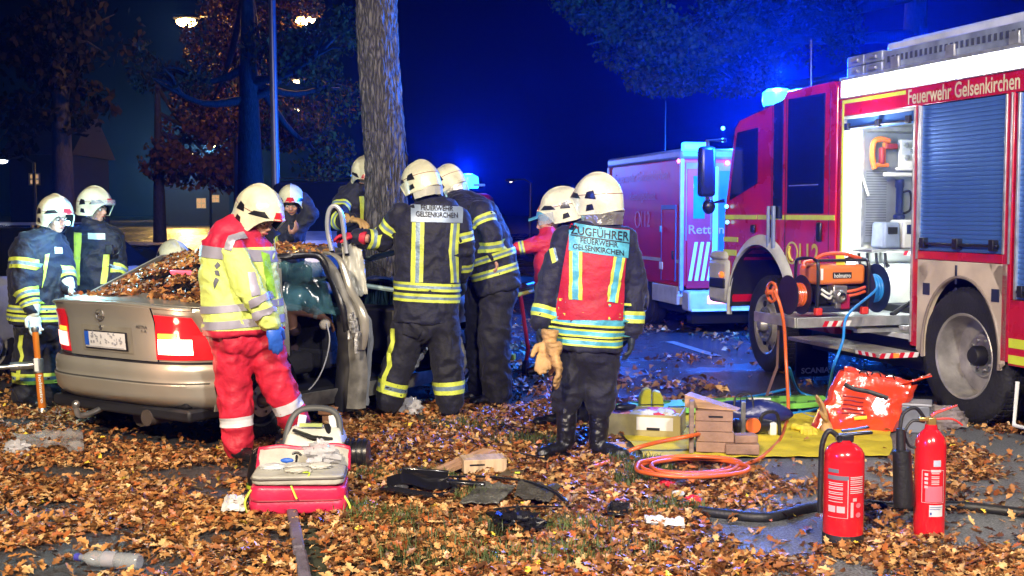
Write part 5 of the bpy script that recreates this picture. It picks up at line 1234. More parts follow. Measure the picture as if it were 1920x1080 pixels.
# ================================================================ ambulance
q0 = (2.17, 15.12); A_ = thing('ambulance', 'red ambulance with cyan lit rear door parked behind the fire engine', 'ambulance', (q0[0], q0[1], 0), R(103))
ared = mat('ambulance red', (.58, .008, .025), .45, coat=.1, var=.12, vscale=2)
def ab(name, mt, boxes, bevel=.006, parent=None):
    return tb(name, mt, boxes, bevel, parent or A_)
ab('box_body', ared, [(0, 3.05, -2.1, 0, .60, 2.26)], .03)
ab('roof', mat('blue grey roof edge', (.16, .22, .34), .4), [(-.02, 3.07, -2.12, .02, 2.24, 2.38)], .04)
ab('corner_post', mat('grey profile', (.40, .40, .46), .4, metal=.3), [(-.02, .03, -.04, .015, .55, 2.25), (3.02, 3.07, -.04, .015, .6, 2.25)], .008)
ab('stripe', greyp, [(0.03, 3.02, -.0, .008, .905, .95)], .002)
ab('skirt', greyp, [(.10, 1.05, -.10, .006, .36, .60), (1.85, 3.0, -.10, .006, .36, .60)], .01)
ab('chassis', chass, [(.1, 3.0, -2.0, -.1, .25, .60), (-.05, .15, -2.0, -.15, .12, .45)], .01)
ab('side_door', ared, [(.16, .66, 0, .014, .66, 1.62)], .01)
ab('door_frame', mat('blue door seal', (.04, .12, .35), .4), [(.16, .66, .0, .018, 1.60, 1.66), (.655, .68, 0, .018, .66, 1.66), (.14, .16, 0, .018, .66, 1.66)], .003)
ab('hinge', mat('cyan marker', (.1, .5, .7), .3), [(.66, .72, .0, .03, 1.30, 1.38)], .005); ab('handle', blkp(), [(.20, .25, .01, .03, .95, 1.06)], .006)
ab('side_lamp', white(), [(.60, .74, .0, .02, .80, .90)], .006)
am = mat('pale pink lettering', (.60, .28, .36), .5)
m = MB(); text3(m, 'Feuerwehr Gelsenkirchen', (2.75, .004, 2.0), (-1, 0, 0), (0, 0, 1), 2.3, .13, bold=.01); m.build('lettering', am, A_, 0); m = MB(); text3(m, 'Rettungsdienst', (2.02, .004, 1.70), (-1, 0, 0), (0, 0, 1), 1.08, .15, bold=.01); m.build('lettering', am, A_, 0); m = MB(); text3(m, '112', (1.52, .004, 1.36), (-1, 0, 0), (0, 0, 1), .36, .22, bold=.01)
m.lathe([(.12, 0), (.12, .004), (.10, .004), (.10, 0)], (1.68, .002, 1.46), Matrix(((1, 0, 0), (0, 0, 1), (0, -1, 0))), 24); m.build('lettering', am, A_, 0)
# rear face (s = 0 plane, facing -s)
ab('rear_frame', mat('pale rear frame', (.30, .16, .20), .5), [(-.012, 0, -.42, -.06, 1.2, 2.2), (-.012, 0, -2.05, -.44, 1.0, 2.2)], .004)
ab('rear_door', ared, [(-.02, -.012, -.40, -.08, .58, 2.12)], .004)
ab('rear_window', mat('teal glow glass', (.02, .20, .30), .1, emit=(.02, .35, .55), estr=.35), [(-.03, -.02, -.32, -.16, 1.48, 2.03)], .01)  # teal light put into the glass as its own glow
ab('door_post', mat('cyan glow post', (.35, .70, .80), .3, emit=(.05, .6, .75), estr=.45), [(-.03, 0, -.50, -.43, .60, 2.15)], .006)  # cyan light on the post painted in as emission, no lamp here
m = MB()
for i in range(4):
    y = -.10-.085*i; m.add([(-.024, y, .68), (-.024, y-.05, .68), (-.024, y-.13, 1.18), (-.024, y-.085, 1.18)], [(0, 1, 2, 3)])
m.build('chevron', white(), A_, 0)
m = MB(); text3(m, 'Rettungsdienst', (-.026, -.10, 1.25), (0, -1, 0), (0, 0, 1), 1.1, .15, bold=.01); m.build('lettering', am, A_, 0)
ab('open_interior', mat('blue lit interior', (.03, .12, .22), .5), [(-.014, -.004, -1.2, -.52, .62, 2.1)], .004)
ab('rear_bumper', greyp, [(-.25, 0, -2.05, -.02, .30, .56)], .03); ab('bumper_lamp', mat('pink tail lamp', (1, .3, .3), .3, emit=(1, .35, .40), estr=5), [(-.262, -.25, -.55, -.28, .40, .50)], .006)
ab('bumper_edge', white(), [(-.262, -.25, -2.0, -.06, .30, .33)], .003)
m = MB(); m.box((-.02, -.17, 2.40), (.10, .34, .12)); m.build('beacon', beam, A_, bevel=.03)
m = MB(); m.ell((.02, .03, 2.22), (.03, .02, .03)); m.build('marker_lamp', mat('pink marker lamp', (1, .2, .5), .3, emit=(1, .2, .5), estr=4), A_); m = MB(); m.ell((-.03, -.62, 2.20), .035); m.build('marker_lamp', mat('pink marker lamp', (1, .2, .5), .3, emit=(1, .2, .5), estr=4), A_)
wheel(A_, (1.45, -.14, .36), .36, .24, .2); wheel(A_, (1.45, -1.95, .36), .36, .24, .2, out=-1); wheel(A_, (4.1, -.14, .36), .36, .24, .2)
m = MB(); m.prism([(3.07, .40), (3.07, 2.05), (3.9, 2.0), (4.5, 1.35), (5.0, 1.15), (5.1, .40)], -1.95, Matrix(((1, 0, 0), (0, 0, 1), (0, 1, 0))), (0, -.06, 0)); m.build('cab', ared, A_, 30, .03)
m = MB(); m.tube([V((2.2, -.6, 2.36)), V((2.2, -.6, 3.2))], [.005, .003], 5); m.build('antenna', blkp(), A_)
lamp('POINT', (2.85, 9.6, 2.15), 30, (.93, 1, .98), None, .08).name = 'locker_lamp_light'
# beacon lights
def W3(s, y, z, o=(3.28, 8.57), a=17):
    return V((o[0]-math.sin(R(a))*s-math.cos(R(a))*y, o[1]+math.cos(R(a))*s-math.sin(R(a))*y, z))
BL = (.01, .15, 1.0)
lamp('POINT', W3(1.15, -.35, 1.05), 14, (.93, 1, .98), None, .06).name = 'locker_lamp_light'
lamp('POINT', W3(3.28, -.34, 2.96), 2000, BL, None, .08).name = 'beacon_light'
lamp('POINT', W3(3.28, -1.95, 2.92), 5000, BL, None, .08).name = 'beacon_light'
lamp('POINT', W3(.25, -.9, 2.60, q0, 13), 1600, BL, None, .08).name = 'beacon_light'
# ================================================================ van behind the firefighters
vb = V((P(850, 400, 25).x, 25, 0)); Vn = thing('van', 'emergency van with blue beacon hidden behind the bending firefighters', 'van', vb)
m = MB(); m.box((0, 2, 1.2), (1.6, 4.4, 1.55)); m.build('body', ared, Vn, bevel=.12)
m = MB(); m.box((0, -.21, 1.6), (1.3, .03, .5)); m.build('rear_window', glassd, Vn, bevel=.01)
for sx in (-1, 1):
    m = MB(); m.lathe([(0, 0), (.33, 0), (.33, .2), (0, .2)], (sx*.78-.1, .8, .33), Matrix(((0, 0, 1), (0, 1, 0), (-1, 0, 0))), 20); m.build('wheel', tyre, Vn)
m = MB(); m.lathe([(.22, 0), (.24, .06), (.22, .24), (.1, .30), (0, .31)], P(877, 344, 25)-vb-V((0, 0, .1)), None, 20); m.build('beacon', beam, Vn)
m = MB(); m.box(P(885, 347, 24.9)-vb, (.55, .2, .05)); m.build('beacon_bar', mat('cyan marker', (.1, .5, .7)), Vn, bevel=.01)
lamp('POINT', P(878, 314, 25.6), 1900, BL, None, .1).name = 'beacon_light'
# ================================================================ crashed silver car
CR = V((-2.02, 7.38, 0)); CA = 57
car = thing('car', 'silver saloon crashed against the tree, rear window covered in leaves, tail lamp lit', 'car', CR, R(CA))
paint = mat('champagne silver paint', (.46, .44, .385), .34, metal=.55, coat=.5, var=.05, vscale=3, rvar=.05)
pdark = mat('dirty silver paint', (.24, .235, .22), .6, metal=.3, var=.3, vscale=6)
fx = V((math.cos(R(CA)), math.sin(R(CA)), 0)); ly = V((-math.sin(R(CA)), math.cos(R(CA)), 0))
def CW(x, y, z): return CR+fx*x+ly*y+V((0, 0, z))
def toC(p): d = p-CR; return V((d.dot(fx), d.dot(ly), p.z))
HW = .80
def interp(tab, t):
    for (a, va), (b, vb_) in zip(tab[:-1], tab[1:]):
        if t <= b: f = 0 if b == a else max(0, (t-a)/(b-a)); f = f*f*(3-2*f) if False else f; return va+(vb_-va)*f
    return tab[-1][1]
def plan(y): k = abs((y-HW)/HW); return .03*k**2+.20*k**5
RX = [(.26, .12), (.29, .03), (.34, -.03), (.44, -.055), (.455, -.04), (.54, -.045), (.575, -.02), (.58, .02), (.70, .005), (.85, -.005), (.92, -.03), (.955, -.045), (.975, -.02)]
def rear(y, z, off=0.):
    k = (y-HW)/HW; zz = z-(.035*k*k if z > .8 else 0); x = interp(RX, z)+plan(y); return V((x-off, y+.0, zz))
def rear_part(name, mt, y0, y1, z0, z1, off=0., nu=20, nv=6, th=.0, par=None, zf=None):
    m = MB(); m.grid(lambda i, j: rear(y0+(y1-y0)*i, (z0+(z1-z0)*j) if zf is None else zf(i, j), off), nu, nv, thick=th); return m.build(name, mt, par or car, 40)
rear_part('bumper', paint, .0, 1.6, .26, .572, 0, 40, 14)
rear_part('bumper_groove', mat('dark joint', (.04, .04, .035), .7), .02, 1.58, .447, .456, .004, 40, 1)
rear_part('rear_panel', chass, .02, 1.58, .57, .60, -.012, 30, 2)
tl = rear_part('trunk_lid', paint, .36, 1.24, .585, .975, .012, 24, 14)
rear_part('rear_wing', paint, .0, .36, .585, .975, 0., 14, 12); rear_part('rear_wing', paint, 1.24, 1.60, .585, .975, 0., 14, 12)
# spoiler lip across the lid
m = MB(); m.tube([rear(.10+1.4*i/20, .955, .004)+V((.01, 0, .004)) for i in range(21)], .018, 8, flat=.7); m.build('spoiler_lip', paint, tl)
# recess, plate, logo, lettering
rear_part('plate_recess', mat('recess paint', (.40, .375, .31), .4, metal=.5), .56, 1.08, .625, .80, .018, 12, 4, par=tl)
rear_part('plate_holder', chass, .60, 1.04, .640, .765, .026, 10, 2, par=tl)
pl = rear_part('licence_plate', mat('plate white', (.66, .66, .68), .45, var=.05), .615, 1.03, .650, .757, .031, 10, 2, par=car)
rear_part('plate_band', mat('plate blue', (.02, .10, .55), .4), .985, 1.03, .662, .757, .034, 2, 2, par=pl)
m = MB(); rn = random.Random(4)
for i in range(46):
    y = rn.uniform(.635, .965); z = rn.uniform(.674, .748); w_, h_ = rn.uniform(.006, .018), rn.uniform(.005, .018); c = [rear(y, z, .035), rear(y+w_, z, .035), rear(y+w_, z+h_, .035), rear(y, z+h_, .035)]; m.add(c, [(0, 1, 2, 3)])
m.add([rear(.63, .655, .035), rear(1.02, .655, .035), rear(1.02, .6585, .035), rear(.63, .6585, .035)], [(0, 1, 2, 3)])
m.build('blurred_characters', mat('plate smudge', (.33, .34, .38), .6), pl, 0)
Mx = Matrix(((0, 0, -1), (0, 1, 0), (1, 0, 0)))
m = MB(); c = rear(.86, .875, .02); m.lathe([(.036+math.cos(a)*.005, math.sin(a)*.005) for a in [2*math.pi*k/8 for k in range(9)]], c, Mx, 28)
m.tube([c+V((-.004, .048, .008)), c+V((-.004, -.006, .010)), c+V((-.004, .006, -.010)), c+V((-.004, -.048, -.008))], [.003, .006, .006, .003], 6); m.build('emblem', steel(), tl)
m = MB(); m.lathe([(.014, 0), (.014, .008), (0, .009)], rear(.86, .79, .02), Mx, 14); m.build('lock', steel(), tl)
m = MB(); text3(m, 'ASTRA', rear(.52, .805, .018), rear(.42, .805, .018)-rear(.52, .805, .018), (0, 0, 1), .105, .020, bold=.03); text3(m, '1.6', rear(.47, .775, .018), rear(.42, .775, .018)-rear(.47, .775, .018), (0, 0, 1), .045, .016, bold=.03); m.build('lettering', steel(), tl, 0)
# tail lamps
lr = mat('red lamp glass', (.55, .008, .012), .12, coat=.8, var=0, emit=(1, .02, .03), estr=.35, rvar=.02); lw = mat('lit lamp glass', (1, .9, .7), .2, emit=(1.0, .80, .62), estr=5.0, var=0); la = mat('amber lamp glass', (.8, .5, .05), .2, emit=(1, .55, .05), estr=1.2)
def lamp_unit(sgn, lit):
    f = lambda y: y if sgn > 0 else 1.6-y
    def surf(i, j, y0, y1, z0, z1, off):
        z = z0+(z1-z0)*j; t = (z-.60)/.30; ya = y0+(.10*t if y0 < .1 else 0); yb = y1-.02*t; y = ya+(yb-ya)*i; q = rear(y, z, off)
        return V((q.x, f(q.y), q.z))
    m = MB(); m.grid(lambda i, j: surf(i, j, -.0, .365, .60, .905, .014), 14, 10); o = m.build('tail_lamp', lr, car, 60)
    m = MB(); m.grid(lambda i, j: surf(i, j, .115, .345, .635, .735, .018), 8, 4); m.build('lit_bulb', lw if lit else mat('pale lamp glass', (.6, .3, .3), .2, emit=(1, .5, .4), estr=2.5), o, 60)
    m = MB(); m.grid(lambda i, j: surf(i, j, .20, .345, .740, .772, .018), 8, 2); m.build('indicator', la, o, 60)
    return o
lamp_unit(1, True); lamp_unit(-1, False)
lamp('POINT', CW(-.15, .22, .68), 6, (1, .55, .35), None, .05).name = 'tail_lamp_light'
# deck, rear window, roof
TOP = [(0, (-.02, .975, .74)), (.12, (.14, .995, .735)), (.2, (.36, 1.0, .70)), (.5, (.95, 1.245, .585)), (.55, (1.05, 1.27, .58)), (.75, (1.85, 1.29, .58)), (.8, (1.98, 1.26, .585)), (1.0, (2.55, .985, .68))]
def top(t):
    for (a, va), (b, vb_) in zip(TOP[:-1], TOP[1:]):
        if t <= b+1e-9: f = (t-a)/(b-a); return tuple(p+(q-p)*f for p, q in zip(va, vb_))
    return TOP[-1][1]
def tops(i, t, off=0.):
    x, z, hw = top(t); y = HW+(2*i-1)*hw; k = 2*i-1
    return V((x+(plan(y)*.8 if t < .2 else -.0)+(.05*k*k if .2 < t < .5 else 0), y, z-.045*k*k*(1 if t > .15 else .8)+off))
m = MB(); m.grid(lambda i, j: tops(i, j*.2), 24, 6); m.build('trunk_deck', paint, car, 60)
m = MB(); m.grid(lambda i, j: tops(.05+.90*i, .205+j*.29), 24, 8); m.build('rear_window', mat('dark rear glass', (.008, .009, .012), .08, var=0), car, 60)
m = MB(); m.tube([tops(.04, .2+.3*j/8) for j in range(9)], .022, 8); m.tube([tops(.96, .2+.3*j/8) for j in range(9)], .022, 8); m.tube([tops(i/12, .203) for i in range(13)], .010, 6); m.build('window_seal', blkp(), car)
m = MB(); m.grid(lambda i, j: tops(i, .495+j*.28), 20, 10, thick=.015); rf = m.build('roof', paint, car, 60)
m = MB(); m.grid(lambda i, j: tops(.06+.88*i, .79+j*.2), 16, 6); m.build('windscreen', mat('cracked glass', (.05, .07, .08), .3, alpha=.5, bump=1., bscale=30), car, 60)
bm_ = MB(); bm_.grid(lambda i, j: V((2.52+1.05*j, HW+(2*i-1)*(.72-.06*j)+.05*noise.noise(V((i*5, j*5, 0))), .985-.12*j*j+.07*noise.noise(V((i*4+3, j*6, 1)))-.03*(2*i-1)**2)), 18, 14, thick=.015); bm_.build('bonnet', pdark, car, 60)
m = MB(); m.box((.62, HW+.0, 1.13), (.02, .22, .035), eul(0, -28, 0)); m.build('third_brake_light', mat('pink brake light', (.9, .1, .15), .3, emit=(1, .10, .16), estr=1.6), car, bevel=.01)
# sides built column by column with the wheel arches cut in
def side(name, mt, x0, x1, zlo, zhi, yside=0, n=24, nv=8, dent=0., fn=None):
    sg = 1 if yside == 0 else -1; y00 = 0 if yside == 0 else 1.6
    def f(i, j):
        x = x0+(x1-x0)*i; a, b = zlo(x), zhi(x); z = a+(b-a)*j
        inset = .045*((z-.62)/.36)**2+(.0 if z < .93 else (z-.93)*.55); rearin = max(0, .24-x)**2*.0
        d = dent*noise.noise(V((x*4, z*5, 2.)))
        return V((x, y00+sg*(inset+rearin)+d, z))
    m = MB(); m.grid(f, n, nv, thick=.012 if sg < 0 else -.012); return m.build(name, mt, car, 60)
def archz(cx, r, base): return lambda x: max(base, .30+math.sqrt(max(0, r*r-(x-cx)**2))) if abs(x-cx) < r else base
belt = lambda x: .93 if x > .35 else .945
quarter = side('quarter_panel', paint, .21, .86, archz(.62, .355, .26), lambda x: .955, 0, 40)
side('quarter_panel', paint, .21, 2.6, archz(.62, .355, .22), lambda x: .955, 1, 60)
# C pillars
for sy in (0, 1):
    g_ = 0.03 if sy == 0 else 1.57; k = 1 if sy == 0 else -1
    m = MB(); m.grid(lambda i, j: V((.36+(.50+.02*j)*i+(.58*j)*(1-i*.75), g_+k*(.05*0+.17*j+.02), .95+.28*j)), 8, 8, thick=.01); m.build('roof_pillar', paint, car, 60)
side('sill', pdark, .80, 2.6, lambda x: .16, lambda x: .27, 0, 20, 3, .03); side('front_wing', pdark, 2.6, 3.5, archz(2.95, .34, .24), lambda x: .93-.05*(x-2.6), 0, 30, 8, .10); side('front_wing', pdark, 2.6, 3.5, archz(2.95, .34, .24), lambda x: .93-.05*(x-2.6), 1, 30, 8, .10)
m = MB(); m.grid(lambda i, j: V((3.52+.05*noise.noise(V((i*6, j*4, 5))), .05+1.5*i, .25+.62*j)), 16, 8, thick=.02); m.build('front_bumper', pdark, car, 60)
# arch lip and inside
for cx, r, y in ((.62, .352, .0), (.62, .352, 1.6), (2.95, .34, 0), (2.95, .34, 1.6)):
    m = MB(); m.grid(lambda i, j: V((cx+math.cos(math.pi*i)*r, y+(1 if y == 0 else -1)*(.02+.26*j), .30+math.sin(math.pi*i)*r)), 18, 2); m.build('wheel_housing', chass, car, 60)
crim = mat('dark hub cap', (.05, .05, .055), .4, metal=.3)
for cx, y, out in ((.62, .10, -1), (.62, 1.50, 1), (2.95, .10, -1), (2.95, 1.5, 1)):
    wheel(car, (cx, y, .285), .285, .17, .18, out=out, nuts=5, rim=crim)
# floor, cabin, dark seats
m = MB(); m.box((1.75, HW, .24), (3.4, 1.4, .08)); m.box((.25, HW, .35), (.35, 1.3, .14)); m.box((.95, HW, .50), (.06, 1.34, .6)); m.box((2.35, HW, .62), (.35, 1.36, .34)); m.box((3.0, HW, .50), (.9, .9, .45)); m.build('floor_pan', chass, car, bevel=.02)
dk = mat('dark seat cloth', (.018, .018, .024), .85, bump=.4)
for y in (.42, 1.15):
    m = MB(); m.box((1.70, y, .46), (.46, .44, .16)); m.box((1.50, y, .76), (.14, .44, .56), eul(0, -14, 0)); m.box((1.43, y, 1.10), (.08, .22, .14)); m.build('seat', dk, car, bevel=.05)
m = MB(); m.box((1.12, HW, .46), (.40, 1.28, .16)); m.box((.98, HW, .74), (.12, 1.28, .50), eul(0, -14, 0)); m.build('rear_bench', dk, car, bevel=.05)
m = MB(); m.tube([V((2.10, 1.15+.17*math.cos(a), .78+.17*math.sin(a))) for a in [2*math.pi*k/20 for k in range(20)]], .014, 8, closed=True); m.build('steering_wheel', blkp(), car)
# tow bar, exhaust
m = MB(); m.tube(catmull([V((.25, 1.0, .27)), V((.02, 1.0, .20)), V((-.10, 1.0, .19)), V((-.13, 1.0, .25))], 5), .02, 10); m.ell((-.13, 1.0, .27), .028); m.build('tow_bar', steel(), car)
m = MB(); m.tube([V((.55, .50, .20)), V((.04, .50, .20))], [.055, .055], 12); m.tube([V((.6, .75, .18)), V((.2, .75, .18))], [.09, .09], 12); m.build('exhaust', mat('rusty exhaust', (.09, .07, .06), .7, metal=.4), car)
# door opening frame and the torn centre pillar, modelled as bent sheet strips
def strip_c(name, mt, pts, w0, w1, D0, amp=.012, th=.006, par=None, seed=0., n=5, tilt=(1, 0, 0), k=6):
    """bent sheet metal strip through photographed points at car depth"""
    ax = catmull([toC(P(u, v, D0+d)) for u, v, d in pts], k); nn = len(ax); T_ = toC(CR+V(tilt)).normalized(); m = MB()
    def f(i, j):
        q = j*(nn-1); a = min(int(q), nn-2); c = ax[a].lerp(ax[a+1], q-a); w_ = w0+(w1-w0)*j; s = 2*i-1
        return c+T_*s*w_/2+V((0, 0, 0))+fx_l*(.25*w_*(1-s*s))+noise.noise_vector(V((i*3+seed, j*9, seed)))*amp
    fx_l = V((-.5, -.5, 0)).normalized(); m.grid(f, n, nn*2, thick=th); return m.build(name, mt, par or car, 50)
bright = mat('scratched bare paint', (.52, .52, .50), .35, metal=.6, var=.3, vscale=14)
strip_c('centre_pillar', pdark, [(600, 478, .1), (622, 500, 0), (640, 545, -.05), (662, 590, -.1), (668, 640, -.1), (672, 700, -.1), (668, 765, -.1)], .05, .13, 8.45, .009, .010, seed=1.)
strip_c('centre_pillar', paint, [(612, 474, .1), (638, 488, 0), (656, 540, -.05), (678, 580, -.15), (684, 620, -.15), (676, 655, -.1)], .035, .06, 8.42, .006, .008, seed=5.)
strip_c('door_frame', blkp(), [(506, 486, .0), (560, 478, .05), (600, 482, .1), (618, 520, .05), (640, 570, 0), (650, 620, 0)], .018, .03, 8.35, .004, .02, seed=2., tilt=(.6, 0, .8))
strip_c('door_seal', mat('grey seal', (.25, .27, .3), .5), [(640, 490, .05), (664, 555, 0), (690, 600, 0), (694, 660, 0), (686, 760, 0)], .02, .03, 8.5, .01, .01, seed=3.)
strip_c('pillar_lining', chass, [(650, 590, .1), (652, 640, .1), (650, 700, .1), (648, 770, .05)], .12, .14, 8.5, .01, .02, seed=8.)
m = MB()
for u, v, a, b in ((655, 520, .050, .055), (662, 540, .040, .05), (648, 536, .03, .04), (652, 500, .035, .03), (660, 560, .022, .05)):
    c = toC(P(u+8, v+92, 8.20)); m.box(c, (a*1.3, a*.5, b*1.5), eul(u % 17-8, u % 31-15, v % 40))
for q in range(len(m.v)): m.v[q] = tuple(V(m.v[q])+noise.noise_vector(V(m.v[q])*22)*.010)
m.build('door_latch', mat('torn bright metal', (.70, .70, .69), .5, metal=.5, var=.4, vscale=30, bump=.8), car, 30)
# bent window frame standing up over the roof
m = MB(); lp = [toC(P(u, v, 8.7)) for u, v in ((622, 470), (614, 430), (616, 398), (626, 386), (638, 396), (644, 430), (650, 475))]; m.tube(catmull(lp, 6), .017, 8); lp2 = [q+V((.06, .04, -.01)) for q in lp]; m.tube(catmull(lp2, 6), .014, 8); m.build('bent_door_frame', mat('silver edge trim', (.55, .56, .6), .35, metal=.5), car)
m = MB(); m.tube(catmull([q*1.0+V((.03, .02, -.02)) for q in lp], 6), .018, 8); m.build('door_rubber', blk(), car)
# protective sheets in the window and over the pillar
def cloth(name, label, cat, quad, D, mt, amp=.03, n=14, par=None, seed=0):
    cs = [P(u, v, D+d) for u, v, d in quad]; o = sum(cs, V())/4
    root = None; m = MB()
    def f(i, j):
        q = (cs[0]*(1-i)+cs[1]*i)*(1-j)+(cs[3]*(1-i)+cs[2]*i)*j
        return q-o+V((0, 1, .3))*amp*(noise.noise(V((i*4+seed, j*3, seed)))*1.2+.5*noise.noise(V((i*11, j*7, seed))))
    m.grid(f, n, n, thick=.003); ob = m.build(name, mt, par, 180)
    if par is None: ob.location = o; tag(ob, label, cat)
    return ob
cloth('protective_sheet', 'pale translucent sheet hanging over the pillar between car and tree', 'sheet', [(640, 455, .0), (678, 455, .1), (690, 552, .0), (650, 560, -.05)], 8.75, mat('pale film', (.62, .62, .55), .35, alpha=.8, var=.1), .06)
cloth('plastic_film', 'teal tinted plastic film inside the open rear door of the car', 'plastic film', [(522, 492, .0), (600, 490, .15), (630, 592, .15), (524, 580, .0)], 8.28, mat('teal film', (.12, .32, .40), .2, alpha=.5, var=.5, vscale=5), .04, 16, seed=4)
# front door glass leaning beyond the pillar
m = MB(); m.tube(catmull([toC(P(u, v, 9.3)) for u, v in ((684, 488), (720, 478), (755, 470))], 4), .022, 8); m.build('door_trim', mat('pale teal trim', (.35, .5, .5), .3, metal=.3), car); m = MB(); m.tube([toC(P(u, v, 9.2)) for u, v in ((680, 535), (745, 545))], .02, 8); m.build('door_trim', mat('pale teal trim', (.35, .5, .5), .3, metal=.3), car)
# bonnet/wing scraps near F's legs
strip_c('torn_wing', mat('pale torn metal', (.42, .46, .55), .35, metal=.5), [(775, 690, 0), (790, 660, 0), (800, 640, .05)], .05, .09, 8.95, .02, .01, seed=4.)
strip_c('wheel_arch_trim', pdark, [(860, 720, .2), (868, 680, .2), (862, 640, .2), (850, 610, .2)], .05, .05, 9.2, .01, .01, seed=7.)
# wound down debris: leaves lying on the car
def on_top(n, t0, t1, keep, seed, sz=.062):
    i = rng.random(n); t = t0+(t1-t0)*rng.random(n); ps, ns = [], []
    for a, b in zip(i, t):
        if keep(a, b, noise.noise(V((a*4+seed, b*9, seed)))+.5*noise.noise(V((a*11, b*25, seed)))):
            q = tops(.02+.96*a, b); e1 = tops(.02+.96*a+.01, b)-q; e2 = tops(.02+.96*a, b+.004)-q; nn = e1.cross(e2).normalized(); nn = nn if nn.z > 0 else -nn
            w_ = CW(q.x, q.y, q.z)+(fx*nn.x+ly*nn.y+V((0, 0, nn.z)))*rng.uniform(.003, .018); ps.append(w_-CR); ns.append(fx*nn.x+ly*nn.y+V((0, 0, nn.z)))
    o = leaves('leaves_on_car', np.array([tuple(p) for p in ps]), sz, .5, 'stuff', None, PAL, np.array([tuple(p) for p in ns])); o.location = CR; return o
on_top(2600, .10, .53, lambda a, b, n: n > (-.35 if b < .215 else (-.35 if b > .46 else .02+.22*(a < .42)-.15*(a > .7))), 2., .052)
on_top(1100, .50, .76, lambda a, b, n: n > -.15, 5.)
# seated casualty: only an arm reaching out of the dark cabin
persL = person('seated person inside the dark car, bare forearm resting at the door opening', 8.75, dict(
 root=(560, 720, 0), head=(520, 560, .25), look=(.8, .4, -.2), helmet=0, face=0, jmat=mat('dark jumper', (.03, .012, .02), .8), tmat=navyt(), collar=1,
 torso=[(528, 588, .25, 18, .08, 40), (530, 598, .25, 32, .11, 40), (534, 615, .25, 36, .13, 40), (538, 650, .25, 36, .14, 40), (545, 690, .25, 36, .15, 40)],
 arms=[[(540, 608, .05, .065), (552, 618, -.05, .05)], [(520, 608, .4, .06), (530, 650, .4, .05), (560, 660, .3, .04)]],
 legs=[[(545, 695, .2, .09), (600, 690, .4, .075), (612, 740, .4, .06)], [(545, 695, .4, .09), (600, 690, .6, .075), (612, 740, .6, .06)]], seat=0,
 hands=[dict(w=(604, 592, -.12), d=(.75, .1, -.55), n=(-.3, 0, -.9), curl=.9, side=-1)]), )
m = MB(); rL, oL = persL[0], persL[1]
limb(m, [(P(548, 612, 8.68), .040), (P(545, 580, 8.66), .044), (P(575, 585, 8.64), .038), (P(606, 594, 8.63), .028)]); am_ = remesh(m, .009, 1)
for v in am_.vertices: v.co = v.co-oL
am_.materials.append(skin()); link('forearm', am_, rL, 180)
m = MB(); m.tube([P(590, 588, 8.63)-oL, P(597, 590, 8.63)-oL], .037, 12); m.build('bandage', white(), rL)
for nm, lab, pts_, r_ in (('infusion_line', 'thin white tube looping down from the hand inside the car door', [P(612, 605, 8.5), P(618, 640, 8.45), P(606, 690, 8.42), P(585, 725, 8.42), P(560, 740, 8.45), P(540, 728, 8.5)], .005), ('drip_line', 'thin clear line hanging from the paramedic past the door opening', [P(514, 448, 7.9), P(520, 500, 7.95), P(530, 560, 8.1), P(537, 600, 8.2), P(540, 640, 8.3)], .004)):
    m = MB(); o_ = V(pts_[0]); m.tube([q-o_ for q in catmull(pts_, 8)], r_, 6); ob = m.build(nm, mat('white tubing', (.66, .66, .68), .3)); ob.location = o_; tag(ob, lab, 'tube')
m = MB(); m.ell((0, 0, 0), .042, None, 16, 10); tag(m.build('dressing_roll', mat('cream gauze', (.62, .55, .45), .9, bump=.5), None), 'round cream gauze roll held below the hand in the car door', 'gauze roll'); bpy.context.scene.objects['dressing_roll'].location = P(609, 608, 8.55)
# ================================================================ other cars behind
def small_car(label, u, v, Y, ang, col, wd=1.65, hs=1.0):
    base = G(u, v); base = V((P(u, v, Y).x, Y, 0)); r = thing('parked_car', label, 'car', base, R(ang)); pm = mat('paint '+label[:14], col, .3, coat=.6, metal=.2, rvar=.03)
    low = [(-2.0, .30), (-2.05, .62), (-1.95, .88), (-1.1, .95), (1.2, .97), (1.95, .86), (2.05, .60), (2.0, .30)]
    m = MB(); M = Matrix(((1, 0, 0), (0, 0, 1), (0, 1, 0))); m.prism([(x, z*hs) for x, z in low], wd, M, (0, -wd/2, 0)); m.build('body', pm, r, 30, .08)
    m = MB(); gr = [(-1.0, .94), (-.35, 1.40), (.9, 1.42), (1.6, .96)]; vs = []
    for y, k in ((-wd/2+.06, 0), (wd/2-.06, 0)):
        for x, z in gr: vs.append((x*.98, y-(math.copysign(.14, y) if z > 1 else 0), z*hs))
    m.add(vs, [(0, 1, 2, 3), (7, 6, 5, 4), (0, 4, 5, 1), (1, 5, 6, 2), (2, 6, 7, 3)]); cb = m.build('window', glassd, r, 30, .03)
    m = MB(); m.add([(-.35, -wd/2+.18, 1.43*hs), (.9, -wd/2+.18, 1.45*hs), (.9, wd/2-.18, 1.45*hs), (-.35, wd/2-.18, 1.43*hs)], [(0, 1, 2, 3)]); m.build('roof', pm, r, 0)
    for x in (-1.25, 1.3):
        for y, o in ((-wd/2+.10, -1), (wd/2-.10, 1)): wheel(r, (x, y, .31), .31, .19, .19, out=o, nuts=5)
    for y in (-.55, .55):
        m = MB(); m.box((-2.05, y, .68*hs), (.06, .28, .12)); m.build('headlight', white(), r, bevel=.02)
    return r
small_car('grey parked car at the left edge behind the firefighters', 15, 560, 12.3, 75, (.40, .42, .46))
small_car('dark blue car behind the crouching helmet', 262, 480, 14.5, 176, (.008, .03, .22), hs=.82)
small_car('tall silver car behind the smiling firefighter, left of the tree', 612, 520, 15.4, 97, (.50, .48, .56), hs=1.40)
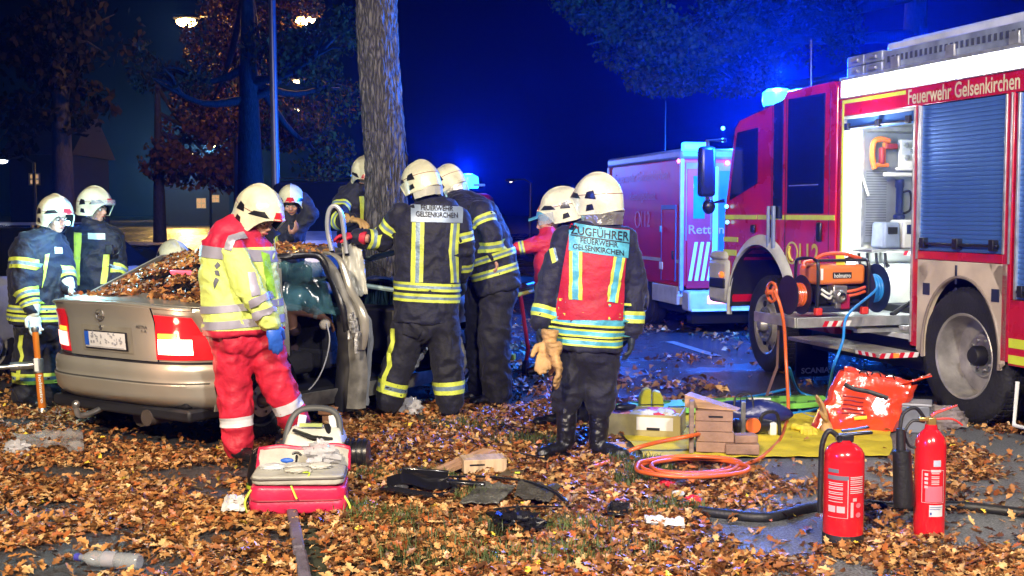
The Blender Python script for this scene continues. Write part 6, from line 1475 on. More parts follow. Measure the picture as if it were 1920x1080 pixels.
# ================================================================ fire extinguishers
Y_ax = Matrix(((1, 0, 0), (0, 0, 1), (0, -1, 0)))
def wrap_label(parent, name, mt, r, a0, a1, z0, z1, off=.0015):
    m = MB(); m.grid(lambda i, j: V(((r+off)*math.sin(R(a0+(a1-a0)*i)), -(r+off)*math.cos(R(a0+(a1-a0)*i)), z0+(z1-z0)*j)), 10, 2); return m.build(name, mt, parent, 80)
def wrap_lines(parent, r, rows, mt, off=.003, name='print'):
    m = MB()
    for a0, a1, z0, z1 in rows:
        k = 4; vs = []
        for i in range(k+1):
            a = R(a0+(a1-a0)*i/k)
            for z in (z0, z1): vs.append(((r+off)*math.sin(a), -(r+off)*math.cos(a), z))
        m.add(vs, [(2*i, 2*i+2, 2*i+3, 2*i+1) for i in range(k)])
    return m.build(name, mt, parent, 80)
pr_w = mat('pale print', (.66, .45, .48), .5); pr_p = mat('pink print', (.70, .16, .22), .5)
e0 = G(1580, 1020); ex1 = thing('fire_extinguisher', 'wide red powder extinguisher with black base ring, the left of two', 'fire extinguisher', e0)
r = .093; m = MB(); m.lathe([(r, .05), (r, .40), (r*.99, .405), (r*1.0, .41), (r*.97, .435), (r*.85, .455), (r*.60, .475), (r*.36, .484), (r*.34, .495), (0, .495)], n=48); m.build('cylinder', redm(), ex1, 30)
m = MB(); m.lathe([(r*.94, 0), (r*1.01, .004), (r*1.015, .055), (r*.99, .062)], n=48); m.build('base_ring', blk(), ex1, 40)
m = MB(); m.box((.0, 0, .505), (.075, .05, .035)); m.box((.055, 0, .523), (.15, .024, .014), eul(0, -5, 0)); m.box((.05, 0, .545), (.13, .026, .010), eul(0, -9, 0)); m.build('valve_handle', blkp(), ex1, bevel=.005)
m = MB(); m.lathe([(.016, 0), (.016, .02), (0, .022)], (-.03, -.03, .505), Y_ax, 12); m.build('gauge', steel(), ex1)
m = MB(); m.tube(catmull([V((-.03, 0, .51)), V((-.075, .0, .535)), V((-.104, 0, .47)), V((-.108, 0, .35)), V((-.110, .0, .20)), V((-.108, 0, .15))], 8), .0125, 10); m.build('hose', blk(), ex1)
wrap_lines(ex1, r, [(-62, -30, .355, .372), (-64, -2, .322, .342)], mat('grey print', (.45, .40, .40), .5))
rows = [(-60, -18, z, z+.004) for z in [.305, .297, .285, .277, .262, .254, .240, .232, .218]]; rows += [(2, 44, z, z+.004) for z in [.335, .328, .318, .310, .300, .288, .280, .270, .262]]
rows += [(-62, -4, .145, .147), (-5, -3, .145, .325), (-60, -38, .17, .20), (-34, -12, .17, .20), (4, 12, .15, .22), (10, 22, .225, .24)]; wrap_lines(ex1, r, rows, pr_w); 
m = MB()
for z in (.205, .160): m.add([((r+.003)*math.sin(R(28)+.014*math.cos(a)/r), -(r+.003)*math.cos(R(28)+.014*math.cos(a)/r), z+.012*math.sin(a)) for a in [2*math.pi*k/16 for k in range(16)]], [tuple(range(16))])
m.build('round_mark', pr_p, ex1, 0)
e0 = G(1741, 1006); ex2 = thing('fire_extinguisher', 'slim red carbon dioxide extinguisher with black horn, the right of two', 'fire extinguisher', e0)
r = .073; m = MB(); m.lathe([(r*.90, .0), (r*.98, .012), (r, .03), (r, .44), (r*.96, .465), (r*.82, .49), (r*.60, .510), (r*.42, .522), (r*.38, .545), (0, .545)], n=44); m.build('cylinder', redm(), ex2, 40)
m = MB(); m.box((0, 0, .56), (.04, .04, .04)); m.box((-.035, 0, .57), (.05, .025, .02)); m.build('valve', mat('brass', (.6, .4, .12), .3, metal=.8), ex2, bevel=.005)
m = MB(); m.tube([V((.0, 0, .585)), V((.02, 0, .60)), V((.12, .0, .635))], [.012, .012, .009], 8, flat=.6); m.tube(catmull([V((.02, 0, .57)), V((.10, 0, .57)), V((.15, 0, .54))], 4), .005, 6); m.build('squeeze_handle', mat('red lever', (.62, .04, .03), .4), ex2)
m = MB(); m.tube(catmull([V((-.03, 0, .57)), V((-.08, -.01, .625)), V((-.14, -.02, .60)), V((-.158, -.03, .52)), V((-.155, -.035, .47))], 8), .009, 10); m.tube(catmull([V((-.03, 0, .555)), V((-.09, .0, .56)), V((-.125, 0, .50)), V((-.10, .0, .44)), V((-.06, 0, .435))], 8), .007, 8); m.build('hose', blk(), ex2)
m = MB(); m.tube([V((-.158, -.035, .53)), V((-.153, -.035, .43)), V((-.150, -.035, .425)), V((-.135, -.035, .185)), V((-.133, -.035, .16))], [.020, .022, .042, .048, .046], 28); m.build('horn', blk(), ex2, 35)
wrap_label(ex2, 'label', mat('grey blue label', (.42, .44, .55), .5), r, -8, 20, .355, .385); wrap_label(ex2, 'label', mat('white label', (.66, .66, .70), .5), r, -20, 32, .115, .170); wrap_label(ex2, 'label', pr_p, r, -35, 30, .185, .26)
rows = [(-14, 14, z, z+.004) for z in [.305, .297, .285, .277, .269, .320]]+[(-16, 20, .328, .340), (-48, 34, .18, .182), (-48, -46, .18, .335), (33, 35, .18, .335), (-48, 34, .334, .336)]+[(-38, -26, z, z+.012) for z in (.31, .29, .27, .25)]; wrap_lines(ex2, r, rows, pr_w); wrap_lines(ex2, r, [(-18, 30, .160, .162), (-18, 20, .150, .152), (-17, -11, .124, .136)], mat('blue print', (.05, .08, .3), .5), .004)
# ================================================================ hoses and cables
def ghose(name, label, cat, pts, r, mt, k=10, lift=0.):
    """hose over photographed ground points; third value is the height above ground"""
    ws = [G(u, v, z) for u, v, z in pts]; o = ws[0].copy(); o.z = 0; m = MB(); m.tube([q-o for q in catmull(ws, k)], r, 10); ob = m.build(name, mt, None, 60); ob.location = o; tag(ob, label, cat); return ob
ghose('suction_hose', 'thick black hose lying across the asphalt behind the extinguishers', 'hose', [(1310, 958, .025), (1370, 965, .025), (1440, 970, .025), (1520, 952, .025), (1600, 945, .025), (1680, 950, .025), (1780, 948, .025), (1860, 955, .025), (1960, 968, .025), (2050, 985, .025)], .026, blk())
pl0 = W3(1.0, .76, .76)
def mhose(name, label, cat, ws, r, mt, k=10):
    o = V(ws[0]); o.z = 0; m = MB(); m.tube([V(q)-o for q in catmull(ws, k)], r, 10); ob = m.build(name, mt, None, 60); ob.location = o; return tag(ob, label, cat)
# orange hose: from the pump down over the tarp and into the coil
mhose('orange_hose', 'orange hose hanging from the pump reel down across the yellow tarp', 'hose', [P(1452, 545, 9.05), P(1462, 570, 9.0), P(1470, 610, 9.0), P(1474, 680, 9.0), G(1478, 765, .08), G(1472, 800, .02), G(1462, 825, .02), G(1440, 848, .02), G(1420, 862, .02), G(1390, 872, .02), G(1350, 874, .02)], .0135, orhose)
mhose('orange_hose', 'orange hose rising from the leaves by the commander to the wooden blocks', 'hose', [G(1100, 880, .015), G(1150, 862, .02), G(1165, 852, .02), G(1200, 838, .06), G(1240, 828, .11), G(1290, 818, .15), G(1320, 812, .14), G(1345, 806, .12)], .0135, orhose)
def coil(label, cu, cv, ru, rv, n, mt, r, seed, name='coiled_hose'):
    rn = random.Random(seed); pts = []
    for i in range(n*14):
        a = 2*math.pi*i/14; lp_ = i//14; q = (.70+.34*((lp_*.618+.2) % 1))+.05*math.sin(i*.37+seed)+rn.uniform(-.02, .02); pts.append(G(cu+ru*q*math.cos(a)+rn.uniform(-4, 4), cv+rv*q*math.sin(a), .02+.012*(i//14)+.004*math.sin(i)))
    return mhose(name, label, 'hose', pts, r, mt, 4)
coil('coil of orange hose on the leaves in front of the yellow tarp', 1297, 874, 104, 19, 7, orhose, .0125, 1)
mhose('blue_hose', 'blue hose hanging from the right reel of the pump to the ground', 'hose', [W3(1.0, .10, 1.05), W3(.86, .12, .95), P(1590, 590, 8.85), P(1580, 640, 8.8), P(1562, 690, 8.8), G(1550, 745, .04), G(1535, 758, .03), G(1490, 755, .03), G(1455, 762, .03), G(1465, 775, .03), G(1520, 770, .03), G(1560, 752, .03), G(1500, 735, .06), G(1480, 690, .35), G(1478, 712, .22), G(1484, 750, .06), G(1510, 778, .02), G(1545, 785, .02)], .011, bluehose)
mhose('blue_hose', 'blue hose running along the ground from the tarp to the commander', 'hose', [G(1480, 728, .03), G(1420, 742, .02), G(1350, 752, .02), G(1290, 762, .02), G(1240, 765, .02), G(1180, 757, .02), G(1140, 750, .02), G(1080, 755, .02)], .011, bluehose)
coil('small tangle of blue hose behind the yellow wheel chocks', 1255, 762, 60, 7, 3, bluehose, .012, 3)
mhose('blue_cable', 'thin blue cable looping down behind the commander at his left leg', 'cable', [P(1022, 640, 7.9), P(1014, 665, 7.9), P(1014, 690, 7.9), P(1022, 712, 7.9), G(1035, 740, .05), G(1060, 775, .01)], .006, bluehose)
# ================================================================ yellow tarp and what lies on it
tarpm = mat('yellow tarpaulin', (.66, .54, .04), .85, var=.15, vscale=5, bump=.5, bscale=9)
tarpm.node_tree.nodes['Principled BSDF'].inputs['Specular IOR Level'].default_value = .15
tq = [G(1130, 778), G(1560, 782), G(1650, 862), G(1240, 872)]
tq = [V((.68, 9.05, 0)), G(1668, 782), G(1672, 860), G(1205, 866)]
m = MB()
def tf(i, j):
    q = (tq[0]*(1-i)+tq[1]*i)*(1-j)+(tq[3]*(1-i)+tq[2]*i)*j; e = .07*noise.noise(V((q.x*3, q.y*3, 3)))
    return V((q.x+e, q.y+e, .016+.022*abs(noise.noise(V((q.x*3.2, q.y*3.2, 1))))+.02*abs(noise.noise(V((q.x*8, q.y*6, 4))))**1.5))
m.grid(tf, 60, 40, thick=.003); tag(m.build('tarpaulin', tarpm, None, 60), 'yellow tarpaulin spread on the ground beside the fire engine under the tools', 'tarpaulin')
wood = mat('planed wood', (.50, .30, .16), .65, var=.2, vscale=5, stretch=(1, 1, 8), bump=.3, bscale=30); woodp = mat('reddish wood', (.34, .20, .13), .65, var=.22, vscale=6, stretch=(1, 6, 1), bump=.3)
def blockbox(name, label, cat, c, size, rz, mt, bevel=.006, parts=None, group=None):
    r = thing(name, label, cat, V(c), R(rz), group=group); m = MB(); m.box((0, 0, size[2]/2), size); m.build('body', mt, r, bevel=bevel); return r
# cribbing stack: four planks and a wedge
cs_ = G(1345, 858); 
for k in range(4):
    rz = -8+random.uniform(-2, 2); lab = ['bottom block of the stack of reddish wooden blocks on the tarp', 'second block from below in the wooden stack on the tarp', 'third block from below in the wooden stack on the tarp', 'topmost slotted block under the wedge in the wooden stack'][k]
    c = V((cs_.x-.005+random.uniform(-.012, .012), cs_.y+.12, .032+k*.0665)); r = thing('wooden_block', lab, 'wooden block', c, R(rz), group='wooden blocks stacked on the tarp'); m = MB(); m.box((0, 0, .0325), (.235, .24, .064)); m.build('block', woodp, r, bevel=.004)
    if k == 3:
        m = MB(); m.box((0.01, -.1205, .03), (.09, .004, .012)); m.build('slot', blkp(), r)
r = thing('wooden_board', 'upright wooden board leaning on the left of the block stack', 'board', V((cs_.x-.145, cs_.y+.14, .03)), R(-8)); m = MB(); m.box((0, 0, .165), (.03, .30, .33)); m.build('board', mat('grey wood', (.28, .20, .15), .7, var=.2, stretch=(1, 1, 6)), r, bevel=.004)
r = thing('wooden_wedge', 'light wooden wedge lying slanted on top of the block stack', 'wedge', V((cs_.x-.02, cs_.y+.12, .30)), R(-25)); m = MB(); M = Matrix(((1, 0, 0), (0, 0, 1), (0, 1, 0))); m.prism([(-.16, .0), (.18, .0), (-.16, .085)], .13, M, (0, -.065, 0)); m.build('wedge', wood, r, bevel=.003)
c = G(1395, 862); blockbox('wooden_block', 'low reddish block lying right of the wooden stack', 'wooden block', (c.x, c.y+.08, .03), (.21, .15, .065), -6, woodp); blockbox('wooden_block', 'small block lying on the low block right of the stack', 'wooden block', (c.x+.02, c.y+.09, .096), (.15, .10, .05), 4, woodp)
c = G(1157, 856); blockbox('wooden_block', 'small pale wooden block beside the right boot of the commander', 'wooden block', (c.x, c.y+.04, .01), (.11, .08, .07), 10, wood)
# dressing crate
c = G(1240, 825); r = thing('crate', 'open yellow grey crate filled with wrapped dressings left of the block stack', 'crate', V((c.x-.10, c.y+.20, .02)), R(-14))
crm = mat('yellow grey crate', (.40, .34, .14), .6, var=.2); 
for nm, (x, y, sx_, sy_) in (('end_wall', (-.27, 0, .014, .34)), ('end_wall', (.27, 0, .014, .34)), ('side_wall', (0, -.17, .55, .014)), ('side_wall', (0, .17, .55, .014))):
    m = MB(); m.box((x, y, .075), (sx_, sy_, .15)); m.build(nm, crm, r, bevel=.003)
m = MB(); m.box((0, 0, .01), (.54, .34, .012)); m.build('bottom', crm, r)
m = MB(); m.box((.10, -.179, .09), (.25, .004, .09)); m.build('label', mat('white label', (.66, .66, .7)), r); m = MB(); m.box((.09, -.182, .055), (.09, .004, .018)); m.build('handle_slot', blkp(), r)
def crumple(name, label, cat, c, size, mt, seed, rz=0, amp=.5, freq=2.2, parent=None, nu=22, nv=14):
    m = MB(); m.ell((0, 0, 0), (1, 1, 1), None, nu, nv); vs = []
    for q in m.v:
        q = V(q); d = 1+amp*noise.noise(q*freq+V((seed, seed, 0)))+amp*.5*noise.noise(q*freq*2.6+V((0, seed, 2))); q = V((q.x*size[0]*d, q.y*size[1]*d, max(-.9, q.z*d)*size[2])); vs.append(tuple(rotz(R(rz)) @ q))
    m.v = vs; o = m.build(name, mt, parent, 30); o.location = V(c)
    if parent is None: tag(o, label, cat)
    return o
film = mat('crinkled clear film', (.62, .62, .66), .18, alpha=.62, var=.15, coat=.4)
wc = r.location
for k, (x, y, sx_, sy_, sz_, col, nm, lab) in enumerate([(-.17, .0, .09, .08, .035, (.60, .25, .35), 'dressing_pack', 'pink wrapped dressing pack in the left of the crate'), (.02, -.06, .10, .06, .035, (.62, .64, .66), 'dressing_pack', 'white wrapped dressing pack at the front of the crate'), (.16, -.03, .08, .09, .04, (.60, .62, .62), 'dressing_pack', 'white wrapped dressing pack at the right of the crate'), (.12, -.12, .05, .025, .03, (.6, .03, .04), 'dressing_pack', 'red flat pack at the front right of the crate'), (.08, .09, .12, .05, .035, (.35, .10, .40), 'dressing_pack', 'purple pack at the back of the crate')]):
    crumple(nm, lab, 'dressing pack', wc+rotz(R(-14)) @ V((x, y, .125)), (sx_, sy_, sz_), mat('pack %d' % k, col, .45), k*3.1)
o = crumple('torch', 'dark torch lying on the dressings in the crate', 'torch', wc+rotz(R(-14)) @ V((-.12, -.06, .18)), (.085, .035, .03), blkp(), 4.4, 25, .12)
# yellow chocks
for k, (u, lab, h) in enumerate([(1212, 'taller yellow rubber wheel chock standing on end behind the crate', .17), (1237, 'lower yellow rubber wheel chock standing beside the taller one', .15)]):
    c = G(u, 785); r = thing('wheel_chock', lab, 'wheel chock', V((c.x, c.y+.12, .05)), R(5-10*k)); M = Matrix(((1, 0, 0), (0, 0, 1), (0, 1, 0))); s_ = 1 if k == 0 else -1
    m = MB(); m.prism([(-.045*s_, 0), (.045*s_, 0), (.042*s_, h*.95), (.02*s_, h), (-.015*s_, h*.9), (-.038*s_, h*.6)][::s_], .10, M, (0, -.05, 0)); m.build('wedge', mat('yellow rubber', (.75, .64, .02), .45, var=.08), r, 30, .012)
    m = MB(); m.box((0, -.052, .045), (.095, .006, .008)); m.build('groove', blkp(), r)
# green spineboard
sb = mat('green plastic board', (.22, .62, .10), .4, var=.08); A, B = G(1165, 785), G(1560, 768); r = thing('spine_board', 'green plastic spine board lying behind the tools on the tarp', 'spine board', (A+B)/2+V((0, .05, .04)), math.atan2(B.y-A.y, B.x-A.x)); L_ = (B-A).length
m = MB(); n = 30; vs = []
def bf(i, j):
    x = (i-.5)*L_; hw_2 = .19*(1-.35*max(0, abs(2*i-1)-.6)/.4)**1; y = (2*j-1)*hw_2; return V((x, y, .035+.012*math.cos(j*math.pi*2)*1+.004*noise.noise(V((x*3, y*3, 0)))))
m.grid(bf, 40, 12, thick=.04); m.build('board', sb, r, 50, .004)
for i in range(7):
    x = (i+.7)/7.6*L_-L_/2
    for y in (-.145, .145): m = MB(); m.box((x, y, .045), (.13, .03, .022)); m.build('hand_hole', mat('dark green recess', (.04, .12, .03), .6), r, bevel=.008)
# blue kit bag and spreader
c = G(1425, 812); r = thing('kit_bag', 'dark blue kit bag lying on the tarp behind the rescue tools', 'bag', V((c.x, c.y+.28, .10)), R(-5))
m = MB(); m.ell((0, 0, 0), (.30, .13, .10), None, 24, 14); m.v = [tuple(V(q)+noise.noise_vector(V(q)*9)*.02) for q in m.v]; m.build('bag_body', mat('navy glossy cloth', (.012, .02, .13), .3, bump=.6, bscale=12), r, 60)
m = MB(); m.box((.05, -.02, .105), (.16, .03, .01)); m.build('label', white(), r); m = MB(); m.tube(catmull([V((-.14, -.10, .05)), V((-.12, -.06, .13)), V((-.02, -.05, .14)), V((.0, -.10, .05))], 6), .008, 6, flat=.5); m.build('carry_strap', blk(), r)
c = G(1410, 828); r = thing('spreader', 'hydraulic spreader with round orange control disc lying on the tarp', 'rescue tool', V((c.x, c.y+.10, .09)), R(8))
m = MB(); m.tube([V((-.20, 0, .0)), V((-.12, 0, .0)), V((-.10, 0, 0)), V((.06, 0, 0)), V((.08, 0, 0)), V((.16, 0, 0))], [.03, .035, .055, .06, .05, .035], 16); m.build('cylinder', blkp(), r)
m = MB(); m.lathe([(0, -.01), (.05, -.01), (.055, .0), (.05, .03), (0, .035)], (.01, -.055, .01), Y_ax, 20); m.build('control_disc', mat('orange disc', (.72, .14, .03), .4), r)
m = MB(); m.tube(catmull([V((.05, -.03, -.06)), V((.07, -.06, .08)), V((.16, -.05, .10)), V((.20, -.03, .04)), V((.21, -.03, -.07))], 6), .012, 8); m.build('carry_handle', blk(), r)
m = MB(); m.box((.16, -.02, -.02), (.05, .05, .09)); m.build('grip_ring', white(), r, bevel=.01)
m = MB(); m.prism([(-.20, -.02), (-.42, -.012), (-.44, .0), (-.20, .025)], .03, Y_ax, (0, .0, 0)); m.build('spreader_arm', steel(), r)
c = G(1393, 838); r = thing('steel_bar', 'short upright steel bar standing before the spreader', 'bar', V((c.x, c.y, .025))); m = MB(); m.box((0, 0, .14), (.028, .02, .28)); m.build('bar', steel(), r, bevel=.003); m = MB(); m.tube(catmull([V((-.02, 0, .27)), V((-.015, 0, .32)), V((.015, 0, .32)), V((.02, 0, .27))], 4), .003, 6); m.build('clip', blkp(), r)
# gloves
c = G(1500, 815)
for k, (dx, rz) in enumerate(((-.03, 20), (.05, -30))):
    m = MB(); hand(m, V((0, 0, 0)), rotz(R(rz)) @ V((.3, -1, 0)), V((0, 0, -1)), 1, 1.15, .35); me = remesh(m, .007, 1); me.materials.append(mat('yellow glove', (.75, .62, .05), .6)); o = link('work_glove', me, None, 180); o.location = (c.x+dx, c.y+.03, .05); tag(o, ['yellow work glove lying on the tarp, left of its mate', 'yellow work glove lying on the tarp, right of its mate'][k], 'glove', 'yellow gloves on the tarp')
m = MB(); hand(m, V((0, 0, 0)), V((-.2, 0, 1)), V((-1, 0, .1)), 1, 1.3, .35); m.tube([V((.01, 0, -.05)), V((0, 0, 0))], [.045, .035], 12); me = remesh(m, .008, 1); me.materials.append(gl_tan()); o = link('work_glove', me, None, 180); c = G(1552, 815); o.location = (c.x, c.y+.05, .07); tag(o, 'tan leather glove standing on the tarp left of the red bag', 'glove')
# commander's spare gloves
for k, (u, v, rz, lab) in enumerate(((1030, 640, -.25, 'upper tan leather glove hanging from the left hand of the commander'), (1040, 664, .25, 'lower tan leather glove hanging from the left hand of the commander'))):
    m = MB(); hand(m, V((0, 0, 0)), V((rz, -.1, -1)), V((-1, 0, 0)) if k else V((0, -1, 0)), 1, 1.28, .5, .004); m.tube([V((-.02*rz, 0, .07)), V((0, 0, 0))], [.055, .042], 12); me = remesh(m, .008, 1); wrinkle(me, .008, 16, k); me.materials.append(gl_tan()); o = link('work_glove', me, None, 180); o.location = P(u, v, 7.22-.05*k); tag(o, lab, 'glove', 'tan gloves held by the commander')
# glossy red orange equipment bag
bagm = mat('glossy orange red tarpaulin cloth', (.70, .06, .02), .18, coat=.6, bump=.7, bscale=7, var=.1, rvar=.04)
c = G(1615, 812); r = thing('equipment_bag', 'glossy orange red bag with black zip slumped on the tarp edge', 'bag', V((c.x, c.y+.10, .02)), R(-12))
def bagf(i, j, face):
    x0, x1 = -.29, .23; sl = .16*j; w_ = 1-.12*j; x = (x0+(x1-x0)*i)*w_+sl; z = .40*j-.07*i*j*1.2; y = (-.10+.10*j)*1 if face == 0 else .12-.02*j
    puff = math.sin(math.pi*i)*math.sin(math.pi*min(1, j+.1))*.055; y = y-puff if face == 0 else y+puff
    n_ = .022*noise.noise(V((x*6, z*6, face*5)))+.012*abs(noise.noise(V((x*14, z*12, 2)))); return V((x+.03*noise.noise(V((i*2, j*5, 1))), y+n_, z+.02*noise.noise(V((i*5, j*2, 3)))))
m = MB(); m.grid(lambda i, j: bagf(i, j, 0), 30, 22, thick=.004); m.grid(lambda i, j: bagf(i, j, 1), 20, 14, thick=.004)
for e_ in (0, 1): m.grid(lambda i, j: bagf(e_, j, 0).lerp(bagf(e_, j, 1), i)+V(((.05 if e_ else -.03)*math.sin(math.pi*i), 0, 0)), 8, 14, thick=.004)
m.grid(lambda i, j: bagf(i, 1, 0).lerp(bagf(i, 1, 1), j)+V((0, 0, .03*math.sin(math.pi*j)+.015*noise.noise(V((i*9, j*5, 0))))), 24, 6, thick=.004); m.build('bag_body', bagm, r, 60)
m = MB(); m.tube([bagf(.10+.62*i/14, .80-.10*i/14, 0)+V((0, -.008, 0)) for i in range(15)], .016, 6, flat=.35, hint=V((0, 1, 0))); m.build('zip_band', blk(), r)
m = MB(); m.grid(lambda i, j: V((.30+.20*i, -.02+.10*j+.03*i, .34+.05*i-.05*j*(1-i)+.02*noise.noise(V((i*4, j*4, 8))))), 10, 6, thick=.01); m.build('flap', bagm, r, 60)
for k in range(3):
    m = MB(); a = bagf(.30+.18*k, 1, 0); m.tube(catmull([a+V((-.035, .02, .0)), a+V((-.02, .02, .035)), a+V((.02, .02, .035)), a+V((.035, .02, .0))], 4), .010, 6, flat=.5); m.build('loop', blk(), r)
m = MB(); pts_ = [bagf(.42+.02*q, .22+.01*q, 0)+V((0, -.012, 0)) for q in range(7)]; m.tube(pts_, .012, 6, flat=.4, hint=V((0, 1, 0))); m.build('tag', mat('yellow tag', (.8, .7, .05)), r)
m = MB()
for q in range(5): m.tube([bagf(.14+.02*q+.30*i/8, .62-.075*q, 0)+V((0, -.009, 0)) for i in range(9)], .006, 5, flat=.4, hint=V((0, 1, 0)))
m.build('faded_print', mat('dark red print', (.30, .01, .02), .4), r)
# grey metal case, clear box, grey cloth
c = G(1700, 812); r = thing('metal_case', 'grey metal case standing between the red bag and the rear wheel', 'case', V((c.x+.02, c.y+.10, 0)), R(-20)); m = MB(); m.box((0, 0, .10), (.34, .22, .20)); m.build('case', mat('grey case', (.22, .24, .28), .4, metal=.4, var=.2), r, bevel=.012); m = MB(); m.box((0, 0, .205), (.36, .24, .02)); m.build('lid', mat('light grey lid', (.40, .42, .46), .4, metal=.3), r, bevel=.006); m = MB(); m.box((-.165, -.112, .10), (.02, .01, .19)); m.build('corner_strip', white(), r)
crumple('grey_cloth', 'crumpled grey cloth on the ground at the rear wheel of the fire engine', 'cloth', G(1770, 800, .04)+V((.05, .12, .03)), (.15, .10, .09), mat('grey cloth', (.24, .20, .20), .85, bump=.5), 6.)
# ================================================================ paramedic bag and monitor
c = G(565, 968); bx = .245; r = thing('medical_bag', 'open red and grey medical bag in front of the paramedic', 'medical bag', V((c.x-.03, c.y+.14, .0)), R(5))
mred = mat('pink red bag cloth', (.62, .02, .08), .4, coat=.15, bump=.5, bscale=9, var=.12); gl = mat('pale grey lining', (.46, .45, .40), .7, var=.12, bump=.3)
def rounded(hx, hy, rr, n=5):
    out = []
    for cx, cy, a0 in ((hx-rr, hy-rr, 0), (-hx+rr, hy-rr, 90), (-hx+rr, -hy+rr, 180), (hx-rr, -hy+rr, 270)):
        for k in range(n+1): a = R(a0+90*k/n); out.append((cx+rr*math.cos(a), cy+rr*math.sin(a)))
    return out
def rloft(m, levels, cap=True):
    vs = []; n = None
    for hx, hy, rr, z, ox, oy in levels:
        p = rounded(hx, hy, rr); n = len(p); vs += [(x+ox, y+oy, z) for x, y in p]
    fs = [(i*n+j, i*n+(j+1) % n, (i+1)*n+(j+1) % n, (i+1)*n+j) for i in range(len(levels)-1) for j in range(n)]
    if cap: fs += [tuple(reversed(range(n))), tuple(range((len(levels)-1)*n, len(levels)*n))]
    m.add(vs, fs)
m = MB(); rloft(m, [(.235, .15, .05, .005, 0, 0), (.25, .165, .06, .03, 0, 0), (.252, .168, .06, .07, 0, 0), (.243, .16, .06, .082, 0, 0), (.250, .167, .06, .095, 0, 0), (.245, .162, .06, .150, 0, 0), (.23, .15, .06, .158, 0, 0)]); m.v = [tuple(V(q)+noise.noise_vector(V(q)*11)*.012) for q in m.v]; m.build('lower_compartment', mred, r, 80, sub=2)
m = MB(); rloft(m, [(.232, .152, .05, .157, 0, 0), (.238, .158, .05, .170, 0, 0), (.238, .158, .05, .205, 0, 0), (.225, .148, .05, .215, 0, 0)]); m.v = [tuple(V(q)+noise.noise_vector(V(q)*10)*.010) for q in m.v]; m.build('inner_tray', gl, r, 80, sub=2)
m = MB(); m.tube([V((x*1.005, y*1.005, .084)) for x, y in rounded(.240, .158, .06)], .006, 6, closed=True); m.build('fold_seam', mat('dark red seam cloth', (.25, .01, .03), .6), r)
m = MB(); m.tube([V((x, y, .196)) for x, y in rounded(.236, .156, .05)], .007, 6, closed=True); m.build('tray_piping', mat('dark piping', (.12, .11, .10), .6), r)
def lid(i, j):
    a = R(100)*1.0; x = (-1+2*i)*.24; h = .105*(1-.10*abs(2*i-1)**4)*j; return V((x-.0, .16+.11*j+.012*noise.noise(V((i*4, j*3, 2))), .165+h*1.05+.018*noise.noise(V((i*3, 7, 2)))))
m = MB(); m.grid(lid, 20, 10, thick=.012); m.build('lid', gl, r, 40)
m = MB(); m.tube([lid(0, j/8)+V((0, .02, 0)) for j in range(9)]+[lid(i/16, 1)+V((0, .008, .0)) for i in range(1, 17)]+[lid(1, 1-j/8)+V((0, .02, 0)) for j in range(1, 9)], .014, 8); m.build('lid_edge', mred, r)
m = MB(); m.grid(lambda i, j: lid(i, j)+V((0, .025, -.012)), 16, 6, thick=.01); m.build('lid_back', mred, r, 40)
m = MB(); m.tube([V((-.03, -.165, .165)), V((.0, -.185, .10))], .007, 6, flat=.5); m.build('zip_pull', mat('lime zip tape', (.55, .70, .05), .5), r)
m = MB(); m.tube(catmull([V((.235, -.13, .10)), V((.265, -.15, .05)), V((.262, -.15, .01))], 4), .006, 6); m.build('zip_pull', mat('lime zip tape', (.55, .70, .05)), r)
m = MB(); m.tube(catmull([V((-.235, -.13, .14)), V((-.265, -.15, .08)), V((-.245, -.16, .0))], 4), .006, 6); m.build('zip_pull', mat('lime zip tape', (.55, .70, .05)), r)
m = MB(); m.tube(catmull([V((.02, -.1, .218)), V((.06, -.13, .222)), (V((.05, -.15, .20)))], 4), .004, 6); m.build('zip_pull', mat('lime zip tape', (.55, .70, .05)), r)
m = MB(); m.tube([lid(.42, .75)+V((0, -.012, 0)), lid(.42, .35)+V((0, -.012, 0))], .006, 6); m.tube([lid(.37+.1*k/8, .78+.10*math.sin(math.pi*k/8))+V((0, -.014, 0)) for k in range(9)], .006, 6); m.build('strap_hook', blkp(), r)
rbag = r.location
for k, (x, y, col, lab) in enumerate([(-.14, .02, (.60, .62, .64), 'ampoule pouch with round white seal, left in the open bag tray'), (-.02, .03, (.48, .48, .46), 'clear wrapped syringe pack in the middle of the open bag tray'), (.10, .03, (.55, .54, .50), 'folded gauze pack right in the open bag tray'), (.0, -.07, (.52, .50, .44), 'flat cloth pouch at the front of the open bag tray')]):
    crumple('pouch', lab, 'pouch', rbag+rotz(R(4)) @ V((x, y, .225)), (.065, .05, .016), mat('pouch %d' % k, col, .5), k*2.2+1, 0, .35)
crumple('blue_clip', 'small blue clip pack leaning inside the lid of the medical bag', 'clip', rbag+rotz(R(4)) @ V((-.08, .12, .235)), (.035, .012, .014), gl_blue(), 2., 0, .1)
crumple('plastic_wrap', 'crinkled clear plastic bag stuffed against the lid of the medical bag', 'plastic bag', rbag+rotz(R(4)) @ V((.10, .12, .275)), (.09, .05, .06), film, 7.7, 0, .6)
